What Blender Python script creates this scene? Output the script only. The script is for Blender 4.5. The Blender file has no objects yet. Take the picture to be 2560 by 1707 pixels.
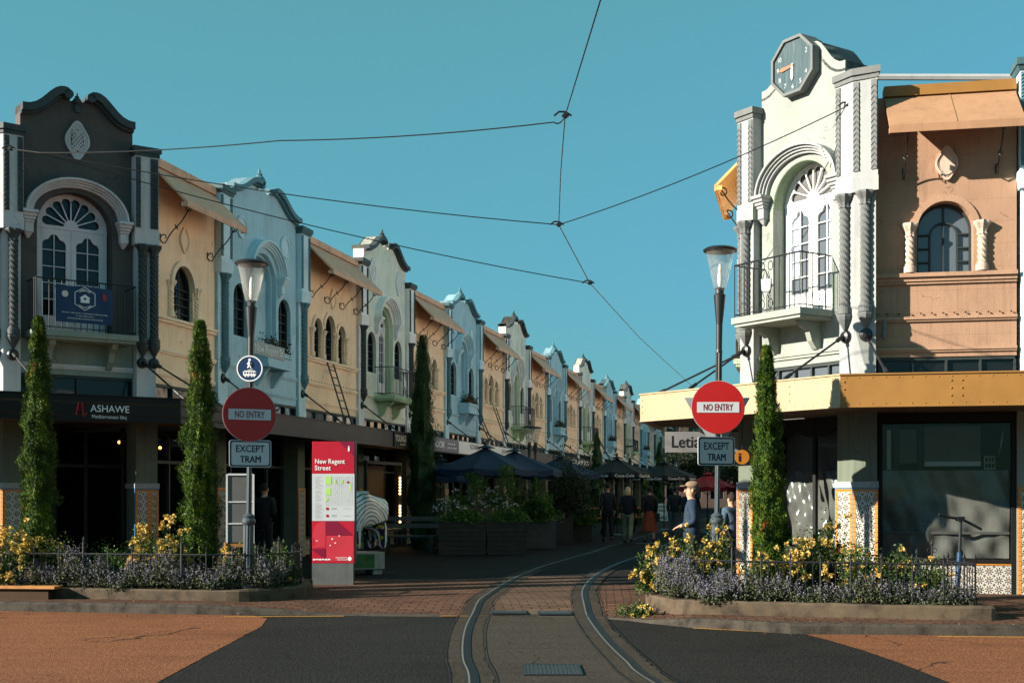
SKYTINT = (1.72, 1.98, .65); SKYK = (2., .9, .1); SKYST = .105; SUNST = 5.; EXPO = 1.28
import bpy, bmesh, math, random
import numpy as np
from mathutils import Vector, Matrix
from mathutils.geometry import tessellate_polygon
random.seed(7); np.random.seed(7)
R = math.radians; PI = math.pi
SC = bpy.context.scene; COL = SC.collection
F = 3060.0; HV = 1230.0; EY = 1.65                      # focal length in photo pixels, horizon row, eye height
TH = math.atan(740 / F)                                 # bearing of the street

def G(u, v, z=0.0):
    y = (EY - z) * F / (v - HV); return ((u - 1280) / F * y, y)

# ------------------------------------------------------------------ objects
def tag(o, label=None, cat=None, group=None, kind=None):
    if label: o['label'] = label
    if cat: o['category'] = cat
    if group: o['group'] = group
    if kind: o['kind'] = kind
    return o
def empty(name, loc=(0, 0, 0), rz=0.0, label=None, cat=None, group=None):
    o = bpy.data.objects.new(name, None); COL.objects.link(o)
    o.location = loc; o.rotation_euler = (0, 0, rz); o.empty_display_size = .2
    return tag(o, label, cat, group)
KIDS = {}
def adopt(o, parent):
    if parent is not None:
        o.parent = parent; KIDS.setdefault(parent.name, []).append(o)
def copy_tree(o, parent=None, loc=None, rz=None, label=None, group=None):
    c = o.copy(); COL.objects.link(c); adopt(c, parent)
    if loc is not None: c.location = loc
    if rz is not None: c.rotation_euler = (0, 0, rz)
    if label: c['label'] = label
    if group: c['group'] = group
    for ch in list(KIDS.get(o.name, [])): copy_tree(ch, c)
    return c

class MB:
    def __init__(s): s.v = []; s.f = []; s.M = None
    def add(s, vs, fs):
        b = len(s.v)
        if s.M is not None: vs = [tuple(s.M @ Vector(p)) for p in vs]
        s.v.extend(vs); s.f.extend([tuple(i + b for i in f) for f in fs]); return s
    def box(s, x0, x1, y0, y1, z0, z1):
        return s.add([(x0,y0,z0),(x1,y0,z0),(x1,y1,z0),(x0,y1,z0),(x0,y0,z1),(x1,y0,z1),(x1,y1,z1),(x0,y1,z1)],
            [(0,3,2,1),(4,5,6,7),(0,1,5,4),(1,2,6,5),(2,3,7,6),(3,0,4,7)])
    def frus(s, b, t, z0, z1):                           # b,t = (x0,x1,y0,y1)
        return s.add([(b[0],b[2],z0),(b[1],b[2],z0),(b[1],b[3],z0),(b[0],b[3],z0),(t[0],t[2],z1),(t[1],t[2],z1),(t[1],t[3],z1),(t[0],t[3],z1)],
            [(0,3,2,1),(4,5,6,7),(0,1,5,4),(1,2,6,5),(2,3,7,6),(3,0,4,7)])
    def plan(s, poly, z0, z1):                           # vertical prism over a plan polygon (any outline)
        n = len(poly); vs = [(x,y,z0) for x,y in poly] + [(x,y,z1) for x,y in poly]
        fs = [(i,(i+1)%n,n+(i+1)%n,n+i) for i in range(n)]
        for t in tessellate_polygon([[Vector((x,y,0)) for x,y in poly]]):
            fs += [tuple(t), tuple(n+i for i in t)]
        return s.add(vs, fs)
    def wall(s, outer, holes=(), y0=0., y1=.3, back=True):  # outlines in XZ, front at y0, back at y1
        loops = [outer] + list(holes); tri = tessellate_polygon([[Vector((x,z,0)) for x,z in l] for l in loops])
        flat = [p for l in loops for p in l]; n = len(flat)
        vs = [(x,y0,z) for x,z in flat] + [(x,y1,z) for x,z in flat]
        fs = [tuple(t) for t in tri] + ([tuple(n+i for i in t) for t in tri] if back else [])
        k = 0
        for l in loops:
            m = len(l)
            for i in range(m): fs.append((k+i, k+(i+1)%m, n+k+(i+1)%m, n+k+i))
            k += m
        return s.add(vs, fs)
    def band(s, a, b, y0, y1, closed=False):             # ribbon between two outlines in XZ, front at y0
        n = len(a); vs = []
        for (p, q) in zip(a, b): vs += [(p[0],y0,p[1]),(q[0],y0,q[1]),(q[0],y1,q[1]),(p[0],y1,p[1])]
        fs = []
        for i in range(n if closed else n-1):
            j = (i+1) % n
            for k in range(4): fs.append((4*i+k, 4*i+(k+1)%4, 4*j+(k+1)%4, 4*j+k))
        if not closed: fs += [(0,3,2,1), (4*n-4,4*n-3,4*n-2,4*n-1)]
        return s.add(vs, fs)
    def lathe(s, prof, c=(0,0,0), n=16, k=0, amp=0., twist=0., axis='z'):
        vs = []; m = len(prof)
        for (r, z) in prof:
            for i in range(n):
                t = 2*PI*i/n; rr = r*(1 + (amp*math.cos(k*t + twist*z) if k else 0))
                p = (rr*math.cos(t), rr*math.sin(t), z)
                if axis == 'y': p = (p[0], -p[2], p[1])
                vs.append((c[0]+p[0], c[1]+p[1], c[2]+p[2]))
        fs = [(j*n+i, j*n+(i+1)%n, (j+1)*n+(i+1)%n, (j+1)*n+i) for j in range(m-1) for i in range(n)]
        fs += [tuple(range(n))[::-1], tuple((m-1)*n+i for i in range(n))]
        return s.add(vs, fs)
    def tube(s, pts, r, n=6, closed=False):
        pts = [Vector(p) for p in pts]; m = len(pts); vs = []
        for i, p in enumerate(pts):
            if closed: d = pts[(i+1)%m]-pts[i-1]
            else: d = pts[min(i+1,m-1)]-pts[max(i-1,0)]
            d = d.normalized() if d.length > 1e-9 else Vector((0,0,1))
            a = d.cross(Vector((0,0,1)))
            if a.length < .05: a = d.cross(Vector((1,0,0)))
            a.normalize(); b = d.cross(a); rr = r[i] if isinstance(r, (list, tuple)) else r
            for k in range(n):
                t = 2*PI*k/n; q = p + a*(rr*math.cos(t)) + b*(rr*math.sin(t)); vs.append(tuple(q))
        fs = [(i*n+k, i*n+(k+1)%n, ((i+1)%m)*n+(k+1)%n, ((i+1)%m)*n+k) for i in range(m if closed else m-1) for k in range(n)]
        if not closed: fs += [tuple(range(n)), tuple((m-1)*n+k for k in range(n))]
        return s.add(vs, fs)
    def ball(s, c, r, nu=12, nv=8):
        sx, sy, sz = (r if isinstance(r, tuple) else (r,r,r)); vs = []
        for j in range(1, nv):
            for i in range(nu):
                a = 2*PI*i/nu; b = PI*j/nv
                vs.append((c[0]+sx*math.sin(b)*math.cos(a), c[1]+sy*math.sin(b)*math.sin(a), c[2]+sz*math.cos(b)))
        t = len(vs); vs += [(c[0],c[1],c[2]+sz),(c[0],c[1],c[2]-sz)]
        fs = [(j*nu+i, j*nu+(i+1)%nu, (j+1)*nu+(i+1)%nu, (j+1)*nu+i) for j in range(nv-2) for i in range(nu)]
        fs += [(i,(i+1)%nu,t) for i in range(nu)] + [((nv-2)*nu+i,(nv-2)*nu+(i+1)%nu,t+1) for i in range(nu)]
        return s.add(vs, fs)
    def build(s, name, mat, parent=None, loc=None, rz=0., smooth=False, bevel=0.):
        me = bpy.data.meshes.new(name); me.from_pydata(s.v, [], s.f); me.materials.append(mat)
        bm = bmesh.new(); bm.from_mesh(me); bmesh.ops.recalc_face_normals(bm, faces=bm.faces); 
        if bevel:
            ed = [e for e in bm.edges if len(e.link_faces) == 2 and e.calc_face_angle(0) > .6]
            bmesh.ops.bevel(bm, geom=ed, offset=bevel, segments=1, affect='EDGES', clamp_overlap=True)
        bm.to_mesh(me); bm.free()
        if smooth:
            me.polygons.foreach_set('use_smooth', [True]*len(me.polygons))
        o = bpy.data.objects.new(name, me); COL.objects.link(o); adopt(o, parent)
        if loc is not None: o.location = loc
        if rz: o.rotation_euler = (0,0,rz)
        return o

def raw_mesh(name, verts, faces, mat, parent=None, loc=None):
    me = bpy.data.meshes.new(name); me.from_pydata(verts, [], faces); me.materials.append(mat)
    o = bpy.data.objects.new(name, me); COL.objects.link(o); adopt(o, parent)
    if loc is not None: o.location = loc
    return o

TXT = {}
def text_geo(st, bold=0.):
    key = (st, bold)
    if key not in TXT:
        cu = bpy.data.curves.new('t', 'FONT'); cu.body = st; cu.size = 1.; cu.align_x = 'CENTER'; cu.extrude = .01
        cu.offset = bold; cu.resolution_u = 3
        ob = bpy.data.objects.new('t', cu); COL.objects.link(ob)
        dg = bpy.context.evaluated_depsgraph_get(); me = bpy.data.meshes.new_from_object(ob.evaluated_get(dg))
        v = [tuple(p.co) for p in me.vertices]; f = [tuple(p.vertices) for p in me.polygons]
        xs = [p[0] for p in v] or [0]
        TXT[key] = (v, f, min(xs), max(xs))
        bpy.data.objects.remove(ob); bpy.data.curves.remove(cu); bpy.data.meshes.remove(me)
    return TXT[key]
def text(mb, st, x, z, w, h, y=0., bold=0., xf=None):
    """letters centred on x, baseline z, total width w, cap height h, lying on the plane y (facing -Y)"""
    v, f, a, b = text_geo(st, bold); sx = w/(b-a); sz = h/.70; cx = (a+b)/2
    vs = [(x+(p[0]-cx)*sx, y-.0016+(-.0006 if p[2] > 0 else .0006), z+p[1]*sz) for p in v]
    if xf: vs = [xf(p) for p in vs]
    mb.add(vs, f); return mb

# ------------------------------------------------------------------ materials
def newmat(name):
    m = bpy.data.materials.new(name); m.use_nodes = True; nt = m.node_tree
    return m, nt, nt.nodes, nt.links, nt.nodes['Principled BSDF']
def coords(N, L, mode='Object', scale=1., rot=0.):
    tc = N.new('ShaderNodeTexCoord'); mp = N.new('ShaderNodeMapping')
    s = scale if isinstance(scale, tuple) else (scale,)*3
    mp.inputs['Scale'].default_value = s; mp.inputs['Rotation'].default_value = (0,0,rot)
    if mode == 'World':
        g = N.new('ShaderNodeNewGeometry'); L.new(g.outputs['Position'], mp.inputs['Vector'])
    else: L.new(tc.outputs[mode], mp.inputs['Vector'])
    return mp.outputs['Vector']
def noise(N, L, vec, sc, det=4., rough=.6):
    n = N.new('ShaderNodeTexNoise'); n.inputs['Scale'].default_value = sc; n.inputs['Detail'].default_value = det
    n.inputs['Roughness'].default_value = rough; L.new(vec, n.inputs['Vector']); return n.outputs['Fac']
def ramp(N, L, fac, stops):
    r = N.new('ShaderNodeValToRGB'); e = r.color_ramp.elements
    while len(e) < len(stops): e.new(.5)
    for i, (p, c) in enumerate(stops): e[i].position = p; e[i].color = (*c, 1) if len(c) == 3 else c
    L.new(fac, r.inputs['Fac']); return r.outputs['Color']
def mix(N, L, fac, a, b, typ='MIX'):
    m = N.new('ShaderNodeMix'); m.data_type = 'RGBA'; m.blend_type = typ
    for sock, val in ((m.inputs[0], fac), (m.inputs[6], a), (m.inputs[7], b)):
        if isinstance(val, (int, float)): sock.default_value = val
        elif isinstance(val, tuple): sock.default_value = (*val, 1)
        else: L.new(val, sock)
    return m.outputs[2]
def mth(N, L, op, a, b=None, c=None):
    m = N.new('ShaderNodeMath'); m.operation = op
    for i, v in enumerate((a, b, c)):
        if v is None: continue
        if isinstance(v, (int, float)): m.inputs[i].default_value = v
        else: L.new(v, m.inputs[i])
    return m.outputs[0]
def bump(N, L, B, h, st, dist=.01):
    b = N.new('ShaderNodeBump'); b.inputs['Strength'].default_value = st; b.inputs['Distance'].default_value = dist
    L.new(h, b.inputs['Height']); L.new(b.outputs['Normal'], B.inputs['Normal'])
def sc3(c, k): return tuple(min(1., x*k) for x in c)
def paint(name, col, rough=.75, var=.16, dirt=.0, bmp=.25, sc=2.2, spec=.3, dirtcol=(.07,.065,.05), fine=60):
    """painted plaster, metal or wood: two scales of variation, streaks of grime, a fine bump"""
    m, nt, N, L, B = newmat(name)
    v = coords(N, L, 'Object'); n1 = noise(N, L, v, sc, 6)
    c = ramp(N, L, n1, [(.25, sc3(col, 1-var)), (.5, col), (.8, sc3(col, 1+var*.6))])
    if dirt:
        v2 = coords(N, L, 'Object', (7., 7., .7)); n2 = noise(N, L, v2, 1.0, 7, .7)
        k = N.new('ShaderNodeMapRange'); k.inputs['From Min'].default_value = .52; k.inputs['From Max'].default_value = .78
        k.inputs['To Max'].default_value = dirt; L.new(n2, k.inputs['Value']); c = mix(N, L, k.outputs[0], c, dirtcol)
    L.new(c, B.inputs['Base Color']); B.inputs['Roughness'].default_value = rough; B.inputs['Specular IOR Level'].default_value = spec
    if bmp: bump(N, L, B, noise(N, L, v, fine, 4), bmp, .006)
    return m
def sag(m):
    nt = m.node_tree; N, L = nt.nodes, nt.links; B = N['Principled BSDF']; bump(N, L, B, noise(N, L, coords(N, L, 'Object', (1., 1.6, 1.)), 1.3, 2, .5), .3, .07); return m
def stucco(name, col, dirt=.35, joints=False, mould=None):
    m, nt, N, L, B = newmat(name)
    v = coords(N, L, 'Object'); n1 = noise(N, L, v, 1.3, 8, .65)
    c = ramp(N, L, n1, [(.28, sc3(col, .82)), (.5, col), (.75, sc3(col, 1.08))])
    v2 = coords(N, L, 'Object', (6., 6., .5)); n2 = noise(N, L, v2, 1.5, 8, .75)
    k = N.new('ShaderNodeMapRange'); k.inputs['From Min'].default_value = .50; k.inputs['From Max'].default_value = .72
    k.inputs['To Max'].default_value = dirt; L.new(n2, k.inputs['Value'])
    c = mix(N, L, k.outputs[0], c, mould or sc3(col, .45))
    h = noise(N, L, v, 45, 5)
    nd = N.new('ShaderNodeTexNoise'); nd.inputs['Scale'].default_value = 2.4; nd.inputs['Detail'].default_value = 5; L.new(v, nd.inputs['Vector'])
    va = N.new('ShaderNodeVectorMath'); va.operation = 'MULTIPLY_ADD'; L.new(nd.outputs['Color'], va.inputs[0]); va.inputs[1].default_value = (.8,.8,.8); L.new(v, va.inputs[2])
    ve = N.new('ShaderNodeTexVoronoi'); ve.feature = 'DISTANCE_TO_EDGE'; ve.inputs['Scale'].default_value = .9; L.new(va.outputs[0], ve.inputs['Vector'])
    c = mix(N, L, mth(N, L, 'MULTIPLY', mth(N, L, 'MULTIPLY', mth(N, L, 'LESS_THAN', ve.outputs['Distance'], .006), mth(N, L, 'GREATER_THAN', noise(N, L, v, 1.1, 2), .54)), .5), c, sc3(col, .35))
    pk = mth(N, L, 'MULTIPLY', mth(N, L, 'GREATER_THAN', noise(N, L, v, .9, 3), .57), .12); c = mix(N, L, pk, c, sc3(col, .6))
    if joints:
        br = N.new('ShaderNodeTexBrick'); mp = coords(N, L, 'Object')
        sx = N.new('ShaderNodeSeparateXYZ'); L.new(mp, sx.inputs[0]); cx = N.new('ShaderNodeCombineXYZ')
        wob = mth(N, L, 'MULTIPLY', noise(N, L, v, 3., 2), .03)
        L.new(mth(N, L, 'ADD', sx.outputs[0], wob), cx.inputs[0]); L.new(mth(N, L, 'ADD', sx.outputs[2], wob), cx.inputs[1]); L.new(cx.outputs[0], br.inputs['Vector'])
        br.inputs['Scale'].default_value = 1.; br.inputs['Brick Width'].default_value = .86; br.inputs['Row Height'].default_value = .335
        br.inputs['Mortar Size'].default_value = .0028; br.inputs['Mortar Smooth'].default_value = .3
        br.inputs['Color1'].default_value = (1,1,1,1); br.inputs['Color2'].default_value = (.96,.95,.94,1); br.inputs['Mortar'].default_value = (.72,.68,.64,1)
        c = mix(N, L, 1., c, br.outputs['Color'], 'MULTIPLY')
    L.new(c, B.inputs['Base Color']); B.inputs['Roughness'].default_value = .85; B.inputs['Specular IOR Level'].default_value = .2
    bump(N, L, B, h, .35, .012); return m
def glassy(name, col, rough=.06, spec=.8, wob=.15):
    m, nt, N, L, B = newmat(name)
    B.inputs['Base Color'].default_value = (*col, 1); B.inputs['Roughness'].default_value = rough; B.inputs['Specular IOR Level'].default_value = spec
    if wob:
        v = coords(N, L, 'Object'); bump(N, L, B, noise(N, L, v, 2.5, 2), wob, .03)
    return m
def clear_glass(name, tint=(.9,.95,.95), white=0., ior=1.5, base=.06):
    m, nt, N, L, B = newmat(name)
    T = N.new('ShaderNodeBsdfTransparent'); T.inputs[0].default_value = (*tint, 1)
    Gl = N.new('ShaderNodeBsdfGlossy'); Gl.inputs['Roughness'].default_value = .04
    fr = N.new('ShaderNodeFresnel'); fr.inputs[0].default_value = ior
    mx = N.new('ShaderNodeMixShader'); ge = N.new('ShaderNodeNewGeometry'); L.new(mth(N, L, 'MULTIPLY', mth(N, L, 'ADD', fr.outputs[0], base), mth(N, L, 'SUBTRACT', 1., ge.outputs['Backfacing'])), mx.inputs[0]); L.new(T.outputs[0], mx.inputs[1]); L.new(Gl.outputs[0], mx.inputs[2])
    out = mx.outputs[0]
    if white:
        D = N.new('ShaderNodeBsdfTranslucent'); D.inputs[0].default_value = (.85,.85,.83,1); D2 = N.new('ShaderNodeBsdfDiffuse'); D2.inputs[0].default_value = (.85,.85,.83,1)
        md = N.new('ShaderNodeMixShader'); L.new(D.outputs[0], md.inputs[1]); L.new(D2.outputs[0], md.inputs[2])
        m2 = N.new('ShaderNodeMixShader'); m2.inputs[0].default_value = white; L.new(out, m2.inputs[1]); L.new(md.outputs[0], m2.inputs[2]); out = m2.outputs[0]
    L.new(out, N['Material Output'].inputs[0]); return m
def emis(name, col, st):
    m, nt, N, L, B = newmat(name); B.inputs['Base Color'].default_value = (*col, 1)
    B.inputs['Emission Color'].default_value = (*col, 1); B.inputs['Emission Strength'].default_value = st; return m
def leafmat(name, cols, sc=3., rough=.6, patch=None):
    m, nt, N, L, B = newmat(name); v = coords(N, L, 'World'); n = noise(N, L, v, sc, 5, .7); n2 = noise(N, L, v, 40., 2)
    f = mth(N, L, 'ADD', mth(N, L, 'MULTIPLY', n, .6), mth(N, L, 'MULTIPLY', n2, .4))
    k = len(cols); c = ramp(N, L, f, [(.36+.28*i/(k-1), cc) for i, cc in enumerate(cols)])
    if patch:
        n3 = noise(N, L, coords(N, L, 'World', (1,1,.6)), 2.2, 3); kk = N.new('ShaderNodeMapRange')
        kk.inputs['From Min'].default_value = .655; kk.inputs['From Max'].default_value = .70; L.new(n3, kk.inputs['Value']); c = mix(N, L, kk.outputs[0], c, patch)
    L.new(c, B.inputs['Base Color']); B.inputs['Roughness'].default_value = rough
    B.inputs['Specular IOR Level'].default_value = .25
    T = N.new('ShaderNodeBsdfTranslucent'); L.new(c, T.inputs[0]); mx = N.new('ShaderNodeMixShader'); mx.inputs[0].default_value = .12
    L.new(B.outputs[0], mx.inputs[1]); L.new(T.outputs[0], mx.inputs[2]); L.new(mx.outputs[0], N['Material Output'].inputs[0])
    return m
def tilemat(name, t=.135):
    """patterned glazed tiles: rosettes and diagonal leaves, near-black on white"""
    m, nt, N, L, B = newmat(name); v = coords(N, L, 'Object'); s = N.new('ShaderNodeSeparateXYZ'); L.new(v, s.inputs[0])
    hx = mth(N, L, 'ADD', s.outputs[0], s.outputs[1])
    def fr(o): return mth(N, L, 'SUBTRACT', mth(N, L, 'FRACT', mth(N, L, 'DIVIDE', o, t)), .5)
    x = fr(hx); z = fr(s.outputs[2]); ax = mth(N, L, 'ABSOLUTE', x); az = mth(N, L, 'ABSOLUTE', z)
    r = mth(N, L, 'SQRT', mth(N, L, 'ADD', mth(N, L, 'MULTIPLY', x, x), mth(N, L, 'MULTIPLY', z, z)))
    ring = mth(N, L, 'COMPARE', r, .17, .045); dot = mth(N, L, 'LESS_THAN', r, .07)
    ang = mth(N, L, 'ARCTAN2', x, z); pet = mth(N, L, 'SINE', mth(N, L, 'MULTIPLY', ang, 8.))
    leaf = mth(N, L, 'MULTIPLY', mth(N, L, 'COMPARE', r, .34, .10), mth(N, L, 'GREATER_THAN', pet, .1))
    cor = mth(N, L, 'GREATER_THAN', r, .58)
    blk = mth(N, L, 'MINIMUM', 1., mth(N, L, 'ADD', mth(N, L, 'ADD', ring, leaf), cor))
    c = mix(N, L, blk, (.50,.48,.43), (.012,.012,.02)); c = mix(N, L, dot, c, (.45,.2,.05))
    edge = mth(N, L, 'GREATER_THAN', mth(N, L, 'MAXIMUM', ax, az), .485); c = mix(N, L, edge, c, (.3,.28,.24))
    L.new(c, B.inputs['Base Color']); B.inputs['Roughness'].default_value = .25; return m
def orangetile(name):
    m, nt, N, L, B = newmat(name); v = coords(N, L, 'Object'); s = N.new('ShaderNodeSeparateXYZ'); L.new(v, s.inputs[0])
    z = mth(N, L, 'FRACT', mth(N, L, 'DIVIDE', s.outputs[2], .07)); e = mth(N, L, 'LESS_THAN', z, .12)
    L.new(mix(N, L, e, mix(N, L, noise(N, L, v, 12., 3), (.5,.17,.02), (.62,.26,.04)), (.18,.06,.02)), B.inputs['Base Color']); B.inputs['Roughness'].default_value = .3; return m
def asphalt(name, c1, c2, c3, bst=.6, sp=130., big=.5):
    m, nt, N, L, B = newmat(name); v = coords(N, L, 'World')
    n = mth(N, L, 'ADD', mth(N, L, 'MULTIPLY', noise(N, L, v, sp, 3, .8), .5), mth(N, L, 'MULTIPLY', noise(N, L, v, sp*.42, 3, .8), .5)); n2 = noise(N, L, v, big, 6, .7)
    vo = N.new('ShaderNodeTexVoronoi'); vo.inputs['Scale'].default_value = 85.; L.new(v, vo.inputs['Vector'])
    c = ramp(N, L, n, [(.41, c1), (.5, c2), (.59, c3)])
    c = mix(N, L, 1., c, ramp(N, L, n2, [(.3, (.72,.72,.72)), (.5, (1,1,1)), (.75, (1.0,.98,.95))]), 'MULTIPLY')
    v3 = coords(N, L, 'World', (.35, 3., 1.)); c = mix(N, L, .5, c, ramp(N, L, noise(N, L, v3, 1.3, 4), [(.35, (.7,.7,.7)), (.6, (1,1,1))]), 'MULTIPLY')
    nd = N.new('ShaderNodeTexNoise'); nd.inputs['Scale'].default_value = 1.7; nd.inputs['Detail'].default_value = 6; L.new(v, nd.inputs['Vector'])
    va = N.new('ShaderNodeVectorMath'); va.operation = 'MULTIPLY_ADD'; L.new(nd.outputs['Color'], va.inputs[0]); va.inputs[1].default_value = (.9,.9,0); L.new(v, va.inputs[2])
    ve = N.new('ShaderNodeTexVoronoi'); ve.feature = 'DISTANCE_TO_EDGE'; ve.inputs['Scale'].default_value = .42; L.new(va.outputs[0], ve.inputs['Vector'])
    ck = mth(N, L, 'MULTIPLY', mth(N, L, 'LESS_THAN', ve.outputs['Distance'], .0045), mth(N, L, 'GREATER_THAN', noise(N, L, v, .8, 2), .52))
    c = mix(N, L, mth(N, L, 'MULTIPLY', ck, .75), c, (.008,.008,.008))
    st = mth(N, L, 'GREATER_THAN', noise(N, L, v, 2.6, 4, .7), .70); c = mix(N, L, mth(N, L, 'MULTIPLY', st, .35), c, (.02,.018,.016))
    L.new(c, B.inputs['Base Color']); B.inputs['Roughness'].default_value = .8; B.inputs['Specular IOR Level'].default_value = .12
    bump(N, L, B, mth(N, L, 'ADD', n, mth(N, L, 'MULTIPLY', vo.outputs['Distance'], -.8)), bst, .012); return m
def pavers(name, c1, c2, mort, rot, w=.21, h=.105, ms=.006, off=.5):
    m, nt, N, L, B = newmat(name); v = coords(N, L, 'World', 1., rot)
    wob = N.new('ShaderNodeTexNoise'); wob.inputs['Scale'].default_value = 2.; L.new(v, wob.inputs['Vector'])
    va = N.new('ShaderNodeVectorMath'); va.operation = 'MULTIPLY_ADD'; L.new(wob.outputs['Color'], va.inputs[0]); va.inputs[1].default_value = (.03,.03,0); L.new(v, va.inputs[2])
    br = N.new('ShaderNodeTexBrick'); L.new(va.outputs[0], br.inputs['Vector']); br.inputs['Scale'].default_value = 1.
    br.inputs['Brick Width'].default_value = w; br.inputs['Row Height'].default_value = h; br.inputs['Mortar Size'].default_value = ms; br.inputs['Mortar Smooth'].default_value = .2
    br.offset = off
    br.inputs['Color1'].default_value = (*c1,1); br.inputs['Color2'].default_value = (*c2,1); br.inputs['Mortar'].default_value = (*mort,1)
    n = noise(N, L, v, 1.2, 7, .7); c = mix(N, L, 1., br.outputs['Color'], ramp(N, L, n, [(.3, (.6,.6,.62)), (.55, (1,1,1)), (.8, (1.,.95,.9))]), 'MULTIPLY')
    L.new(c, B.inputs['Base Color']); B.inputs['Roughness'].default_value = .88; B.inputs['Specular IOR Level'].default_value = .12
    h2 = mth(N, L, 'SUBTRACT', mth(N, L, 'MULTIPLY', noise(N, L, v, 60., 4), .25), br.outputs['Fac']); bump(N, L, B, h2, .7, .01); return m

M = {}
M['blue'] = stucco('blue plaster', (.40,.60,.70), .55); M['bluepier'] = stucco('pale blue plaster', (.58,.76,.84), .35)
M['cream'] = stucco('cream plaster', (1.,.71,.48), .5); M['creamtrim'] = stucco('cream moulding', (.98,.74,.54), .2)
M['mint'] = stucco('mint plaster', (.76,.75,.66), .55, mould=(.34,.50,.24)); M['mintpier'] = stucco('pale mint plaster', (.82,.80,.82), .25, mould=(.3,.45,.25))
M['palegreen'] = stucco('green reveal plaster', (.44,.58,.38), .3)
M['white'] = stucco('white plaster', (.285,.31,.285), .6, mould=(.34,.4,.22)); M['whitepier'] = stucco('white pier plaster', (.305,.32,.325), .5, mould=(.42,.45,.33))
M['slate'] = stucco('dark grey plaster', (.095,.082,.078), .3); M['mashpier'] = stucco('grey green pier plaster', (.58,.54,.56), .5, mould=(.22,.34,.2))
M['mashlow'] = stucco('grey green plaster', (.24,.27,.24), .6, mould=(.1,.2,.08))
M['shoppier'] = stucco('dark green shop pier plaster', (.13,.155,.12), .5); M['terra'] = stucco('terracotta plaster', (.375,.23,.152), .5, joints=True); M['terratrim'] = stucco('terracotta moulding', (.40,.25,.165), .4); M['terrapale'] = stucco('pale pink plaster', (.56,.43,.35), .2)
M['teal'] = paint('dark teal paint', (.05,.115,.135), .6, dirt=.3, dirtcol=(.2,.2,.17)); M['tealm'] = paint('mid teal paint', (.09,.2,.24), .6)
M['gunmetal'] = paint('charcoal grey paint', (.045,.055,.06), .55, dirt=.3, dirtcol=(.15,.15,.12)); M['greystone'] = paint('grey stone paint', (.14,.15,.15), .7, dirt=.5)
M['black'] = paint('black iron paint', (.012,.013,.015), .4, spec=.5, bmp=.1); M['blackmatte'] = paint('black board', (.006,.006,.007), .6, bmp=.05)
M['wdoor'] = paint('white door paint', (.72,.64,.68), .5, dirt=.3, bmp=.1); M['white_clean'] = paint('white enamel', (.8,.8,.78), .4, var=.04, bmp=.05)
M['darkframe'] = paint('dark window frame', (.03,.04,.04), .5, bmp=.1)
M['awn'] = paint('tan awning sheet', (.70,.39,.25), .6, dirt=.65, dirtcol=(.16,.12,.08)); M['awnr'] = paint('weathered tan awning', (.37,.205,.115), .7, dirt=.5, dirtcol=(.12,.08,.05)); M['awny'] = paint('yellow awning sheet', (.72,.46,.16), .6, dirt=.2); M['awnunder'] = paint('amber awning underside', (.55,.33,.10), .7)
M['ochre'] = paint('ochre steel', (.28,.14,.036), .5, dirt=.35, dirtcol=(.25,.14,.04)); M['creamsteel'] = paint('cream steel', (.39,.31,.185), .5, dirt=.35, dirtcol=(.3,.24,.12))
M['soffit'] = paint('weathered soffit boards', (.15,.11,.065), .8, dirt=.5, sc=5); M['fascia'] = paint('dark fascia steel', (.011,.012,.013), .5, dirt=.25, dirtcol=(.1,.08,.06)); M['rust'] = paint('rusty brown fascia', (.13,.08,.05), .6, dirt=.6, dirtcol=(.03,.02,.02))
M['glass'] = glassy('window glass', (.008,.010,.012), .06, .35); M['glassgrey'] = glassy('grey reflecting glass', (.10,.12,.14), .1); M['curtain'] = paint('drawn curtain', (.55,.62,.7), .9)
M['clear'] = clear_glass('clear glass', ior=1.35, base=.01); M['lampglass'] = clear_glass('lamp glass', (.93,.93,.9), .16, base=.10)
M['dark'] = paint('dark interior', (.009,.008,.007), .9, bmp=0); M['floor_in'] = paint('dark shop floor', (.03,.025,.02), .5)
M['tile'] = tilemat('patterned tiles'); M['orange'] = orangetile('orange border tiles'); M['bluetile'] = paint('blue tile edge', (.05,.16,.3), .3)
M['roof'] = paint('grey roofing', (.12,.12,.12), .8)
M['red'] = paint('red sign sheeting', (.40,.012,.012), .35, var=.05, bmp=.03, spec=.4); M['signwhite'] = paint('white sign sheeting', (.50,.53,.56), .4, var=.05, bmp=.03)
M['signred'] = paint('deep red lettering', (.22,.02,.02), .5, var=0., bmp=0); M['ink'] = paint('black lettering', (.012,.012,.014), .5, var=0., bmp=0); M['inkwhite'] = paint('white lettering', (.8,.8,.8), .5, var=0., bmp=0)
M['navy'] = paint('navy sign sheeting', (.012,.035,.10), .4, var=.08, bmp=.03); M['steel'] = paint('galvanised steel', (.32,.34,.35), .35, dirt=.3, spec=.6); M['pinkred'] = paint('crimson panel', (.42,.015,.034), .3, var=.1, bmp=.03); M['maroon'] = paint('dark crimson print', (.2,.012,.04), .3, bmp=0)
M['crim2'] = paint('bright crimson print', (.5,.038,.06), .3, bmp=0); M['mapgreen'] = paint('map green print', (.35,.6,.15), .5, bmp=0); M['mapgrey'] = paint('map grey print', (.45,.5,.5), .5, bmp=0); M['ingrey'] = paint('grey print', (.3,.3,.3), .5, bmp=0)
M['wood'] = paint('weathered planter boards', (.035,.034,.03), .8, var=.35, sc=6, dirt=.4); M['woodw'] = paint('warm timber', (.42,.19,.06), .6, var=.3, sc=8); M['woodb'] = paint('grey bench timber', (.055,.065,.07), .7, var=.3, sc=6)
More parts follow.
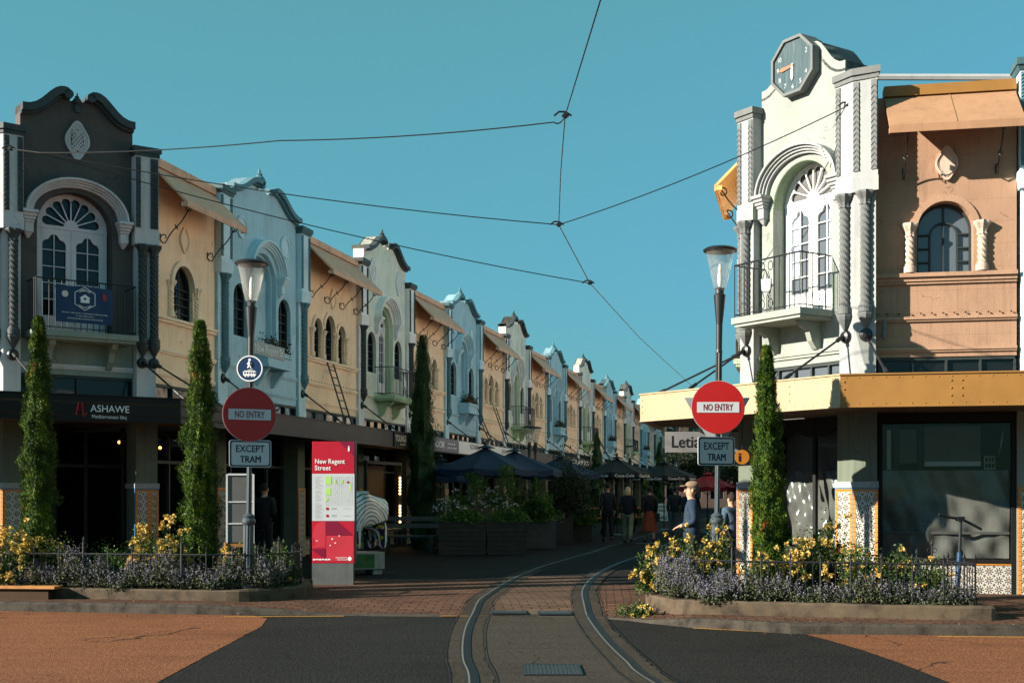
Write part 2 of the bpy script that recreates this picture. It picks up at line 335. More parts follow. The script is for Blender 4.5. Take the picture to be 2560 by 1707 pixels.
M['concrete'] = paint('concrete', (.085,.062,.04), .9, var=.8, sc=5, dirt=.9, dirtcol=(.06,.05,.04), bmp=.6); M['kerb'] = paint('old kerb stone', (.045,.037,.029), .9, var=.9, sc=5, dirt=.7, bmp=1., fine=30)
M['soil'] = paint('dark soil', (.03,.022,.015), .95, bmp=1., fine=20)
M['umblue'] = paint('dark blue canvas', (.008,.022,.055), .8, bmp=.1); M['umblack'] = paint('black canvas', (.012,.013,.015), .8, bmp=.1); M['umred'] = paint('red canvas', (.22,.012,.02), .8)
M['bluepost'] = paint('blue post paint', (.008,.045,.11), .4); M['amberlamp'] = emis('amber lamp', (1.,.42,.08), 2.5); M['bulb'] = emis('warm bulb', (1.,.6,.2), 9.)
M['orangesign'] = paint('orange sign face', (.42,.16,.02), .5); M['film'] = paint('milky plastic film', (.14,.12,.11), .18, var=.4, sc=2.5, bmp=1., fine=4); M['filmdk'] = paint('grey blind', (.10,.085,.08), .5, var=.25)
M['skin'] = paint('skin', (.55,.30,.20), .5, var=.08, bmp=.05); M['pink'] = paint('pale print', (.7,.6,.55), .4, bmp=0)
for k_ in ('awn', 'awnr', 'awny', 'ochre', 'creamsteel'): sag(M[k_])
def cloth(name, c): return paint(name, c, .85, var=.25, bmp=.3, fine=90, sc=8)
# ------------------------------------------------------------------ facade kit: local X along the wall, Y into the building, Z up
def arc(xc, zs, hw, rise, n=18):                          # right-hand springing over the top to the left
    return [(xc + hw*math.cos(PI*i/n), zs + rise*math.sin(PI*i/n)) for i in range(n+1)]
def opening(xc, zb, zs, hw, rise, n=18): return [(xc-hw, zb), (xc+hw, zb)] + arc(xc, zs, hw, rise, n)
def rect(x0, x1, z0, z1): return [(x0,z0),(x1,z0),(x1,z1),(x0,z1)]

def arched_window(parent, xc, zb, zs, hw, rise, mat, bars='arch', yd=.2, fr=.035, glass='glass'):
    a = opening(xc, zb, zs, hw, rise); b = opening(xc, zb+fr, zs, hw-fr, rise-fr)
    m = MB(); m.band(a, b, yd, yd+.05, closed=True)
    if bars == 'arch':                                     # centre bar, inner arch, cross bars
        m.box(xc-.012, xc+.012, yd+.01, yd+.04, zb, zs+rise)
        i = hw*.52; m.band(opening(xc, zb, zs-.05, i, i*.95, 12), opening(xc, zb, zs-.05, i-.025, i*.95-.025, 12), yd+.01, yd+.04, closed=True)
        for k in range(1, 4):
            z = zb + (zs-zb)*k/3.2
            m.box(xc-hw, xc-i, yd+.01, yd+.04, z-.01, z+.01); m.box(xc+i, xc+hw, yd+.01, yd+.04, z-.01, z+.01)
    else:
        m.box(xc-.012, xc+.012, yd+.01, yd+.04, zb, zs+rise-.02)
        for k in range(1, 5):
            z = zb + (zs-zb)*k/4.; m.box(xc-hw, xc+hw, yd+.01, yd+.04, z-.008, z+.008)
    w = m.build('window', mat, parent)
    MB().wall(opening(xc, zb, zs, hw+.01, rise+.01), y0=yd+.06, y1=yd+.07).build('pane', M[glass], w)
    return w

def fanlight_door(parent, xc, zb, zt, hw, mat, yd=.22, glass='glass', curtain=False, open_leaf=False):
    """pair of glazed doors under a sunburst fanlight"""
    m = MB(); hb = zt - .1; rise = hw*1.0
    m.band(arc(xc, hb+.06, hw, rise, 24), arc(xc, hb+.06, hw*.86, rise*.86, 24), yd, yd+.06)
    m.box(xc-hw, xc+hw, yd-.01, yd+.06, hb, hb+.06)
    m.wall([(xc-.16*hw*1.3, hb+.06)]+[(xc-.2*hw*math.cos(PI*i/10), hb+.06+.2*hw*math.sin(PI*i/10)) for i in range(11)]+[(xc+.16*hw*1.3, hb+.06)][:0], y0=yd-.005, y1=yd+.05)
    n = 8
    for i in range(n):                                     # petals: a scalloped ring between the bars
        a0 = PI*i/n; a1 = PI*(i+1)/n; am = (a0+a1)/2
        pts_o = [(xc + hw*.9*math.cos(a0+(a1-a0)*t/6), hb+.06 + rise*.9*math.sin(a0+(a1-a0)*t/6)) for t in range(7)]
        pts_i = []
        for t in range(7):
            q = a0+(a1-a0)*t/6; s = abs(t-3)/3.; rr = .8 - .13*s*s*s
            pts_i.append((xc + hw*rr*math.cos(q), hb+.06 + rise*rr*math.sin(q)))
        m.band(pts_o, pts_i, yd+.005, yd+.04)
        if i:
            c, s_ = math.cos(a0), math.sin(a0); w = .011
            m.add([(xc+.19*hw*c-w*s_, yd+.005, hb+.06+.19*hw*s_+w*c), (xc+.19*hw*c+w*s_, yd+.005, hb+.06+.19*hw*s_-w*c),
                   (xc+.85*hw*c+w*s_, yd+.005, hb+.06+.85*rise*s_-w*c), (xc+.85*hw*c-w*s_, yd+.005, hb+.06+.85*rise*s_+w*c)], [(0,1,2,3)])
    fl = m.build('fanlight', mat, parent)
    MB().wall([(xc-hw, hb+.05), (xc+hw, hb+.05)] + arc(xc, hb+.06, hw-.01, rise-.01, 20), y0=yd+.07, y1=yd+.08).build('pane', M[glass], fl)
    MB().box(xc-hw, xc-hw+.05, yd, yd+.07, zb, hb).build('door_jamb', mat, parent); MB().box(xc+hw-.05, xc+hw, yd, yd+.07, zb, hb).build('door_jamb', mat, parent)
    for sgn in (-1, 1):
        if open_leaf and sgn > 0: continue
        x0 = xc + (0 if sgn > 0 else -hw+.05) ; x1 = x0 + hw-.05
        gx0, gx1 = x0+.09, x1-.09; gz0 = zb+.32; gz1 = hb-.26; mid = (gx0+gx1)/2
        top = [(gx1, gz1), (gx1-.04, gz1+.05), (gx1-.1, gz1+.07), (mid+.05, gz1+.15), (mid, gz1+.165), (mid-.05, gz1+.15), (gx0+.1, gz1+.07), (gx0+.04, gz1+.05), (gx0, gz1)]
        m = MB(); m.wall(rect(x0+.003, x1-.003, zb, hb-.003), [[(gx0, gz0), (gx1, gz0)] + top], yd, yd+.045)
        m.box(mid-.008, mid+.008, yd+.008, yd+.035, gz0, gz1+.16)
        for k in range(1, 5):
            z = gz0 + (gz1-gz0)*k/4.4; m.box(gx0, gx1, yd+.008, yd+.035, z-.008, z+.008)
        m.box(x0+.1, x1-.1, yd-.01, yd, zb+.07, zb+.25)
        d = m.build('door', mat, parent)
        MB().box(gx0-.01, gx1+.01, yd+.05, yd+.055, gz0-.01, gz1+.18).build('pane', M[glass], d)
        if curtain:
            cu = MB(); pts = []
            for i in range(15):
                t = i/14; pts.append((gx0 + (gx1-gx0)*t*.45 + (0 if sgn < 0 else (gx1-gx0)*.55), yd+.042+.006*math.sin(i*2.1)))
            vs = [(x, y, gz0+.3) for x, y in pts] + [(x, y, gz1+.08) for x, y in pts]
            cu.add(vs, [(i, i+1, 16+i, 15+i) for i in range(14)]); cu.build('curtain', M['curtain'], d)

def hood(parent, xc, zs, hw, rise, mat, w=.15, console=.45, steps=4):
    m = MB()
    for k in range(steps):                                 # stepped mouldings, proudest outside
        o = k*w/steps; i = (k+1)*w/steps; pr = [.20, .15, .11, .07][k % 4]
        m.band(arc(xc, zs, hw-o, rise-o, 28), arc(xc, zs, hw-i, rise-i, 28), -pr, .02)
    h = m.build('arch_hood', mat, parent)
    for s in (-1, 1):
        x = xc + s*(hw-w*.45); m = MB()
        for k, (ww, pr, z0, z1) in enumerate([(.13,.235,zs-.035,zs+.02),(.115,.20,zs-.09,zs-.035),(.10,.17,zs-.14,zs-.09),(.085,.14,zs-.19,zs-.14),(.075,.12,zs-.36,zs-.19)]):
            m.box(x-ww, x+ww, -pr, .01, z0, z1)
        m.frus((x-.02,x+.02,-.05,0), (x-.065,x+.065,-.10,0), zs-console, zs-.36)
        m.build('console', mat, h, bevel=.006)
    return h

def profile(x0, x1, zs, zp, lo=.0):
    """curvilinear gable outline, left shoulder to right shoulder"""
    c = (x0+x1)/2; hw = (x1-x0)/2; h = zp-zs
    half = [(1,0),(.93,0),(.86,.03),(.77,.13),(.68,.30),(.6,.50),(.52,.70),(.44,.87),(.36,.97),(.28,1.),(.21,.97),(.17,.88),(.155,.76)]
    L_ = [(c-hw*d, zs+h*q) for d, q in half]; R_ = [(c+hw*d, zs+h*q) for d, q in reversed(half)]
    mid = [(c-.14*hw, zs+h*.52), (c-.06*hw, zs+h*.56), (c-.03*hw, zs+h*.7), (c+.03*hw, zs+h*.7), (c+.06*hw, zs+h*.56), (c+.14*hw, zs+h*.52)]
    return L_, mid, R_
def cornice(parent, Lp, Rp, mat, th=.11, pr=.17, dep=.34):
    for pts in (Lp, Rp):
        low = []; n = len(pts)
        for i, (x, z) in enumerate(pts):
            a = Vector(pts[max(i-1,0)]); b = Vector(pts[min(i+1,n-1)]); d = (b-a).normalized(); nn = Vector((d.y, -d.x))
            low.append((x+nn.x*th, z+nn.y*th))
        m = MB(); m.band(pts, low, -pr, dep)
        low2 = [(p[0]*.45+q[0]*.55, p[1]*.45+q[1]*.55) for p, q in zip(pts, low)]
        m.band([(q[0], q[1]) for q in low], [(q[0]*1.0+(q[0]-p[0])*.35, q[1]+(q[1]-p[1])*.35) for p, q in zip(pts, low)], -pr*.5, .0)
        e = pts[-1] if pts is Lp else pts[0]               # the rolled end of the scroll
        s = 1 if pts is Lp else -1
        m.lathe([(th*.62, -dep), (th*.62, pr)], (e[0]-s*th*.35, 0, e[1]-.02), 14, axis='y')
        m.build('cornice', mat, parent)
def finial(parent, x, z, mat, s=1., y=.1):
    m = MB(); m.lathe([(.05*s,0),(.13*s,.05*s),(.155*s,.12*s),(.12*s,.2*s),(.06*s,.27*s),(.075*s,.29*s),(.03*s,.33*s),(.035*s,.36*s),(.004,.44*s)], (x, y, z), 14)
    m.box(x-.09*s, x+.09*s, y-.08*s, y+.08*s, z-.22*s, z+.01); return m.build('finial', mat, parent, smooth=False)

def zigzag(m, x0, x1, y0, z0, z1, pitch=.052):
    m.box(x0, x1, y0+.012, y0+.035, z0, z1); n = int((z1-z0)/pitch); xm = (x0+x1)/2
    for i in range(n):                                      # stacked chevron ridges
        z = z0 + i*pitch; a = pitch*.55; t = pitch*.42
        m.add([(x0,y0+.012,z),(xm,y0+.012,z+a),(x1,y0+.012,z),(x1,y0+.012,z+t),(xm,y0+.012,z+a+t),(x0,y0+.012,z+t),
               (x0,y0,z+t*.5),(xm,y0,z+a+t*.5),(x1,y0,z+t*.5)], [(0,1,7,6),(1,2,8,7),(6,7,4,5),(7,8,3,4),(0,6,5),(2,3,8)])
def twist_column(parent, x, y, z0, z1, mat, r=.062, name='twisted_column', n=18, pitch=7., cap=True):
    m = MB(); k = max(8, int((z1-z0)/.0125)); 
    prof = [(r*1.5, z0), (r*1.5, z0+.09), (r*1.2, z0+.1), (r*1.2, z0+.13)]
    zz0 = z0+.13; zz1 = z1-(.2 if cap else .02)
    prof += [(r, zz0+(zz1-zz0)*i/k) for i in range(k+1)]
    pr2 = prof[4:]
    m.lathe(prof[:4], (x,y,0), n); m.lathe(pr2, (x,y,0), 24, k=5, amp=.13, twist=5/r*.9)
    if cap: m.lathe([(r*1.2, zz1),(r*1.2, zz1+.02),(r*1.0,zz1+.03),(r*1.15,zz1+.08),(r*1.75,zz1+.15),(r*1.9,zz1+.17),(r*1.9,z1)], (x,y,0), 16, k=8, amp=.08)
    return m.build(name, mat, parent)
def disc_rod(parent, x, y, z, target, r=.105, tilt=.25):
    """round iron anchor plate and the rod that carries the canopy"""
    m = MB(); m.lathe([(r,-.02),(r,.0),(r*.8,.035),(r*.25,.05)], (x,y,z), 20, axis='y')
    a = m.build('anchor_plate', M['black'], parent)
    p = Vector((x,y-.05,z)); q = Vector(target); d = (q-p)
    m = MB(); m.tube([p, q], .017, 8); m.tube([p, p+d*.09], .035, 8); m.tube([p+d*.8, p+d*.9], .03, 8); m.build('tie_rod', M['black'], a)

def pier(parent, x0, x1, mats, zc=7.9, yf=-.14, twist=True, target=-1.05, zig=True, low=3.2, dp=.3):
    """upper pilaster with chevron strips, dark capping, bracket block, column below, anchor plate"""
    pm, dm, cm = mats; w = x1-x0; xm = (x0+x1)/2
    m = MB(); m.box(x0+.03, x1-.03, yf+.01, dp, 6.36, zc-.11).frus((x0+.02,x1-.02,yf,dp),(x0-.01,x1+.01,yf-.03,dp), 6.12, 6.36)
    m.frus((x0-.005,x1+.005,yf-.025,dp),(x0+.03,x1-.03,yf+.01,dp), 6.36, 6.42)
    m.box(x0+.06, x1-.06, -.05, dp, low, 6.12); p = m.build('pier', pm, parent)
    m = MB(); m.box(x0-.035, x1+.035, yf-.06, dp+.05, zc-.1, zc).frus((x0+.01,x1-.01,yf-.01,dp),(x0-.02,x1+.02,yf-.04,dp), zc-.17, zc-.102); m.build('pier_cap', cm, p)
    if zig:
        m = MB(); zigzag(m, x0+.035, x0+.1, yf-.022, 6.45, zc-.2); zigzag(m, x1-.1, x1-.035, yf-.022, 6.45, zc-.2); m.build('chevron_strip', dm, p)
    twist_column(p, xm, -.1, 4.32, 6.12, dm, r=.07)
    m = MB(); m.lathe([(.012,4.07),(.10,4.24),(.115,4.28),(.115,4.31)], (xm,-.1,0), 8); m.build('cone_bracket', dm, p)
    disc_rod(p, xm, -.05, 3.98, (xm, target, 3.28)); return p

def scroll_bracket(m, x, z, yw=0., yo=-.62, zo=6.93):
    """wrought-iron S scroll from the wall up to the awning edge"""
    pts = []
    for i in range(14):                                     # lower curl at the wall
        t = i/13; a = -PI*.2 + t*1.75*PI; r = .025+.08*t; pts.append((x, yw-.09-r*math.cos(a)*1., z+.02+r*math.sin(a)))
    e = pts[-1]; s = []
    for i in range(1, 8):
        t = i/8; s.append((x, e[1]+(yo+.1-e[1])*t, e[2]+(zo-.12-e[2])*t + .03*math.sin(2*PI*t)))
    top = []
    for i in range(14):
        t = 1-i/13; a = PI*.9 + t*1.75*PI; r = .025+.07*t; top.append((x, yo+.06+r*math.cos(a), zo-.08+r*math.sin(a)))
    m.tube(pts + s, .0125, 5); m.tube([s[-1]]+top, .0125, 5)
    c = s[3]; m.tube([(x-.035, c[1], c[2]), (x, c[1]+.03, c[2]+.05), (x+.035, c[1], c[2]), (x, c[1]-.03, c[2]-.05)], .008, 4, closed=True)
    m.box(x-.012, x+.012, yw-.012, yw, z-.03, z+.1)
def awning(parent, x0, x1, mat, n=4, ztop=7.66, proj=.72, zlow=6.96, brackets=True, under=None, bz=6.42, cx=.2, mcope=None):
    m = MB(); th = .045
    m.add([(x0,0,ztop),(x1,0,ztop),(x1,-proj,zlow),(x0,-proj,zlow),(x0,0,ztop-th),(x1,0,ztop-th),(x1,-proj+.02,zlow-th),(x0,-proj+.02,zlow-th)],
          [(0,1,2,3),(4,7,6,5),(0,3,7,4),(1,5,6,2),(0,4,5,1),(3,2,6,7)])
    m.box(x0, x1, -proj-.012, -proj+.012, zlow-.115, zlow-.002); m.box(x0, x0+.02, -proj+.014, -proj+.12, zlow-.1, zlow-.02); m.box(x1-.02, x1, -proj+.014, -proj+.12, zlow-.1, zlow-.02)
    k = max(2, int((x1-x0)/.9))
    for i in range(1, k):
        x = x0+(x1-x0)*i/k; m.add([(x-.01,0,ztop+.012),(x+.01,0,ztop+.012),(x+.01,-proj,zlow+.012),(x-.01,-proj,zlow+.012)], [(0,1,2,3)])
    a = m.build('awning', mat, parent)
    m = MB(); m.box(x0-.01, x1+.01, -.05, .22, ztop+.005, ztop+.16); m.build('coping', mcope or mat, parent)
    if brackets:
        for i in range(n):
            x = x0+cx+(x1-x0-2*cx)*i/(n-1) if n > 1 else (x0+x1)/2
            m = MB(); scroll_bracket(m, x, bz, 0, -proj+.05, zlow); m.build('scroll_bracket', M['black'], a)
    return a
def oval(parent, x, z, w, h, mat, lattice=False, dark=None, y=-.03, circle=False):
    """raised cartouche: lobed oval plaque"""
    def loop(s):
        o = []
        for i in range(40):
            t = 2*PI*i/40; r = 1. if circle else 1+.085*math.cos(4*t)
            o.append((x+w*s*r*math.cos(t), z+h*s*r*math.sin(t)))
        return o
    m = MB(); m.wall(loop(1.), y0=y+.008, y1=.01); m.band(loop(1.), loop(.86), y-.012, y+.01, closed=True); m.band(loop(.8), loop(.72), y, y+.01, closed=True)
    if lattice:
        for k in range(-3, 4):
            for s in (-1, 1):
                c = k*h*.26; a = [(-w*.5, c-s*h*.4), (w*.5, c+s*h*.4)]
                a = [(px, max(-h*.62, min(h*.62, pz))) for px, pz in a]
                m.tube([(x+a[0][0], y-.004, z+a[0][1]), (x+a[1][0], y-.004, z+a[1][1])], .014, 4)
        o = m.build('plaque', mat, parent); MB().wall([(x+w*.58*math.cos(2*PI*i/24), z+h*.62*math.sin(2*PI*i/24)) for i in range(24)], y0=y+.004, y1=y+.007).build('recess', dark or M['gunmetal'], o)
        return o
    return m.build('plaque', mat, parent)
def string_course(m, x0, x1, z, pr=.05, h=.06):
    m.box(x0, x1, -pr, .02, z-h*.4, z+h*.4).box(x0, x1, -pr*.6, .02, z-h, z-h*.402)
def canopy(parent, x0, x1, mat, yf=-1.2, zt=3.23, th=.39, soffit='soffit', rivets=False, sidel=True):
    m = MB(); m.box(x0, x1, yf, yf+.05, zt-th, zt); m.box(x0, x1, yf-.02, yf+.08, zt, zt+.025); m.box(x0,x1,yf-.015,yf+.06,zt-th-.02,zt-th)
    if rivets:
        for z in (zt-.05, zt-th+.05):
            for i in range(int((x1-x0)/.16)): m.ball((x0+.08+i*.16, yf-.002, z), (.012,.008,.012), 5, 3)
    c = m.build('fascia', mat, parent)
    m = MB(); m.box(x0+.002, x1-.002, yf+.052, -.002, zt-th+.05, zt-th+.09).box(x0+.002, x1-.002, yf+.052, 0, zt-.12, zt-.08)
    m.build('soffit', M[soffit], c)
    return c
def transom(parent, x0, x1, z0=3.0, z1=3.66, n=5, glass='glass', braces=False):
    m = MB(); m.box(x0, x1, .02, .07, z0, z0+.04).box(x0, x1, .02, .07, z1-.05, z1)
    for i in range(n+1):
        x = x0+(x1-x0)*i/n; m.box(x-.016, x+.016, .02, .07, z0+.041, z1-.051)
    if braces:
        for i in range(int((x1-x0)/.16)):
            x = x0+.08+i*.16; m.tube([(x, -.55, zs_), (x, -.55, zs_+.33)], .008, 4) if False else None
    w = m.build('transom_window', M['darkframe'], parent)
    MB().box(x0, x1, .075, .08, z0, z1).build('pane', M[glass], w); return w
def tile_panel(parent, x0, x1, z0, z1, y, edge=.045, mat_extra='bluetile'):
    m = MB(); m.box(x0, x1, y, y+.02, z0, z1); t = m.build('tile_panel', M['tile'], parent)
    m = MB(); m.box(x0-edge, x0, y-.004, y+.02, z0, z1+edge).box(x1, x1+edge, y-.004, y+.02, z0, z1+edge).box(x0, x1, y-.004, y+.02, z1, z1+edge); m.build('tile_border', M['orange'], t)
    return t
def shopfront(parent, x0, x1, yb=.35, stall=.5, n=3, tiles=True, glass='clear', door=1):
    """recessed ground floor: tiled stall riser, glazing, posts, dark room behind"""
    m = MB(); w = (x1-x0)/n
    for i in range(n+1): m.box(x0+w*i-.025, x0+w*i+.025, yb-.02, yb+.05, .1, 2.8)
    m.box(x0, x1, yb-.018, yb+.048, 2.2, 2.26).box(x0, x1, yb-.018, yb+.048, 2.76, 2.8).box(x0, x1, yb-.022, yb+.052, stall, stall+.05)
    s = m.build('shopfront', M['darkframe'], parent)
    for i in range(n):
        if i == door: continue
        MB().box(x0+w*i+.026, x0+w*(i+1)-.026, yb, yb+.04, .1, stall-.001).build('stall_riser', M['tile'] if tiles else M['dark'], s)
    MB().box(x0, x1, yb+.055, yb+.06, stall+.03, 2.8).build('pane', M[glass], s)
# ------------------------------------------------------------------ street units
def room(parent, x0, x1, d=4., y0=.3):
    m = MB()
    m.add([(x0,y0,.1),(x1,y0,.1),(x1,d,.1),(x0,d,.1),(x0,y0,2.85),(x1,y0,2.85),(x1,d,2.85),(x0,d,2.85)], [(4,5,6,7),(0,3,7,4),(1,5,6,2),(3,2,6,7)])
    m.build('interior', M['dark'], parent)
def body(parent, x0, x1, d=9., top=7.5):
    m = MB(); m.box(x0, x1, .3, d, 2.9, top).box(x0, x1, 4.1, d, 0, 2.9); m.build('roof', M['roof'], parent)

def gable_unit(kind):
    blue = kind == 'blue'
    wallm = M['blue'] if blue else M['mint']; pm = M['bluepier'] if blue else M['mintpier']; trim = M['tealm'] if blue else M['gunmetal']
    zs, zp = (8.06, 8.46) if blue else (8.36, 8.82)
    t = empty('gabled_shop', label='x', cat='building')
    x0, x1, c = .54, 4.06, 2.3
    Lp, mid, Rp = profile(x0+.0, x1, zs, zp)
    lowz = 3.66
    outer = [(x0, lowz), (x1, lowz)] + list(reversed(Rp)) [:0] + [(x1, zs)] + list(reversed(Rp))[0:0]
    outer = [(x0, lowz), (x1, lowz)] + list(reversed(Lp+mid+Rp))
    holes = [opening(c-1.12, 4.95, 5.74, .335, .335), opening(c+1.12, 4.95, 5.74, .335, .335)]
    if blue: holes.append(opening(c, 4.75, 6.3, .66, .62))
    else: holes.append(opening(c, 4.4, 6.3, .66, .62))
    MB().wall(outer, holes, 0, .3).build('wall', wallm, t)
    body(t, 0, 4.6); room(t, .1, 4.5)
    m = MB(); string_course(m, x0, x1, 4.3); string_course(m, x0, x1, 3.86, .035, .05); m.build('string_course', wallm, t)
    cornice(t, Lp, Rp, trim); finial(t, c, zs+.5*(zp-zs)+.12, trim)
    reveal = M['blue'] if blue else M['palegreen']
    hood(t, c, 6.5, .87, .69, M['bluepier'] if blue else M['mintpier'])
    m = MB(); m.band(opening(c, 4.46, 6.3, .66, .62), opening(c, 4.46, 6.3, .6, .56), .1, .24, closed=False); m.build('arch_reveal', reveal, t)
    for s in (-1, 1): arched_window(t, c+s*1.12, 4.95, 5.74, .335, .335, M['darkframe'], 'cross', yd=.09)
    if blue:
        MB().wall(opening(c, 4.7, 6.3, .67, .63), y0=.22, y1=.26).build('blind_arch', wallm, t)
    else: fanlight_door(t, c, 4.46, 6.42, .6, M['wdoor'])
    for s in (-1, 1): oval(t, c+s*1.1, 7.27 if blue else 7.75, .24, .24 if blue else .33, pm, lattice=not blue, circle=blue, dark=M['mintpier'])
    if blue:                                              # flower box on two corbels
        m = MB(); m.box(c-.62, c+.62, -.42, -.0, 4.62, 4.72).box(c-.58, c+.58, -.38, 0, 4.42, 4.62).box(c-.62, c+.62, -.42, 0, 4.36, 4.42)
        b = m.build('window_box', M['blue'], t)
        for s in (-1, 1): m = MB(); m.frus((c+s*.4-.05, c+s*.4+.05, -.06, 0), (c+s*.4-.05, c+s*.4+.05, -.34, 0), 3.98, 4.355); m.build('corbel', M['blue'], b)
        vs, fs = leaves(900, lambda: (random.uniform(c-.6, c+.6), random.uniform(-.42, -.05), 4.68+abs(random.gauss(0, .15))), .05)
        raw_mesh('window_box_plants', vs, fs, M['boxplant'], b)['kind'] = 'stuff'
    else: balcony(t, c, .98, 4.24, 5.12, M['palegreen'])
    for xa, xb in ((0, .54), (4.06, 4.6)): pier(t, xa, xb, (pm, M['tealm'] if blue else M['gunmetal'], M['teal'] if blue else M['gunmetal']))
    for xa, xb in ((.06, .48), (4.12, 4.54)):
        m = MB(); m.box(xa, xb, -.02, .34, .1, 3.2); p = m.build('shop_pier', M['shoppier'], t); tile_panel(p, xa+.05, xb-.05, .12, 1.7, -.035)
    transom(t, .5, 4.1, n=6); canopy(t, 0, 4.6, M['fascia']); shopfront(t, .5, 4.1, n=4)
    return t
def balcony(t, c, hw, zs, zr, mat, proj=.62, emblem=True, corbels=True, tops=None):
    m = MB(); m.box(c-hw, c+hw, -proj, 0, zs, zs+.1).box(c-hw+.04, c+hw-.04, -proj+.04, 0, zs-.05, zs-.001)
    s_ = m.build('balcony', mat, t)
    if corbels:
        for s in (-1, 1):
            m = MB(); x = c+s*hw*.6
            prof = [(0, zs-.5), (-.1, zs-.48), (-.2, zs-.36), (-.26, zs-.2), (-.4, zs-.14), (-.46, zs-.055), (0, zs-.055)]
            vs = [(x-.05, y, z) for y, z in prof] + [(x+.05, y, z) for y, z in prof]; n = len(prof)
            m.add(vs, [tuple(range(n)), tuple(range(n, 2*n))] + [(i, (i+1)%n, n+(i+1)%n, n+i) for i in range(n)]); m.build('corbel', mat, s_)
    m = MB(); r = .011; y = -proj+.04; zb = zs+.1
    P = [(c-hw+.04, -.01, zr), (c-hw+.04, y, zr), (c+hw-.04, y, zr), (c+hw-.04, -.01, zr)]; m.tube(P, .014, 6)
    m.tube([(a, b, zb+.05) for a, b, _ in P], .009, 5)
    k = int((2*hw-.08)/.105)
    for i in range(k+1):
        x = c-hw+.04+(2*hw-.08)*i/k
        if emblem and abs(x-c) < .17: continue
        m.tube([(x, y, zb), (x, y, zr)], r*.8, 5)
    for i in range(1, 5):
        for x in (c-hw+.04, c+hw-.04): m.tube([(x, y*(i/5), zb), (x, y*(i/5), zr)], r*.8, 5)
    if emblem:
        for s in (-1, 1):
            m.tube([(c+s*.17, y, zb), (c+s*.17, y, zr)], .01, 5)
            for zc, q in ((zr-.12, 1), (zb+.14, -1)):
                m.tube([(c+s*(.09+.05*math.cos(a)), y, zc+.07*math.sin(a)) for a in [PI*2*i/14 for i in range(14)]], .008, 4, closed=True)
            m.tube([(c+s*.04, y, zr-.2), (c+s*.12, y, (zr+zb)/2), (c+s*.04, y, zb+.22)], .008, 4)
    rl = m.build('railing', M['black'], s_)
    if emblem:
        w = .11; m = MB(); zc = (zr+zb)/2
        m.wall([(c-w, zc+.12), (c+w, zc+.1), (c+w*.9, zc-.06), (c, zc-.17), (c-w*.9, zc-.06)][::-1], y0=y-.01, y1=y+.01); m.build('shield', M['steel'], rl)
    return s_
def leaves(n, fn, size, up=.0, elong=1., rnd=.4):
    """n leaf-sized faces at points from fn"""
    V = []; Fc = []
    for i in range(n):
        p = fn(); a = Vector((random.gauss(0,1), random.gauss(0,1), random.gauss(0,1)+up)).normalized(); b = a.cross(Vector((random.gauss(0,1), random.gauss(0,1), random.gauss(0,1)))).normalized()
        s = size*random.uniform(1-rnd, 1+rnd); a = a*s*elong; b = b*s*.5; P = Vector(p); k = len(V)
        V += [tuple(P), tuple(P+a*.5+b), tuple(P+a), tuple(P+a*.5-b)]; Fc.append((k, k+1, k+2, k+3))
    return V, Fc
M['boxplant'] = leafmat('window box leaves', [(.02,.03,.01), (.05,.06,.02), (.25,.03,.03)], 9)

def cream_unit(w=3.43, wins=None, n=4):
    t = empty('cream_shop', label='x', cat='building')
    wins = wins or [(.72, .26, 5.42), (1.5, .33, 5.5), (2.28, .26, 5.42)]
    holes = [opening(x, 4.93, zs+.2, hw, hw*1.12) for x, hw, zs in wins]
    MB().wall(rect(0, w, 3.66, 7.65), holes, 0, .3).build('wall', M['cream'], t)
    body(t, 0, w); room(t, 0, w)
    for x, hw, zs in wins: arched_window(t, x, 4.93, zs+.2, hw, hw*1.12, M['darkframe'], 'cross', yd=.07)
    cols = sorted(set([round(x-hw-.09, 2) for x, hw, _ in wins]+[round(x+hw+.09, 2) for x, hw, _ in wins])); use = []
    for c in cols:
        if use and c-use[-1] < .3: use[-1] = (use[-1]+c)/2
        else: use.append(c)
    for c in use: twist_column(t, c, -.02, 4.95, 5.64, M['creamtrim'], r=.055, pitch=9.)
    m = MB()
    for x, hw, zs in wins: m.band(arc(x, zs+.2, hw+.09, hw*1.12+.09, 16), arc(x, zs+.2, hw+.002, hw*1.12+.002, 16), -.05, .01)
    m.build('window_arch', M['creamtrim'], t)
    m = MB(); m.box(0, w, -.09, .02, 4.88, 4.93).box(0, w, -.05, .02, 4.82, 4.879); m.build('sill', M['creamtrim'], t)
    m = MB(); string_course(m, 0, w, 4.3); string_course(m, 0, w, 3.86, .035, .05); m.build('string_course', M['creamtrim'], t)
    m = MB()
    for i in range(int(w/.16)): m.ball((.1+i*.16, -.055, 4.35), .014, 5, 4)
    m.build('nail_row', M['black'], t)
    awning(t, .01, w-.01, M['awn'], n); oval(t, w/2, 6.53, .16, .24, M['creamtrim'])
    transom(t, .0, w, n=5, glass='glassgrey'); canopy(t, 0, w, M['fascia']); shopfront(t, .02, w-.02, n=3)
    return t

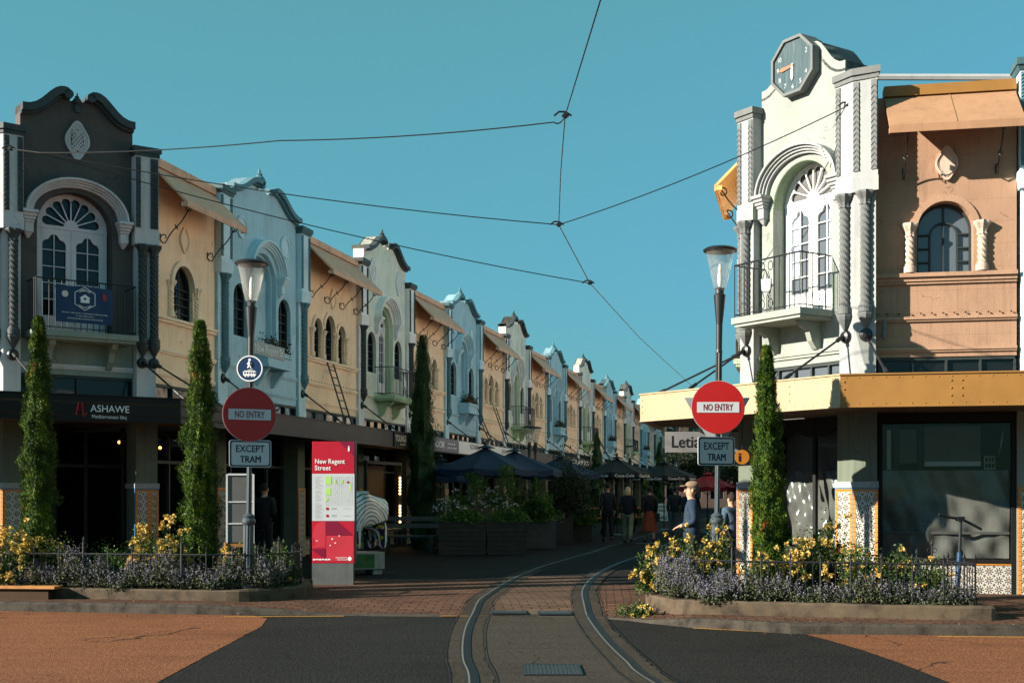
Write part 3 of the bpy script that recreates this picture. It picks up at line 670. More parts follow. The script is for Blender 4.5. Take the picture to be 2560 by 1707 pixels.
SX, SY = math.sin(TH), math.cos(TH); LW = 11.70
def street(a, L=LW): return (a*SX - L*SY*1., a*SY + L*SX)      # a metres along the left-hand row
RZ_L = math.atan2(SY, SX)
def place(o, a): o.location = (*street(a), 0); o.rotation_euler = (0, 0, RZ_L)
ORD = ['first', 'second', 'third', 'fourth', 'fifth', 'sixth', 'seventh', 'eighth', 'ninth', 'tenth']
def build_row():
    gb = gable_unit('blue'); gg = gable_unit('green'); cr = cream_unit()
    out = []
    a = 22.71; P = 8.03
    for k in range(10):
        blue = k % 2 == 0; proto = gb if blue else gg
        o = proto if k < 2 else copy_tree(proto)
        place(o, a + P*k)
        nb = k//2
        nm = ['nearest', 'second nearest', 'third nearest', 'fourth nearest', 'farthest visible'][nb]
        o['label'] = (f'{nm} sky-blue gabled shop of the left row' + (', behind the left lamp post' if k == 0 else '')) if blue else \
                     (f'{nm} pale mint gabled shop of the left row' + (', with an iron balcony' if k == 1 else ''))
        o['group'] = 'gabled shops of the left-hand terrace'; out.append(o)
        c = cr if k == 0 else copy_tree(cr); place(c, a + 4.6 + P*k)
        c['label'] = 'cream shop with three arched windows, ' + (['nearest', 'second', 'third', 'fourth', 'fifth', 'sixth', 'seventh', 'eighth', 'ninth', 'last'][k]) + ' along the left row' + (', beside the leaning ladder' if k == 0 else '')
        c['group'] = 'cream shops of the left-hand terrace'; out.append(c)
    return out
ROW = build_row()
# ------------------------------------------------------------------ the two chamfered corner buildings
def frame(ox, oy, dx, dy): return (ox, oy, math.atan2(dy, dx))
def to_world(fr, x, y):
    c, s = math.cos(fr[2]), math.sin(fr[2]); return (fr[0]+x*c-y*s, fr[1]+x*s+y*c)
def fmat(fr, z=0.): return Matrix.Translation((fr[0], fr[1], z)) @ Matrix.Rotation(fr[2], 4, 'Z')
def on(fr, yo, u, v):
    """where the sight line of photo pixel (u,v) meets the plane y=yo of a frame: local (x, z)"""
    k = (u-1280)/F; px, py = to_world(fr, 0, yo); dx, dy = math.cos(fr[2]), math.sin(fr[2])
    a = (k*py-px)/(dx-k*dy); return a, EY+(HV-v)*(py+a*dy)/F
FM = frame(-6.94, 22.32, math.sin(R(53)), math.cos(R(53)))       # left chamfer
FR_ = frame(5.14, 18.74, math.sin(R(32.6)), -math.cos(R(32.6)))  # right chamfer
FT = frame(6.67, 18.29, math.sin(R(78.7)), -math.cos(R(78.7)))   # right front wall
def merge_into(root, tmp):
    mm = fmat((root.location.x, root.location.y, root.rotation_euler.z)).inverted() @ fmat((tmp.location.x, tmp.location.y, tmp.rotation_euler.z))
    for ch in list(KIDS.get(tmp.name, [])):
        ch.parent = root; ch.matrix_local = mm @ ch.matrix_basis; KIDS.setdefault(root.name, []).append(ch)
    KIDS.pop(tmp.name, None); bpy.data.objects.remove(tmp)
def local(root_fr, pts):
    inv = fmat(root_fr).inverted(); return [tuple((inv @ Vector((x, y, 0)))[:2]) for x, y in pts]
def grow(poly, d):
    cx = sum(p[0] for p in poly)/len(poly); cy = sum(p[1] for p in poly)/len(poly); o = []
    for x, y in poly:
        r = math.hypot(x-cx, y-cy); o.append((cx+(x-cx)*(r+d)/r, cy+(y-cy)*(r+d)/r))
    return o
def corner_pier(root, rf, poly, faces, mats, zc=7.92, targets=(), ground=True, tilez=1.72, discs=True):
    """poly, faces in world plan; faces = list of (left point, right point) as seen from outside"""
    pm, dm, cm, gm = mats; P = local(rf, poly)
    m = MB(); m.plan(P, 6.36, zc-.11).plan(grow(P, .015), 6.14, 6.358).plan(grow(P, -.05), 3.2, 6.138); p = m.build('pier', pm, root)
    m = MB(); m.plan(grow(P, .06), zc-.1, zc).plan(grow(P, .025), zc-.17, zc-.102); m.build('pier_cap', cm, p)
    zz = MB()
    for k, (a, b) in enumerate(faces):
        A, B_ = [Vector(q) for q in local(rf, [a, b])]; d = B_-A; w = d.length; ang = math.atan2(d.y, d.x)
        mm = Matrix.Translation((A.x, A.y, 0)) @ Matrix.Rotation(ang, 4, 'Z')
        zz.M = mm; zigzag(zz, .0+.012, .095, -.03, 6.45, zc-.2, .085)
        if k == len(faces)-1: zigzag(zz, w-.095, w-.012, -.03, 6.45, zc-.2, .085)
        c = mm @ Vector((w*.5, -.0, 0)); cn = mm @ Vector((w*.5, -.05, 0))
        twist_column(p, c.x, c.y, 4.34, 6.14, dm, r=.07)
        m = MB(); m.lathe([(.012,4.09),(.10,4.25),(.115,4.3),(.115,4.33)], (c.x, c.y, 0), 8); m.build('cone_bracket', dm, p)
        if discs and k < len(targets):
            m = MB(); m.M = mm; m.lathe([(.10,-.02),(.10,.0),(.08,.035),(.03,.05)], (w*.5, 0.02, 4.0), 20, axis='y'); an = m.build('anchor_plate', M['black'], p)
            q = Vector((*local(rf, [targets[k][:2]])[0], targets[k][2])); s = mm @ Vector((w*.5, -.03, 4.0)); d3 = q-s
            m = MB(); m.tube([s, q], .017, 8); m.tube([s, s+d3*.09], .035, 8); m.tube([s+d3*.8, s+d3*.9], .03, 8); m.build('tie_rod', M['black'], an)
    zz.M = None; zz.build('chevron_strip', dm, p)
    if ground:
        Q = grow(P, -.02); m = MB(); m.plan(Q, .05, 2.9); g = m.build('shop_pier', gm, root)
        m = MB(); m.plan(grow(P, .02), tilez, tilez+.09); m.build('stone_band', M['whitepier'], g)
        for (a, b) in faces:
            A, B_ = [Vector(q) for q in local(rf, [a, b])]; d = B_-A; w = d.length
            mm = Matrix.Translation((A.x, A.y, 0)) @ Matrix.Rotation(math.atan2(d.y, d.x), 4, 'Z')
            m = MB(); m.box(.045, w-.045, -.012, .02, .1, tilez-.06); t = m.build('tile_panel', M['tile'], g); t.matrix_local = mm
            m = MB(); m.box(.0, .045, -.016, .02, .1, tilez-.02).box(w-.045, w, -.016, .02, .1, tilez-.02).box(.046, w-.046, -.016, .02, tilez-.06, tilez-.02); e = m.build('tile_border', M['orange'], t)
            m = MB(); m.box(-.008, w+.008, -.017, .02, tilez-.019, tilez-.002).box(-.012, -.001, -.014, .02, .1, tilez-.02); m.build('tile_edge', M['bluetile'], t)
    return p
def fascia(root, rf, a, b, mat, zt=3.23, th=.39, rivets=False):
    A, B_ = [Vector(q) for q in local(rf, [a, b])]; d = B_-A; w = d.length; mm = Matrix.Translation((A.x, A.y, 0)) @ Matrix.Rotation(math.atan2(d.y, d.x), 4, 'Z')
    m = MB(); m.box(0, w, 0, .045, zt-th, zt).box(-.01, w+.01, -.02, .07, zt, zt+.02).box(0, w, -.012, .05, zt-th-.02, zt-th)
    if rivets:
        for z in (zt-.035, zt-th+.03):
            n = int(w/.17)
            for i in range(n): m.ball((.08+i*.17, -.002, z), (.009,.009,.009), 5, 3)
        for x in (.05, w-.05, w*.42, w*.46, w*.78):
            for k in range(3): m.ball((x, -.004, zt-.09-k*.1), (.013,.012,.013), 6, 4)
    o = m.build('fascia', mat, root); o.matrix_local = mm; return o

# ---- left corner
mf = to_world(FM, 0, 0)
LC = empty('corner_building', (FM[0], FM[1], 0), FM[2], 'dark grey gabled corner building on the left with a blue banner on its balcony', 'building')
g0, g1, gc = -1.95, .02, -.98
Lp, mid, Rp = profile(g0, g1, 8.36, 8.76)
MB().wall([(g0, 4.32), (g1, 4.32)] + list(reversed(Lp+mid+Rp)), [opening(gc-.03, 4.42, 6.3, .66, .66)], 0, .3).build('wall', M['slate'], LC)
MB().wall(rect(g0, g1, 3.72, 4.318), y0=-.01, y1=.3).build('wall', M['mashlow'], LC)
m = MB(); string_course(m, g0, g1, 3.88); m.build('string_course', M['mashpier'], LC)
cornice(LC, Lp, Rp, M['gunmetal'], th=.13, pr=.16); finial(LC, gc, 8.5, M['gunmetal'], .55, y=.0)
hood(LC, gc-.02, 6.5, .9, .68, M['mashpier']); fanlight_door(LC, gc-.03, 4.46, 6.42, .64, M['wdoor'], yd=.24)
oval(LC, gc, 7.88, .2, .32, M['mashpier'], lattice=True)
balcony(LC, gc, .9, 4.33, 5.3, M['mashlow'], proj=.6, emblem=False)
pL = to_world(FM, -2.28, -.2); pL2 = to_world(FM, -1.95, -.2); fd = (-SY, SX)      # front wall runs away to the left
front_end = (pL[0]+fd[0]*.35, pL[1]+fd[1]*.35)
MP = (M['mashpier'], M['gunmetal'], M['gunmetal'], M['shoppier'])
tg = lambda u, v, z: (*G(u, v, z), z)
corner_pier(LC, FM, [front_end, pL, pL2, to_world(FM, -1.95, .3), to_world(FM, -2.4, .4)], [(front_end, pL), (pL, pL2)], MP, targets=[((pL[0]-1.6), pL[1]-1.0, 3.25), (*to_world(FM, -2.0, -1.6), 3.27)])
pR = to_world(FM, .0, -.2); pC = to_world(FM, .27, -.2); pS = street(20.25, 11.55)
corner_pier(LC, FM, [pR, pC, pS, street(20.25, 11.95), to_world(FM, 0, .3)], [(pR, pC), (pC, pS)], MP, targets=[(*to_world(FM, .35, -1.6), 3.27), (*street(21.1, 10.7), 3.27)])
tmp = empty('tmp', (*street(20.25), 0), RZ_L); W1 = 2.46
MB().wall(rect(-.05, W1, 3.66, 7.65), [opening(1.16, 4.93, 5.55, .4, .44)], 0, .3).build('wall', M['cream'], tmp)
arched_window(tmp, 1.16, 4.93, 5.55, .4, .44, M['darkframe'], 'cross', yd=.07)
m = MB(); m.band(arc(1.16, 5.55, .5, .54), arc(1.16, 5.55, .402, .442), -.05, .01); m.build('window_arch', M['creamtrim'], tmp)
for x in (.66, 1.68): twist_column(tmp, x, -.02, 4.95, 5.64, M['creamtrim'], r=.06, pitch=9.)
m = MB(); m.box(0, W1, -.09, .02, 4.88, 4.93).box(0, W1, -.05, .02, 4.82, 4.879); m.build('sill', M['creamtrim'], tmp)
m = MB(); string_course(m, 0, W1, 4.3); string_course(m, 0, W1, 3.86, .035, .05); m.build('string_course', M['creamtrim'], tmp)
awning(tmp, .01, W1-.01, M['awn'], 2, cx=.3, bz=6.35); oval(tmp, 1.2, 6.5, .16, .24, M['creamtrim']); transom(tmp, 0, W1, n=3)
shopfront(tmp, .05, W1, n=2, door=0); merge_into(LC, tmp)
transom_tmp = empty('tmp', (FM[0], FM[1], 0), FM[2]); transom(transom_tmp, g0, g1, 3.0, 3.72, n=2)
m = MB(); 
for x in (g0+.02, gc-.25, gc+.3, g1-.02): m.box(x-.03, x+.03, .45, .52, .1, 2.84)
m.box(g0, g1, .45, .52, 2.1, 2.16); m.build('shopfront', M['blackmatte'], transom_tmp); merge_into(LC, transom_tmp)
# canopy over the footpath, front edge broken at the chamfer
c0 = (-8.09, 19.3); c1 = (-5.66, 20.91); cL = (c0[0]-.83*.75, c0[1]-.553*.75); cS = street(22.72, 10.5); cF = (cL[0]+fd[0]*3, cL[1]+fd[1]*3)
f1 = fascia(LC, FM, cL, c1, M['blackmatte']); fascia(LC, FM, c1, cS, M['fascia']); fascia(LC, FM, cF, cL, M['blackmatte'])
m = MB(); back = [street(22.7, 11.75), to_world(FM, .1, .1), to_world(FM, -2.2, .1), (cF[0]+.5, cF[1]+1.2)]
P = local(FM, [cF, cL, c1, cS]+back); m.plan(P, 2.9, 2.94).plan(P, 3.1, 3.14); m.build('soffit', M['soffit'], LC)
tx = MB(); w = math.hypot(c1[0]-cL[0], c1[1]-cL[1]); fF = frame(cL[0], cL[1], c1[0]-cL[0], c1[1]-cL[1])
xa, za = on(fF, 0, 207, 1028); xb, _ = on(fF, 0, 320, 1028)
text(tx, 'ASHAWE', (xa+.1+xb)/2+.02, za, xb-xa-.1, .115, -.004, .004)

text(tx, 'Mediterranean bbq', (xa+xb)/2+.06, za-.105, (xb-xa)*.76, .06, -.004)
o = tx.build('lettering', M['inkwhite'], LC); o.matrix_local = local_m = fmat(FM).inverted() @ fmat(fF)
tx = MB(); q = [(xa-.11, za-.06), (xa-.075, za+.14), (xa-.06, za-.0), (xa-.015, za+.15), (xa+.005, za-.09), (xa+.06, za-.02)]
tx.tube([(a, -.008, b) for a, b in q], .009, 5); o = tx.build('lettering', paint('brush red', (.6,.03,.03), .5), LC); o.matrix_local = local_m
# dark dining room behind the open front
rp = local(FM, [street(20.3, 12.3), to_world(FM, -2.2, .5), to_world(FM, -5.5, 3.5), to_world(FM, -3, 7), street(24, 17)])
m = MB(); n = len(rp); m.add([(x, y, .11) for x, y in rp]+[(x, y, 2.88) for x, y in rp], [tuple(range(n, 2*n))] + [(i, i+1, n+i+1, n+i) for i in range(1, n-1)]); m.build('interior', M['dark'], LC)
m = MB(); bp = local(FM, [street(20.3, 12.1), street(22.7, 12.1), street(22.7, 20), to_world(FM, -6, 6), to_world(FM, -2.4, .5), to_world(FM, 0, .32)]); m.plan(bp, 3.2, 7.5); m.build('roof', M['roof'], LC)
m = MB(); fe = (front_end[0]+fd[0]*6, front_end[1]+fd[1]*6)
A = local(FM, [front_end])[0]; B_ = local(FM, [fe])[0]; m.plan([A, B_, (B_[0]+.1, B_[1]+.3), (A[0]+.1, A[1]+.3)], 3.3, 7.7); m.build('wall', M['cream'], LC)
for u, v, d in ((298, 1105, 23.2), (400, 1119, 22.9), (212, 1115, 23.5)):
    x = (u-1280)/F*d; z = EY+(HV-v)*d/F; lx, ly = local(FM, [(x, d)])[0]
    m = MB(); m.ball((lx, ly, z), .03, 8, 6); m.build('pendant_bulb', M['amberlamp'], LC)

# banner on the balcony rail
bx0, bz1 = on(FM, -.6, 140, 711); bx1, _ = on(FM, -.6, 281, 724); _, bz0 = on(FM, -.6, 140, 803)
BN = empty('banner', (*to_world(FM, (bx0+bx1)/2, -.61), (bz0+bz1)/2), FM[2], 'dark blue construction banner with a white house logo tied to the left balcony', 'banner')
w = (bx1-bx0)/2; h = (bz1-bz0)/2
m = MB(); vs = []; nx = 12
for j in range(5):
    for i in range(nx+1): vs.append((-w+2*w*i/nx, .006*math.sin(i*1.3+j), -h+2*h*j/4))
m.add(vs, [(j*(nx+1)+i, j*(nx+1)+i+1, (j+1)*(nx+1)+i+1, (j+1)*(nx+1)+i) for j in range(4) for i in range(nx)]); m.build('sheet', M['navy'], BN)
m = MB(); hx = [(.0+.205*math.cos(PI/2+PI*i/3), .11+.205*math.sin(PI/2+PI*i/3)) for i in range(6)]; hi = [(x*.94, .11+(z-.11)*.94) for x, z in hx]
m.band(hx, hi, -.016, -.012, closed=True); m.wall([(-.075,.04),(.075,.04),(.075,.12),(.1,.12),(0,.185),(-.1,.12),(-.075,.12)], [rect(-.02,.02,.09,.13)], -.016, -.012)
def curved(st, r, top, s=.05):
    n = len(st)
    for i, ch in enumerate(st):
        a = (-.62+1.24*i/(n-1)) if top else (-.72+1.44*i/(n-1)); b = a if top else -a
        cx = r*math.sin(a); cz = .11+(r*math.cos(a) if top else -r*math.cos(a)-.0)
        if ch != ' ': text(m, ch, 0, 0, s*.62, s*.7, -.013, .01, xf=lambda p: (cx+p[0]*math.cos(b)+(p[2]-s*.35)*math.sin(b), p[1], cz-p[0]*math.sin(b)+(p[2]-s*.35)*math.cos(b)))
curved('HOMEBASE', .145, True, .042); curved('CONSTRUCTION', .15, False, .034)
text(m, 'Modern approach, traditional craftsmanship', 0, -.155, .78, .022, -.013); text(m, 'P: 027 855 5014', 0, -.205, .3, .022, -.013); text(m, 'www.homebaseconstruction.co.nz', 0, -.25, .62, .024, -.013)
m.build('printing', M['inkwhite'], BN)
m = MB(); m.wall([(-.34+.055*math.cos(2*PI*i/20), .17+.055*math.sin(2*PI*i/20)) for i in range(20)], y0=-.015, y1=-.012); m.build('round_badge', M['pink'], BN)
m = MB(); m.box(.31, .37, -.015, -.012, .11, .22); m.build('red_badge', M['red'], BN)

# ---- right corner
M['innerlight'] = paint('pale reflection and hem paint', (.55,.55,.52), .6); M['reveal'] = stucco('pale green arch plaster', (.22,.29,.20), .4)  # first: pale paint standing in for sunlit reflections, also used on the blind hem
RC = empty('corner_building', (FR_[0], FR_[1], 0), FR_[2], 'white gabled corner building with octagonal clock and ochre canopy on the right', 'building')
g0, g1, gc = -1.85, -.05, -.95
Lp, mid, Rp = profile(g0, g1, 8.28, 8.76)
MB().wall([(g0, 3.68), (g1, 3.68)] + list(reversed(Lp+mid+Rp)), [opening(gc, 4.5, 6.3, .64, .64)], 0, .3).build('wall', M['white'], RC)
m = MB(); string_course(m, g0, g1, 3.86, .06, .07); m.build('string_course', M['white'], RC)
cornice(RC, Lp, Rp, M['gunmetal'], th=.12, pr=-.02, dep=.75)
hood(RC, gc, 6.5, .88, .68, M['whitepier'])
m = MB(); m.band(opening(gc, 4.5, 6.3, .645, .645)[1:], opening(gc, 4.5, 6.3, .63, .63)[1:], .005, .3); m.build('arch_reveal', M['reveal'], RC)
fanlight_door(RC, gc, 4.55, 6.42, .62, M['white_clean'], yd=.25, curtain=True, glass='glassgrey')
balcony(RC, -1.05, .76, 4.37, 5.32, M['white'], proj=.72)
WP = (M['whitepier'], M['greystone'], M['greystone'], M['shoppier'])
a0 = to_world(FR_, -.05, -.2); a1 = to_world(FR_, .3, -.22); a2 = to_world(FT, -1.19, -.36)
cr1 = (4.44, 16.56); cr2 = (2.09, 19.95); cr3 = (cr1[0]+.981*3.4, cr1[1]-.196*3.4); cr4 = (cr2[0]+SX*2.6, cr2[1]+SY*2.6)
corner_pier(RC, FR_, [a0, a1, a2, to_world(FT, -1.19, .3), to_world(FR_, -.05, .3)], [(a0, a1), (a1, a2)], WP, zc=7.98, targets=[(3.9, 17.95, 3.24), (*to_world(FT, -1.14, -1.5), 3.24)])
b0 = street(21.35, 1.02); b1 = to_world(FR_, -2.22, -.2); b2 = to_world(FR_, -1.85, -.2)
corner_pier(RC, FR_, [b0, b1, b2, to_world(FR_, -1.85, .3), street(21.35, .5)], [(b0, b1), (b1, b2)], WP, zc=8.0, targets=[(2.3, 20.9, 3.24), (2.75, 19.6, 3.24)])
transom_t = empty('tmp', (FR_[0], FR_[1], 0), FR_[2]); transom(transom_t, g0, g1, 3.05, 3.68, n=5, glass='glassgrey')
m = MB()
for x in (g0+.03, gc+.02, g1-.03): m.box(x-.03, x+.03, .25, .31, .1, 2.84)
m.box(g0, g1, .25, .31, .7, .76)
for k in range(2):
    xa = g0+.05+k*.9; n = 10                              # wavy tracery under the canopy
    m.wall([(xa, 2.84)] + [(xa+.85*i/n, 2.66-.13*abs(math.cos(PI*i/n))) for i in range(n+1)] + [(xa+.85, 2.84)], y0=.26, y1=.3)
sf = m.build('shopfront', M['blackmatte'], transom_t); MB().box(g0, g1, .32, .325, .76, 2.84).build('pane', M['clear'], sf); MB().box(g0, g1, .27, .3, .1, .699).build('stall_riser', M['dark'], sf)
merge_into(RC, transom_t)
tmp = empty('tmp', (FT[0], FT[1], 0), FT[2]); x0, x1 = -1.3, .82
MB().wall(rect(x0, x1, 3.68, 7.6), [opening(-.19, 4.92, 5.58, .4, .42)], 0, .3).build('wall', M['terra'], tmp)
arched_window(tmp, -.19, 4.92, 5.58, .4, .42, M['darkframe'], 'arch', yd=.16, glass='glassgrey')
m = MB(); m.band(opening(-.19, 4.93, 5.58, .5, .52), opening(-.19, 4.93, 5.58, .402, .422), -.03, .01); m.build('window_arch', M['terratrim'], tmp)
for x in (-.70, .33): twist_column(tmp, x, -.03, 4.94, 5.68, M['terrapale'], r=.062, pitch=9.)
m = MB(); m.box(x0, x1, -.10, .02, 4.87, 4.93).box(x0, x1, -.06, .02, 4.81, 4.869).box(x0, x1, -.035, .02, 4.77, 4.809); m.build('sill', M['terratrim'], tmp)
m = MB(); string_course(m, x0, x1, 4.26, .06, .05); string_course(m, x0, x1, 3.8, .05, .05); m.build('string_course', M['terratrim'], tmp)
m = MB()
for i in range(13): m.ball((x0+.12+i*.16, -.03, 4.33), .014, 6, 4)
m.build('nail_row', M['black'], tmp)
awning(tmp, -1.06, .8, M['awnr'], 2, ztop=7.6, zlow=6.98, cx=.27, bz=6.42, mcope=M['ochre']); oval(tmp, -.17, 6.56, .15, .235, M['terrapale'], y=-.05)
transom(tmp, -1.14, .8, 3.02, 3.68, n=4)
m = MB(); m.lathe([(.03,0),(.035,.02),(.035,.26),(.02,.29)], (-1.08, -.14, 3.95), 10); m.box(-1.1, -1.06, -.12, 0, 4.0, 4.04); m.build('antenna', M['greystone'], tmp)
m = MB(); m.tube([(-1.6, .5, 8.12), (.9, .35, 7.9)], .05, 6); m.build('roof_rail', M['steel'], tmp)
# shop window with plastic sheeting behind the glass
m = MB()
for x in (-1.12, .78): m.box(x-.03, x+.03, .0, .07, .1, 2.84)
m.box(-1.09, .75, .0, .07, .6, .65).box(-1.09, .75, .0, .07, 2.7, 2.84).box(-.86, -.8, .55, .6, .65, 2.7).box(-.5, -.44, .55, .6, 1.9, 2.7).box(-1.09, .75, .5, .53, 1.93, 1.97)
sf = m.build('shopfront', M['blackmatte'], tmp); MB().box(-1.09, .75, .045, .05, .65, 2.7).build('pane', M['clear'], sf)
MB().box(-1.09, .75, .03, .06, .14, .56).build('stall_riser', M['tile'], sf); MB().box(-1.1, .76, .022, .062, .561, .6).build('tile_border', M['orange'], sf)
def sheet(parent, name, xa, xb, za, zb, y, mat, amp=.03, ph=0.):
    m = MB(); nx, nz = 34, 24; vs = []
    for j in range(nz+1):
        for i in range(nx+1):
            x = i/nx; z = j/nz; d = amp*(math.sin(9*x+5*z+ph)+.6*math.sin(23*x-11*z+ph*2)*(1-z)+.35*math.sin(41*x+13*z))
            vs.append((xa+(xb-xa)*x, y+d*.5, za+(zb-za)*z))
    m.add(vs, [(j*(nx+1)+i, j*(nx+1)+i+1, (j+1)*(nx+1)+i+1, (j+1)*(nx+1)+i) for j in range(nz) for i in range(nx)]); return m.build(name, mat, parent, smooth=True)
sheet(sf, 'plastic_sheet', -1.08, .74, .66, 1.98, .15, M['film'], .10)
MB().box(-.42, .4, .5, .51, 2.05, 2.66).build('blind', M['filmdk'], sf); m = MB(); m.box(-.78, -.52, .6, .61, 2.1, 2.62)
m.build('inner_window_shape', M['filmdk'], sf)
m = MB(); m.box(-.97, -.91, .56, .57, 2.0, 2.62); m.build('reflection_strip', M['innerlight'], sf); m = MB(); m.wall(rect(.46, .62, 2.0, 2.2), [rect(.475+.048*i, .515+.048*i, 2.02+.09*j, 2.095+.09*j) for i in range(3) for j in range(2)], .55, .56); m.build('inner_window_shape', M['innerlight'], sf)  # pale strip and small window grid: sunlit reflections painted as solid shapes
m = MB(); m.wall([(.66,2.2),(.72,2.45),(.72,2.62)][::-1], y0=.5, y1=.51); m.build('light_patch', M['innerlight'], sf); m = MB(); m.box(-.42, .4, .485, .495, 2.05, 2.12); m.build('blind_hem', M['innerlight'], sf); m = MB(); m.box(-1.08, .74, .10, .13, 1.02, 1.06); m.build('inner_rail', M['filmdk'], sf)  # the pale triangle is a painted patch of light
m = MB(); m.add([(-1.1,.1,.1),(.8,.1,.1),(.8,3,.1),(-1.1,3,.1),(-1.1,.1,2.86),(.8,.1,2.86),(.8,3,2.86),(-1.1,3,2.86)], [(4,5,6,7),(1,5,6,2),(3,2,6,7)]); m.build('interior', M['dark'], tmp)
merge_into(RC, tmp)
t3 = empty('tmp', (FR_[0], FR_[1], 0), FR_[2]); sheet(t3, 'plastic_sheet', g0+.05, g1-.06, .78, 2.0, .5, M['film'], .12, 1.3); sheet(t3, 'plastic_sheet', g0+.05, g1-.06, 2.0, 2.66, .52, M['filmdk'], .01, 1.3); merge_into(RC, t3)
# side wing along the street, with its yellow awning
tmp = empty('tmp', (*street(23.75, .84), 0), RZ_L+PI); W1 = 2.4
MB().wall(rect(0, W1, 3.66, 7.65), [opening(1.16, 4.93, 5.55, .4, .44)], 0, .3).build('wall', M['cream'], tmp)
arched_window(tmp, 1.16, 4.93, 5.55, .4, .44, M['darkframe'], 'cross', yd=.07); awning(tmp, .01, W1-.01, M['awny'], 2, cx=.3, bz=6.35)
shopfront(tmp, .05, W1-.05, n=2); room(tmp, 0, W1, 2.2); merge_into(RC, tmp)
fascia(RC, FR_, cr2, cr1, M['creamsteel'], 3.23, .415, True); fascia(RC, FR_, cr1, cr3, M['ochre'], 3.23, .415, True); fascia(RC, FR_, cr4, cr2, M['creamsteel'], 3.23, .415, True)
P = local(FR_, [(cr3[0], cr3[1]+.06), (cr1[0]+.02, cr1[1]+.06), (cr2[0]+.05, cr2[1]+.02), cr4, street(23.7, .7), to_world(FR_, -1.9, .2), to_world(FR_, -.0, .2), to_world(FT, 2.2, .05)])
m = MB(); m.plan(P, 2.85, 2.89).plan(P, 3.10, 3.14); m.build('soffit', M['soffit'], RC)
m = MB(); bp = local(FR_, [to_world(FT, .8, .31), to_world(FT, -1.15, .31), to_world(FR_, -.0, .31), to_world(FR_, -1.9, .31), street(21.6, .4), street(23.7, .4), street(23.7, -6), to_world(FT, .8, 8)]); m.plan(bp, 3.2, 7.55); m.build('roof', M['roof'], RC)
m = MB(); lm = local(FR_, [to_world(FR_, -1.2, 1.0)])[0]; m.box(lm[0]-.2, lm[0]+.2, lm[1]-.06, lm[1]+.06, 2.72, 2.82)
m.build('ceiling_lamp', M['greystone'], RC)
# octagonal clock
cx, cz = -1.02, 8.45; m = MB(); oc = lambda r: [(cx+r*math.cos(PI/8+PI*i/4), cz+r*math.sin(PI/8+PI*i/4)) for i in range(8)]
m.band(oc(.49), oc(.44), -.165, .2, closed=True); m.wall(oc(.47), y0=-.1, y1=.3); ck = m.build('clock', M['greystone'], RC)
cf = glassy('weathered clock glass', (.10,.19,.21), .25, .5, 0.); nt = cf.node_tree; N, L = nt.nodes, nt.links
v = coords(N, L, 'Object', (14, 14, 1.1)); L.new(ramp(N, L, noise(N, L, v, 1.6, 6, .7), [(.35, (.045,.075,.082)), (.55, (.075,.11,.118)), (.75, (.16,.2,.2))]), N['Principled BSDF'].inputs['Base Color'])
MB().wall(oc(.43), y0=-.13, y1=-.11).build('clock_face', cf, ck)
m = MB()
for k, s_ in ((9,'9'),(8,'8'),(7,'7'),(6,'6'),(5,'5'),(4,'4'),(10,'10'),(2,'2')):
    a = PI/2-2*PI*k/12; text(m, s_, cx+.33*math.cos(a), cz-.035+.33*math.sin(a), .045 if len(s_) < 2 else .07, .075, -.132)
m.build('numerals', M['mapgrey'], ck)
def hand(a, Ln, w, tail=.03):
    c, s = math.cos(a), math.sin(a); P = [(-tail,-w*.6),(Ln*.75,-w),(Ln,0),(Ln*.75,w),(-tail,w*.6)]
    m = MB(); m.wall([(cx+x*c-z*s, cz+x*s+z*c) for x, z in P], y0=-.15, y1=-.14); return m
hand(R(184), .31, .032).build('minute_hand', paint('peeled copper hand', (.34,.15,.085), .6, dirt=.5, dirtcol=(.4,.38,.34)), ck); hand(R(268), .24, .028).build('hour_hand', M['inkwhite'], ck)

# neighbour at the right edge of the photo
NB = empty('corner_neighbour_shop', (*to_world(FT, .82, 0), 0), FT[2], 'pale blue shop at the right edge beside the terracotta wall', 'building')
pier(NB, 0.0, .54, (M['bluepier'], M['tealm'], M['teal']), zc=8.02); m = MB(); m.box(.54, 3.5, 0, .3, 3.66, 8.1); m.build('wall', M['blue'], NB)
m = MB(); m.box(0, 3.5, .31, 8, 3.2, 7.4); m.build('roof', M['roof'], NB)
m = MB(); m.box(0, .5, -.03, .3, .1, 3.2); p_ = m.build('shop_pier', M['mashlow'], NB); tile_panel(p_, .06, .44, .12, 1.68, -.045)
MB().box(.5, 3.5, .1, .2, .1, 3.2).build('shopfront', M['blackmatte'], NB)

# right-hand row beyond the corner
GB = ROW[0]; GG = ROW[2]; CR = ROW[1]
def place_r(o, a_far): o.location = (*street(a_far, .84), 0); o.rotation_euler = (0, 0, RZ_L+PI)
a = 23.75; cry = None
for k in range(8):
    o = copy_tree(GG if k % 2 == 0 else GB); place_r(o, a+4.6); o['label'] = f'{"pale mint" if k%2==0 else "sky-blue"} gabled shop of the right row, {ORD[k]} behind the clock corner'; o['group'] = 'shops of the right-hand terrace'; a += 4.6
    o = copy_tree(CR); place_r(o, a+3.43); o['label'] = f'cream shop of the right row, {ORD[k]} one behind the clock corner'; o['group'] = 'shops of the right-hand terrace'; a += 3.43
    if k == 0: 
        for ch in KIDS[o.name]:
            if ch.name.startswith(('awning', 'coping')): ch.data = ch.data.copy(); ch.data.materials[0] = M['awny']
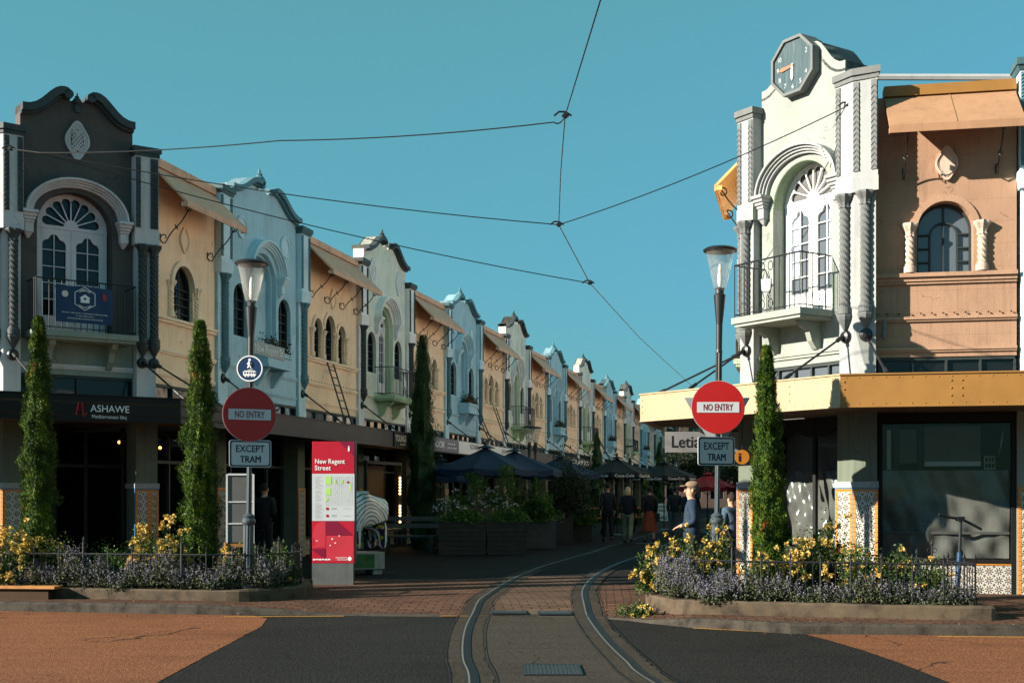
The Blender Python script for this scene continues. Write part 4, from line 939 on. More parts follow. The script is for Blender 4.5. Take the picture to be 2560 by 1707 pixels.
# ------------------------------------------------------------------ ground
KL = [(-200,30),(-30,19.2),(-12,17.7),(-7.18,17.17),(-4.26,16.64),(-2.6,16.55),(.37,16.23),(1.37,16.06),(1.8,15.45),(2.23,15.02),(3.21,14.43),(5.91,14.14),(12,13.6),(200,-2)]
def ky(x): return float(np.interp(x, [p[0] for p in KL], [p[1] for p in KL]))
def kh(x): return float(np.interp(x, [-200,-4.2,-3.0,-2.4,1.2,1.7,2.3,200], [.12,.12,.05,.006,.006,.03,.11,.13]))
def gz(x, y):
    t = (y-ky(x))
    if t < 0: return 0.
    s = min(1., t/1.3); s = s*s*(3-2*s); h = kh(x); base = .10+.04*min(1, max(0, (x-3)/2)); return h+(base-h)*s if h < base else h
M['asphalt'] = asphalt('road asphalt', (.0045,.0045,.0045), (.0155,.015,.0145), (.055,.052,.047), .8, 75.)
M['orangeroad'] = asphalt('orange road surfacing', (.11,.038,.018), (.205,.080,.037), (.34,.155,.08), .8, 75.)
M['slab'] = asphalt('worn concrete between the rails', (.026,.021,.017), (.048,.040,.032), (.09,.075,.06), .3, 90.)
M['pave'] = pavers('brick paving', (.085,.044,.029), (.135,.071,.046), (.008,.006,.005), TH*.3, .24, .12, .008)
M['pave2'] = pavers('brick paving between the rails', (.10,.062,.042), (.135,.084,.058), (.008,.006,.005), -.08, .25, .125, .007)
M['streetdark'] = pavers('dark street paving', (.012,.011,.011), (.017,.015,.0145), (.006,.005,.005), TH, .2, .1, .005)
def sheet_grid(name, xs, ts, zf, mat, z_extra=0.):
    vs = []; 
    for t in ts:
        for x in xs: y = ky(x)+t; vs.append((x, y, zf(x, y)+z_extra))
    n = len(xs); fs = [(j*n+i, j*n+i+1, (j+1)*n+i+1, (j+1)*n+i) for j in range(len(ts)-1) for i in range(n-1)]
    o = raw_mesh(name, vs, fs, mat); tag(o, kind='structure'); return o
xs = [-200,-60,-30,-12,-9]+[round(-7.5+.25*i, 2) for i in range(61)]+[9,12,30,60,200]
ts = [.0,.1,.2,.35,.5,.7,.9,1.1,1.3,1.8,2.5,3.5,4.9,5.4]
sheet_grid('pavement', xs, ts, gz, M['pave'])
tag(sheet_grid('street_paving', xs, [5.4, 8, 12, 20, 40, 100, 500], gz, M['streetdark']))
m = MB(); m.add([(-250,-250,0),(250,-250,0),(250,35,0),(-250,35,0)], [(0,1,2,3)])
vs = []; n = 0
rd = []; 
xr = [-250]+[p[0] for p in KL[1:-1]]+[250]
m = MB(); m.add([(x, -250, 0) for x in xr]+[(x, ky(x)+.2, 0) for x in xr], [(i, i+1, len(xr)+i+1, len(xr)+i) for i in range(len(xr)-1)])
o = m.build('road', M['asphalt']); tag(o, kind='structure')
# kerb stones
m = MB(); xk = [x for x in xs if -60 <= x <= 60]; n = len(xk); vs = []
for x in xk:
    h = kh(x); y = ky(x); j = random.uniform(-.006,.006)
    vs += [(x, y-.14+j, -.02), (x, y-.125+j, h*.85), (x, y-.10, h+.008), (x, y+.03, h+.008), (x, y+.03, -.02)]
m.add(vs, [(5*i+k, 5*i+k+1, 5*i+5+k+1, 5*i+5+k) for i in range(n-1) for k in range(4)]); tag(m.build('kerb', M['kerb']), kind='structure')
def flat(name, pts, z, mat, zf=None): 
    m = MB(); n = len(pts); m.add([(x, y, z+(zf(x, y) if zf else 0)) for x, y in pts], [tuple(t) for t in tessellate_polygon([[Vector((x,y,0)) for x,y in pts]])]); return tag(m.build(name, mat), kind='structure')
flat('orange_surfacing', [(-3.08+random.uniform(-.009,.009), -4+.12*i) for i in range(160)]+[(-3.1,15.2),(-3.2,16.0),(-3.45,16.36)]+[(x, ky(x)-.15) for x in (-4,-5,-6,-7.18,-9,-12,-20,-30)]+[(-30,-4)], .004, M['orangeroad'])
flat('orange_surfacing', [(3.82,-4),(3.8,10.4),(3.75,11.8),(3.66,12.8),(3.52,13.7),(3.4,14.2)]+[(x, ky(x)-.15) for x in (4,5.91,12,30)]+[(30,-4)], .004, M['orangeroad'])
def strip(name, pts, w, z, mat, zf=None, kind='structure', parent=None):
    m = MB(); vs = []; n = len(pts)
    for i, (x, y) in enumerate(pts):
        a = Vector(pts[max(i-1,0)]); b = Vector(pts[min(i+1,n-1)]); d = (b-a).normalized(); nx, ny = -d.y*w/2, d.x*w/2; zz = z+(zf(x, y) if zf else 0)
        vs += [(x+nx, y+ny, zz), (x-nx, y-ny, zz)]
    m.add(vs, [(2*i, 2*i+1, 2*i+3, 2*i+2) for i in range(n-1)]); o = m.build(name, mat, parent)
    if kind: tag(o, kind=kind)
    return o
M['yellowline'] = paint('worn yellow line', (.45,.22,.03), .7, dirt=.95, dirtcol=(.05,.04,.03), bmp=.4)
M['whiteline'] = paint('worn white line', (.5,.52,.52), .7, dirt=.5, bmp=.4)
for pts in ([G(560,1541.5), G(700,1541), G(860,1540)], [G(2346,1591), G(2600,1593)], [G(1733,1570), G(1830,1575), G(1947,1581)]): strip('yellow_line', pts, .07, .006, M['yellowline'])
# rails
M['apron'] = asphalt('gritty concrete apron', (.02,.017,.013), (.046,.037,.028), (.095,.077,.06), .5, 90.)
M['grate'] = paint('worn cast iron', (.04,.04,.04), .5, spec=.5)
LR = [(-.17,4),(-.25,7),(-.34,10.6),(-.45,12),(-.51,13.46),(-.53,15.16),(-.47,17.1),(-.30,18.9),(-.08,20.8),(.21,22.9),(.66,25.5),(1.32,28.3),(2.2,32),(3.47,37.6),(4.75,43),(7.6,55),(12.5,75.5),(25.,127)]
RR = [(2.6,4.5),(1.75,7.6),(1.216,10.72),(1.13,11.9),(1.065,13.2),(1.03,14.6),(1.02,16.3),(1.05,17.7),(1.136,19.2),(1.33,21.0),(1.62,23.0),(2.05,25.3),(2.72,28.),(3.6,31.7),(4.9,37.3),(6.17,42.7),(9.03,54.7),(13.9,75.2),(26.4,126.7)]
def dense(P, k=9):
    out = []; n = len(P)
    for i in range(n-1):
        p0, p1, p2, p3 = P[max(i-1,0)], P[i], P[i+1], P[min(i+2,n-1)]
        for j in range(k):
            t = j/k; out.append(tuple(.5*((2*p1[c])+(-p0[c]+p2[c])*t+(2*p0[c]-5*p1[c]+4*p2[c]-p3[c])*t*t+(-p0[c]+3*p1[c]-3*p2[c]+p3[c])*t**3) for c in (0,1)))
    return out+[P[-1]]
LRd, RRd = dense(LR), dense(RR)
def zr(x, y): return gz(x, y)
def offs(P, d):
    o = []
    for i, (x, y) in enumerate(P):
        a = Vector(P[max(i-1,0)]); b = Vector(P[min(i+1,len(P)-1)]); q = (b-a).normalized(); o.append((x-q.y*d, y+q.x*d))
    return o
# slab between the rails on the road, brick infill on the paved part
def between(name, y0, y1, z, mat):
    A = [p for p in LRd if y0 <= p[1] <= y1]; B = [p for p in RRd if y0 <= p[1] <= y1]; n = min(len(A), len(B))
    def res(P, n=26):
        ys = [y0+(y1-y0)*i/(n-1) for i in range(n)]; return [(float(np.interp(y, [p[1] for p in P], [p[0] for p in P])), y) for y in ys]
    a, b = res(LRd), res(RRd); vs = []
    for p, q in zip(a, b):
        for k in range(7):
            t = k/6; x = p[0]+(q[0]-p[0])*t; vs.append((x, p[1], zr(x, p[1])+z))
    m = MB(); m.add(vs, [(i*7+k, i*7+k+1, i*7+8+k, i*7+7+k) for i in range(25) for k in range(6)]); return tag(m.build(name, mat), kind='structure')
between('track_slab', 4.5, 16.42, .006, M['slab']); between('track_paving', 16.7, 22.5, .006, M['pave2']); between('track_crossing', 16.42, 16.7, .007, M['concrete'])
strip('yellow_line', [(-.95, 16.22), (-.2, 16.24), (.35, 16.2)], .07, .014, M['yellowline'])
for P, nm in ((LRd, 'left'), (RRd, 'right')):
    near = [p for p in P if p[1] < 24.5]
    rag = [(x+random.uniform(-.02,.02), y) for x, y in near]
    strip('concrete_apron', offs(rag, 0.), .38, .010, M['apron'], zr)
tr = empty('tram_track', (0, 16.4, 0), 0, 'steel tram rails curving from the road into the shaded street', 'tram track')
M['rail'] = paint('worn rail steel', (.012,.015,.018), .5, spec=.35, dirt=.3, dirtcol=(.12,.07,.04)); M['railtop'] = paint('polished rail steel', (.16,.13,.10), .45, spec=.5)
for P, s in ((LRd, 1), (RRd, 1)):
    Q = [(x, y-16.4) for x, y in P]; zf = lambda x, y: zr(x, y+16.4)
    r = strip('rail', Q, .11, .016, M['rail'], zf, None, tr)
    strip('groove', offs(Q, -.012), .05, .020, M['blackmatte'], zf, None, r); strip('running_edge', offs(Q, .030), .018, .020, M['railtop'], zf, None, r)
    strip('joint', offs(Q, .2), .012, .018, M['blackmatte'], lambda x, y: zr(x, y+16.4), None, r); strip('joint', offs(Q, -.2), .012, .018, M['blackmatte'], lambda x, y: zr(x, y+16.4), None, r)
M['patch'] = paint('old patch', (.09,.085,.08), .9)
strip('white_mark', [G(1590,1359,.1), G(1640,1359,.1)], .12, .006, M['whiteline'], gz)
# covers and grates
def cover(name, u0, u1, v0, v1, label, cat, n=7, k=5, z=.012):
    a = G(u0, v1); b = G(u1, v1); c = G(u0, v0); w = (b[0]-a[0]); h = c[1]-a[1]; cx = (a[0]+b[0])/2; cy = (a[1]+c[1])/2
    zz = gz(cx, cy); t = empty(name, (cx, cy, zz+z), 0, label, cat); m = MB(); m.box(-w/2, w/2, -h/2, h/2, -.01, .002)
    m.box(-w/2-.02, -w/2, -h/2-.02, h/2+.02, -.01, .008).box(w/2, w/2+.02, -h/2-.02, h/2+.02, -.01, .008).box(-w/2, w/2, -h/2-.02, -h/2, -.01, .008).box(-w/2, w/2, h/2, h/2+.02, -.01, .008); m.build('frame', M['black'], t)
    m = MB()
    for i in range(n):
        for j in range(k):
            x = -w/2+w*(i+.5)/n; y = -h/2+h*(j+.5)/k; q = .36*w/n; r = .3*h/k
            if (i+j) % 2: q *= .75
            m.box(x-q, x+q, y-r, y+r, .0025, .007)
    m.build('tread', M['grate'], t); return t
cover('access_cover', 1316, 1452, 1664, 1689, 'black chequered access cover in the road between the tram rails', 'manhole cover', 13, 7)
c1_ = cover('drain_grate', 1232, 1313, 1531, 1539, 'small drain grate at the road edge, the one nearer the left rail', 'drain', 12, 1); c2_ = cover('drain_grate', 1350, 1426, 1532, 1541, 'small drain grate at the road edge, the one nearer the right rail', 'drain', 12, 1)
for c_ in (c1_, c2_): c_['group'] = 'drain grates across the tram lane'; c_.location.z += .004
# ------------------------------------------------------------------ lamp posts and traffic signs
def lamp_head(parent, z, s=1., twin=None):
    m = MB(); m.lathe([(.055,z-.62*s),(.085,z-.58*s),(.13,z-.40*s),(.165,z-.22*s),(.2,z-.08*s),(.225,z-.05*s)], (0,0,0), 24); g = m.build('lamp_glass', M['lampglass'], parent, smooth=True)
    m = MB(); m.lathe([(.02,z-.56*s),(.035,z-.5*s),(.03,z-.3*s),(.015,z-.24*s)], (0,0,0), 10); m.build('lamp_tube', M['white_clean'], g)
    m = MB(); m.lathe([(.235,z-.065*s),(.245,z-.04*s),(.2,z-.01*s),(.1,z+.01*s),(.02,z+.015*s)], (0,0,0), 24); m.build('lamp_cap', M['black'], parent); m = MB(); m.lathe([(.06,z-.72*s),(.06,z-.6*s),(.075,z-.585*s)], (0,0,0), 12); m.build('lamp_collar', M['black'], parent)
def lamp_post(name, x, y, ztop, label, group='lamp posts', lean=0.):
    t = empty(name, (x, y, gz(x, y)), 0, label, 'street lamp', group); zt = ztop-gz(x, y)
    m = MB(); m.lathe([(.10,0),(.10,.12),(.085,.16)], (0,0,0), 16); m.lathe([(.072,.16),(.072,1.08)], (0,0,0), 48, k=12, amp=.06); m.lathe([(.08,1.08),(.10,1.12),(.10,1.15),(.08,1.18),(.09,1.21),(.04,1.25)], (0,0,0), 20); m.build('base', M['signpost'], t)
    m = MB(); m.lathe([(.035,1.25),(.034,2.9)], (0,0,0), 32, k=8, amp=.07); m.build('lower_pole', M['signpost'], t)
    m = MB(); m.lathe([(.044,2.9),(.042,zt-1.5)], (0,0,0), 32, k=8, amp=.08); m.lathe([(.05,zt-1.5),(.043,zt-1.45),(.045,zt-1.1),(.07,zt-.85),(.085,zt-.68),(.06,zt-.66)], (0,0,0), 20); m.build('upper_pole', M['black'], t)
    lamp_head(t, zt); t.rotation_euler = (0, lean, 0); return t
M['signpost'] = paint('blue grey cast iron', (.05,.065,.075), .35, spec=.6)
LP = (-3.80, 17.6); RP = (2.90, 17.4)
lamp_post('lamp_post', *LP, 4.98, 'tall black lamp post with a flared glass lantern in the left flower bed', lean=R(.7)); lamp_post('lamp_post', *RP, 5.13, 'tall black lamp post with a flared glass lantern in the right flower bed', lean=R(.7))
def sign_plate(name, x, y, z, rz, label, cat='road sign'): return empty(name, (x, y, z), rz, label, cat)
def no_entry(x, y, z, r, rz, side):
    t = sign_plate('no_entry_sign', x, y, z, rz, f'round red NO ENTRY sign on the {side} lamp post' + (', in shadow' if side == 'left' else ', bright in the sun'))
    t['group'] = 'no entry signs'
    m = MB(); m.lathe([(r, .0), (r, .012)], (0,0,0), 48, axis='y'); m.build('disc', M['red'], t)
    m = MB(); m.lathe([(r+.008, -.004), (r+.008, .003)], (0,0,0), 48, axis='y'); m.build('rim', M['steel'], t)
    MB().box(-r*.80, r*.80, -.018, -.0125, -r*.20, r*.20).build('white_bar', M['signwhite'], t)
    m = MB(); text(m, 'NO ENTRY', 0, 0-r*.12, r*1.12, r*.25, -.019, .010); m.build('lettering', M['signred'], t); return t
def rrect(w, h, r, n=5):
    o = []
    for cx, cz, a0 in ((w-r, h-r, 0), (-w+r, h-r, PI/2), (-w+r, -h+r, PI), (w-r, -h+r, 1.5*PI)):
        for i in range(n+1): a = a0+PI/2*i/n; o.append((cx+r*math.cos(a), cz+r*math.sin(a)))
    return o
def except_tram(x, y, z, w, h, rz, side):
    t = sign_plate('supplementary_sign', x, y, z, rz, f'white EXCEPT TRAM plate under the {side} no entry sign'); t['group'] = 'except tram plates'
    m = MB(); m.wall(rrect(w, h, .04), y0=0, y1=.012); m.build('plate', M['signwhite'], t)
    m = MB(); m.band(rrect(w-.012, h-.012, .034), rrect(w-.03, h-.03, .026), -.003, .0, closed=True)
    text(m, 'EXCEPT', 0, h*.12, w*1.36, h*.50, -.001, .014); text(m, 'TRAM', -.003, -h*.66, w*.97, h*.50, -.001, 0.); text(m, 'TRAM', .003, -h*.66, w*.97, h*.50, -.0018, 0.); m.build('lettering', M['ink'], t); return t
def atz(u, v, y): return ((u-1280)/F*y, EY+(HV-v)*y/F)
for (px, py), ud, vd, rr, up, vp, hw, hh, side, rz, rz2 in ((LP, 624, 1036, .382, 626, 1133.5, .30, .195, 'left', R(26), R(23)), (RP, 1795, 1018, .372, 1791.5, 1127.5, .298, .203, 'right', 0., R(21))):
    x, z = atz(ud, vd, py-.08); no_entry(x, py-.08, z, rr, rz, side)
    x, z = atz(up, vp, py-.07); except_tram(x, py-.07, z, hw, hh, rz2, side)
x, z = atz(1793, 1050, RP[1]+.06); t = sign_plate('give_way_sign', x, RP[1]+.06, z, 0, 'grey back of a triangular sign behind the right no entry disc')
m = MB(); m.wall([(-.47,.32),(.47,.32),(.0,-.5)], y0=0, y1=.01); m.build('plate', M['steel'], t)
x, z = atz(624, 921, LP[1]-.07); t = sign_plate('shared_path_sign', x, LP[1]-.07, z, 0, 'round blue sign with a walking figure above a tram, on the left lamp post')
m = MB(); m.lathe([(.172,-.01),(.172,0)], (0,0,0), 40, axis='y'); m.build('disc', M['navy'], t); m = MB()
m.band([(.186*math.cos(2*PI*i/40), .186*math.sin(2*PI*i/40)) for i in range(40)], [(.170*math.cos(2*PI*i/40), .170*math.sin(2*PI*i/40)) for i in range(40)], -.004, .006, closed=True)
m.lathe([(.019,.002),(.019,.004)], (.0,0,.125), 12, axis='y')
for P, r in (([(.0,.10),(.0,.055)], .020), ([(.0,.05),(.025,.01)], .012), ([(-.0,.05),(-.022,.008)], .012), ([(.0,.095),(.035,.06)], .009), ([(.0,.095),(-.03,.055)], .009)): m.tube([(a, -.003, b) for a, b in P], r, 6)
m.wall([(-.09,-.10),(.09,-.10),(.095,-.045),(-.095,-.045)], [rect(-.078+.036*i, -.052+.036*i, -.078, -.052) for i in range(5)], -.004, 0)
m.box(-.08,.08,-.004,0,-.04,-.03); m.tube([(-.03,-.003,-.03),(.05,-.003,-.008)], .004, 4)
for xx in (-.06,-.02,.03,.065): m.lathe([(.013,.002),(.013,.004)], (xx,0,-.108), 10, axis='y')
m.build('pictogram', M['inkwhite'], t)
# street name blade
x, z = atz(640, 868, LP[1]); t = empty('street_name_sign', (LP[0]+.05, LP[1]+.02, 3.76), RZ_L, 'pale street name blade reading New Regent St on the left lamp post', 'street sign')
m = MB(); m.box(.02, 1.12, -.012, .012, -.105, .085); m.build('blade', paint('weathered sign grey', (.30,.36,.38), .5, dirt=.5, dirtcol=(.6,.62,.6)), t); m = MB(); text(m, 'New Regent St', .57, -.06, .98, .115, -.014, .008); m.build('lettering', M['inkwhite'], t)

# ------------------------------------------------------------------ information pillar
M['pillarfoot'] = paint('stained steel foot', (.10,.11,.11), .4, var=.4, dirt=.5, dirtcol=(.03,.03,.03), spec=.6); M['faint'] = paint('faint grey print', (.5,.53,.53), .5, bmp=0)
x, y = -3.0, 20.55; t = empty('information_pillar', (x, y, .1), 0, 'tall crimson street map pillar on a steel foot in front of the painted statue', 'map sign')
W = .355; zt = 2.40; z0 = .36
m = MB(); m.box(-W, W, 0, .14, z0, zt); m.build('panel', M['pinkred'], t, bevel=.004); m = MB(); m.box(-W-.003, W-.02, -.006, .13, 0, z0-.002).box(W+.0005, W+.02, .01, .13, z0, zt); m.build('steel_foot', M['pillarfoot'], t)
zm1, zm0 = 1.86, 1.07
MB().box(-W, W, -.006, -.001, zm0, zm1).build('map_board', M['signwhite'], t)
m = MB(); m.wall([(W,zt),(W,zt-.26),(W-.26,zt)][::-1], y0=-.004, y1=0); m.wall([(-.13,zm0),(W,zm0),(W,.84),(.2,.84)][::-1][0:0] or [(-.12,zm0-.0),(.05,zm0),(.33,.83),(-.12,.83)], y0=-.004, y1=0); m.wall([(-W,.58),(-.13,.43),(-.13,.60),(-W,.60)], y0=-.004, y1=0); m.wall([(-.35,.58),(-.13,.42),(-.13,.58)], y0=-.005, y1=-.0041); m.build('dark_print', M['maroon'], t)
m = MB(); m.wall([(-W,.62)]+[(-W+.03+.24*math.cos(a)*0+.0, 0)][:0]+[(-.13,.62),(-.13,1.05),(-.2,1.06),(-.3,1.0),(-.345,.84),(-.3,.68)], y0=-.003, y1=0); m.wall([(-.12,.36+.03),(.34,.40),(.34,.82),(-.12,.82)], y0=-.003, y1=0); m.build('bright_print', M['crim2'], t)
m = MB(); text(m, 'New Regent', -.055, 2.03, .50, .08, -.004, .008); text(m, 'Street', -.175, 1.92, .27, .08, -.004, .008); text(m, 'i', .26, 2.24, .03, .09, -.006, .02)
text(m, 'Christchurch', .135, .445, .19, .022, -.005, .015); text(m, 'City Council', .15, .41, .16, .022, -.005, .015); m.wall([(.275+.034*math.cos(2*PI*i/20), .435+.034*math.sin(2*PI*i/20)) for i in range(20)], y0=-.007, y1=-.003)
for k in range(6): m.box(-.34+.05*k, -.3+.05*k, -.006, -.003, .41+.004*(k%2), .435)
m.build('lettering', M['inkwhite'], t)
for sx_, sz_ in ((-.02,.77),(.03,.70),(-.05,.66),(.10,.82),(-.28,.74)): m = MB(); m.wall([(sx_+random.uniform(.008,.024)*math.cos(2*PI*i/9), sz_+random.uniform(.006,.018)*math.sin(2*PI*i/9)) for i in range(9)], y0=-.006, y1=-.004); m.build('scuff', M['pink'], t)
m = MB(); m.box(-.13,-.03,-.009,-.007,1.68,1.82).box(-.13,-.04,-.009,-.007,1.5,1.62).wall([(-.13,1.38),(-.07,1.44),(-.13,1.47)], y0=-.009, y1=-.007).box(.02,.05,-.009,-.007,1.7,1.76).box(.12,.16,-.009,-.007,1.69,1.75).box(.28,.31,-.009,-.007,1.58,1.7); m.build('parks_print', M['mapgreen'], t)
m = MB()
mf_ = MB()
for k in range(14): mf_.box(-.13, .33, -.0075, -.0065, 1.33+.036*k, 1.336+.036*k)
for k in range(13): mf_.box(-.12+.036*k, -.114+.036*k, -.0078, -.0068, 1.32, 1.82)
mf_.build('street_print', M['faint'], t)
for k in range(34): 
    z = 1.80-.021*k; m.box(-.30, -.30+random.uniform(.05,.13), -.0075, -.0065, z, z+.006) if k not in (10, 20) else None
for z in (1.27, 1.15): m.box(-.03, .06, -.0075, -.0065, z+.01, z+.022); m.box(-.03, .05, -.0075, -.0065, z-.012, z); m.box(.17, .30, -.0075, -.0065, z, z+.008)
for k in range(30):
    xx = random.uniform(-.1,.3); z = random.uniform(1.36,1.8); m.box(xx, xx+.012, -.0079, -.0069, z, z+.012)
m.build('map_print', M['ingrey'], t)
m = MB()
for z in (1.275, 1.155): m.lathe([(.025,.008),(.025,.010)], (-.10,0,z), 12, axis='y')
m.lathe([(.02,.010),(.02,.011)], (.245,0,1.72), 12, axis='y'); m.build('marker_print', M['red'], t)

# ------------------------------------------------------------------ painted statue and plinth
T_ = empty('plinth', (-2.97, 23.15, gz(-2.9,23)), R(24), 'low concrete plinth with pasted posters under the painted statue', 'plinth')
m = MB(); m.box(-.72, .50, -.28, .28, .10, .42).box(-.68,-.5,-.24,.24,0,.1).box(.28,.46,-.24,.24,0,.1); m.build('block', paint('pale concrete', (.36,.34,.31), .8, dirt=.5), T_, bevel=.01)
MB().box(-.66, .3, -.286, -.281, .13, .39).build('green_poster', paint('painted green poster', (.05,.13,.04), .5, var=.7, sc=5), T_); MB().box(-.66,-.1,-.289,-.287,.30,.39).build('orange_poster', paint('painted orange poster', (.6,.22,.03), .5, var=.5, sc=6), T_)
m = MB(); m.box(.501,.505,-.24,.24,.14,.4); m.build('notice', M['ink'], T_); m = MB(); m.box(.506,.508,-.15,.2,.17,.34); m.build('notice', M['pink'], T_)
def skin_mesh(nodes, edges, sub=2, name='skin'):
    """nodes: (x,y,z,r[,r2]); one continuous surface grown from the skeleton"""
    me = bpy.data.meshes.new(name); me.from_pydata([n[:3] for n in nodes], edges, []); o = bpy.data.objects.new(name, me); COL.objects.link(o)
    md = o.modifiers.new('s', 'SKIN'); md.use_smooth_shade = True
    for i, n in enumerate(nodes):
        d = me.skin_vertices[0].data[i]; d.radius = (n[3], n[4] if len(n) > 4 else n[3]); d.use_root = (i == 0)
    sb = o.modifiers.new('b', 'SUBSURF'); sb.levels = sub; sb.render_levels = sub
    dg = bpy.context.evaluated_depsgraph_get(); out = bpy.data.meshes.new_from_object(o.evaluated_get(dg)); bpy.data.objects.remove(o); bpy.data.meshes.remove(me); return out
def skin_obj(name, nodes, edges, mat, parent, sub=2):
    me = skin_mesh(nodes, edges, sub, name); me.materials.clear(); me.materials.append(mat); me.polygons.foreach_set('use_smooth', [True]*len(me.polygons))
    o = bpy.data.objects.new(name, me); COL.objects.link(o); adopt(o, parent); return o
ST = empty('painted_statue', (-2.74, 23.15, gz(-2.9,23)+.42), R(46), 'black animal statue painted with white skeleton bones and flowers on a plinth', 'statue')
nd = [(.05,0,.72,.30,.33),(-.25,0,.76,.28,.30),(-.55,0,.72,.22,.25),(-.72,0,.6,.2,.2),(-.82,-.02,.42,.14),(-.85,-.03,.24,.075),(.24,0,.68,.25,.29),
      (.3,-.16,.42,.15),(.3,-.17,.2,.1),(.31,-.17,.05,.095),(.27,.17,.42,.15),(.27,.17,.2,.1),(.28,.17,.05,.095),
      (-.4,-.16,.42,.14),(-.4,-.17,.2,.1),(-.41,-.17,.05,.095),(-.43,.17,.42,.14),(-.43,.17,.2,.1),(-.44,.17,.05,.095)]
ed = [(0,1),(1,2),(2,3),(3,4),(4,5),(0,6),(6,7),(7,8),(8,9),(6,10),(10,11),(11,12),(1,13),(13,14),(14,15),(1,16),(16,17),(17,18)]
def statue_paint():
    m, nt, N, L, B = newmat('painted bones on black'); v = coords(N, L, 'Object'); sp = N.new('ShaderNodeSeparateXYZ'); L.new(v, sp.inputs[0]); x, y, z = sp.outputs
    q = lambda op, a, b=None, c=None: mth(N, L, op, a, b, c)
    dx = q('ADD', x, .12); dz = q('SUBTRACT', z, .40); r = q('SQRT', q('ADD', q('MULTIPLY', dx, dx), q('MULTIPLY', dz, dz)))
    r = q('ADD', r, q('MULTIPLY', noise(N, L, v, 4., 1), .06)); rib = q('MULTIPLY', q('GREATER_THAN', q('FRACT', q('MULTIPLY', r, 15.)), .24), q('GREATER_THAN', q('ADD', z, q('MULTIPLY', x, -.25)), .50))
    wz = q('ADD', .034, q('MULTIPLY', q('ABSOLUTE', q('SINE', q('MULTIPLY', z, 9.))), -.014)); low = q('LESS_THAN', z, .52); ay = q('ABSOLUTE', y)
    leg = q('MULTIPLY', low, q('MINIMUM', 1., q('ADD', q('COMPARE', ay, .17, wz), q('ADD', q('COMPARE', x, .30, wz), q('COMPARE', x, -.41, wz)))))
    toe = q('MULTIPLY', q('LESS_THAN', z, .07), q('GREATER_THAN', q('SINE', q('MULTIPLY', q('ADD', x, y), 120.)), .0)); wh = q('MINIMUM', 1., q('ADD', rib, q('ADD', leg, toe)))
    vo = N.new('ShaderNodeTexVoronoi'); vo.inputs['Scale'].default_value = 9.; L.new(v, vo.inputs['Vector']); hs = N.new('ShaderNodeHueSaturation'); hs.inputs['Saturation'].default_value = 1.8; hs.inputs['Value'].default_value = .6; L.new(vo.outputs['Color'], hs.inputs['Color'])
    c = mix(N, L, q('COMPARE', vo.outputs['Distance'], .28, .10), (.010,.011,.013), hs.outputs[0]); L.new(mix(N, L, wh, c, (.72,.72,.70)), B.inputs['Base Color']); B.inputs['Roughness'].default_value = .3; return m
M['statue'] = statue_paint(); M['sockets'] = paint('black socket paint', (.01,.01,.012), .4)
stb = skin_obj('body', nd, ed, M['statue'], ST, 3)
from mathutils.bvhtree import BVHTree
m = MB(); m.ball((-.85,-.01,.42), (.15,.15,.19), 16, 10); m.build('skull_mask', M['inkwhite'], ST, smooth=True)
for yy in (-.07,.07): m = MB(); m.ball((-.97,yy,.46), (.035,.04,.045), 10, 6); m.build('eye_socket', M['sockets'], ST)
ST.scale = (.88, .88, 1.06)

# ------------------------------------------------------------------ shop signs on the canopies
FSL = frame(*street(0, 10.5-.0), SX, SY)
def board(name, u0, v0, u1, v1, bg, label, lines, fg, yo=-.02, dp=.03, cat='shop sign', grp=None):
    a0, zt_ = on(FSL, yo, u0, v0); a1, _ = on(FSL, yo, u1, v1); _, zb_ = on(FSL, yo, u0, v1); c = (a0+a1)/2; w = (a1-a0)/2
    t = empty(name, (*to_world(FSL, c, yo), 3.04), FSL[2], label, cat, grp); m = MB(); m.box(-w, w, 0, dp, -.19, .19); m.build('board', bg, t); m = MB()
    for s, x, z, ww, h in lines: text(m, s, x*w, z, ww*w, h, -.002, .01)
    m.build('lettering', fg, t); return t
board('shop_sign', 986, 0, 1021, 0, M['blackmatte'], 'black jewellers sign with cream lettering on the canopy behind the dark cypress', [('YOUNGS', -.1, -.05, 1.5, .17), ('jewellers', .2, -.14, .8, .045)], paint('cream lettering', (.7,.62,.5), .5), yo=-.03)
board('shop_sign', 1086, 0, 1147, 0, M['navy'], 'navy dance and streetwear sign right of the dark cypress', [('OOR', -.55, -.08, .72, .19), ('dance &', .38, .04, .6, .06), ('street wear', .42, -.08, .8, .06)], M['inkwhite'], yo=-.03)
board('shop_sign', 1147.5, 0, 1232, 0, M['inkwhite'], 'white boutique sign, the left of the two with black lettering', [('ROWENA WATSON', .25, -.02, 1.25, .16)], M['ink'], yo=-.03)
board('shop_sign', 1233, 0, 1301, 0, M['inkwhite'], 'white boutique sign, the right of the two with black lettering', [('ROWENA WATSON', .25, -.03, 1.3, .13)], M['ink'], yo=-.03)
board('shop_sign', 1384, 0, 1474, 0, M['blackmatte'], 'black cafe sign with white letters behind the far umbrellas', [('CLARKS', .45, -.08, 1.0, .2)], M['inkwhite'], yo=-.03)
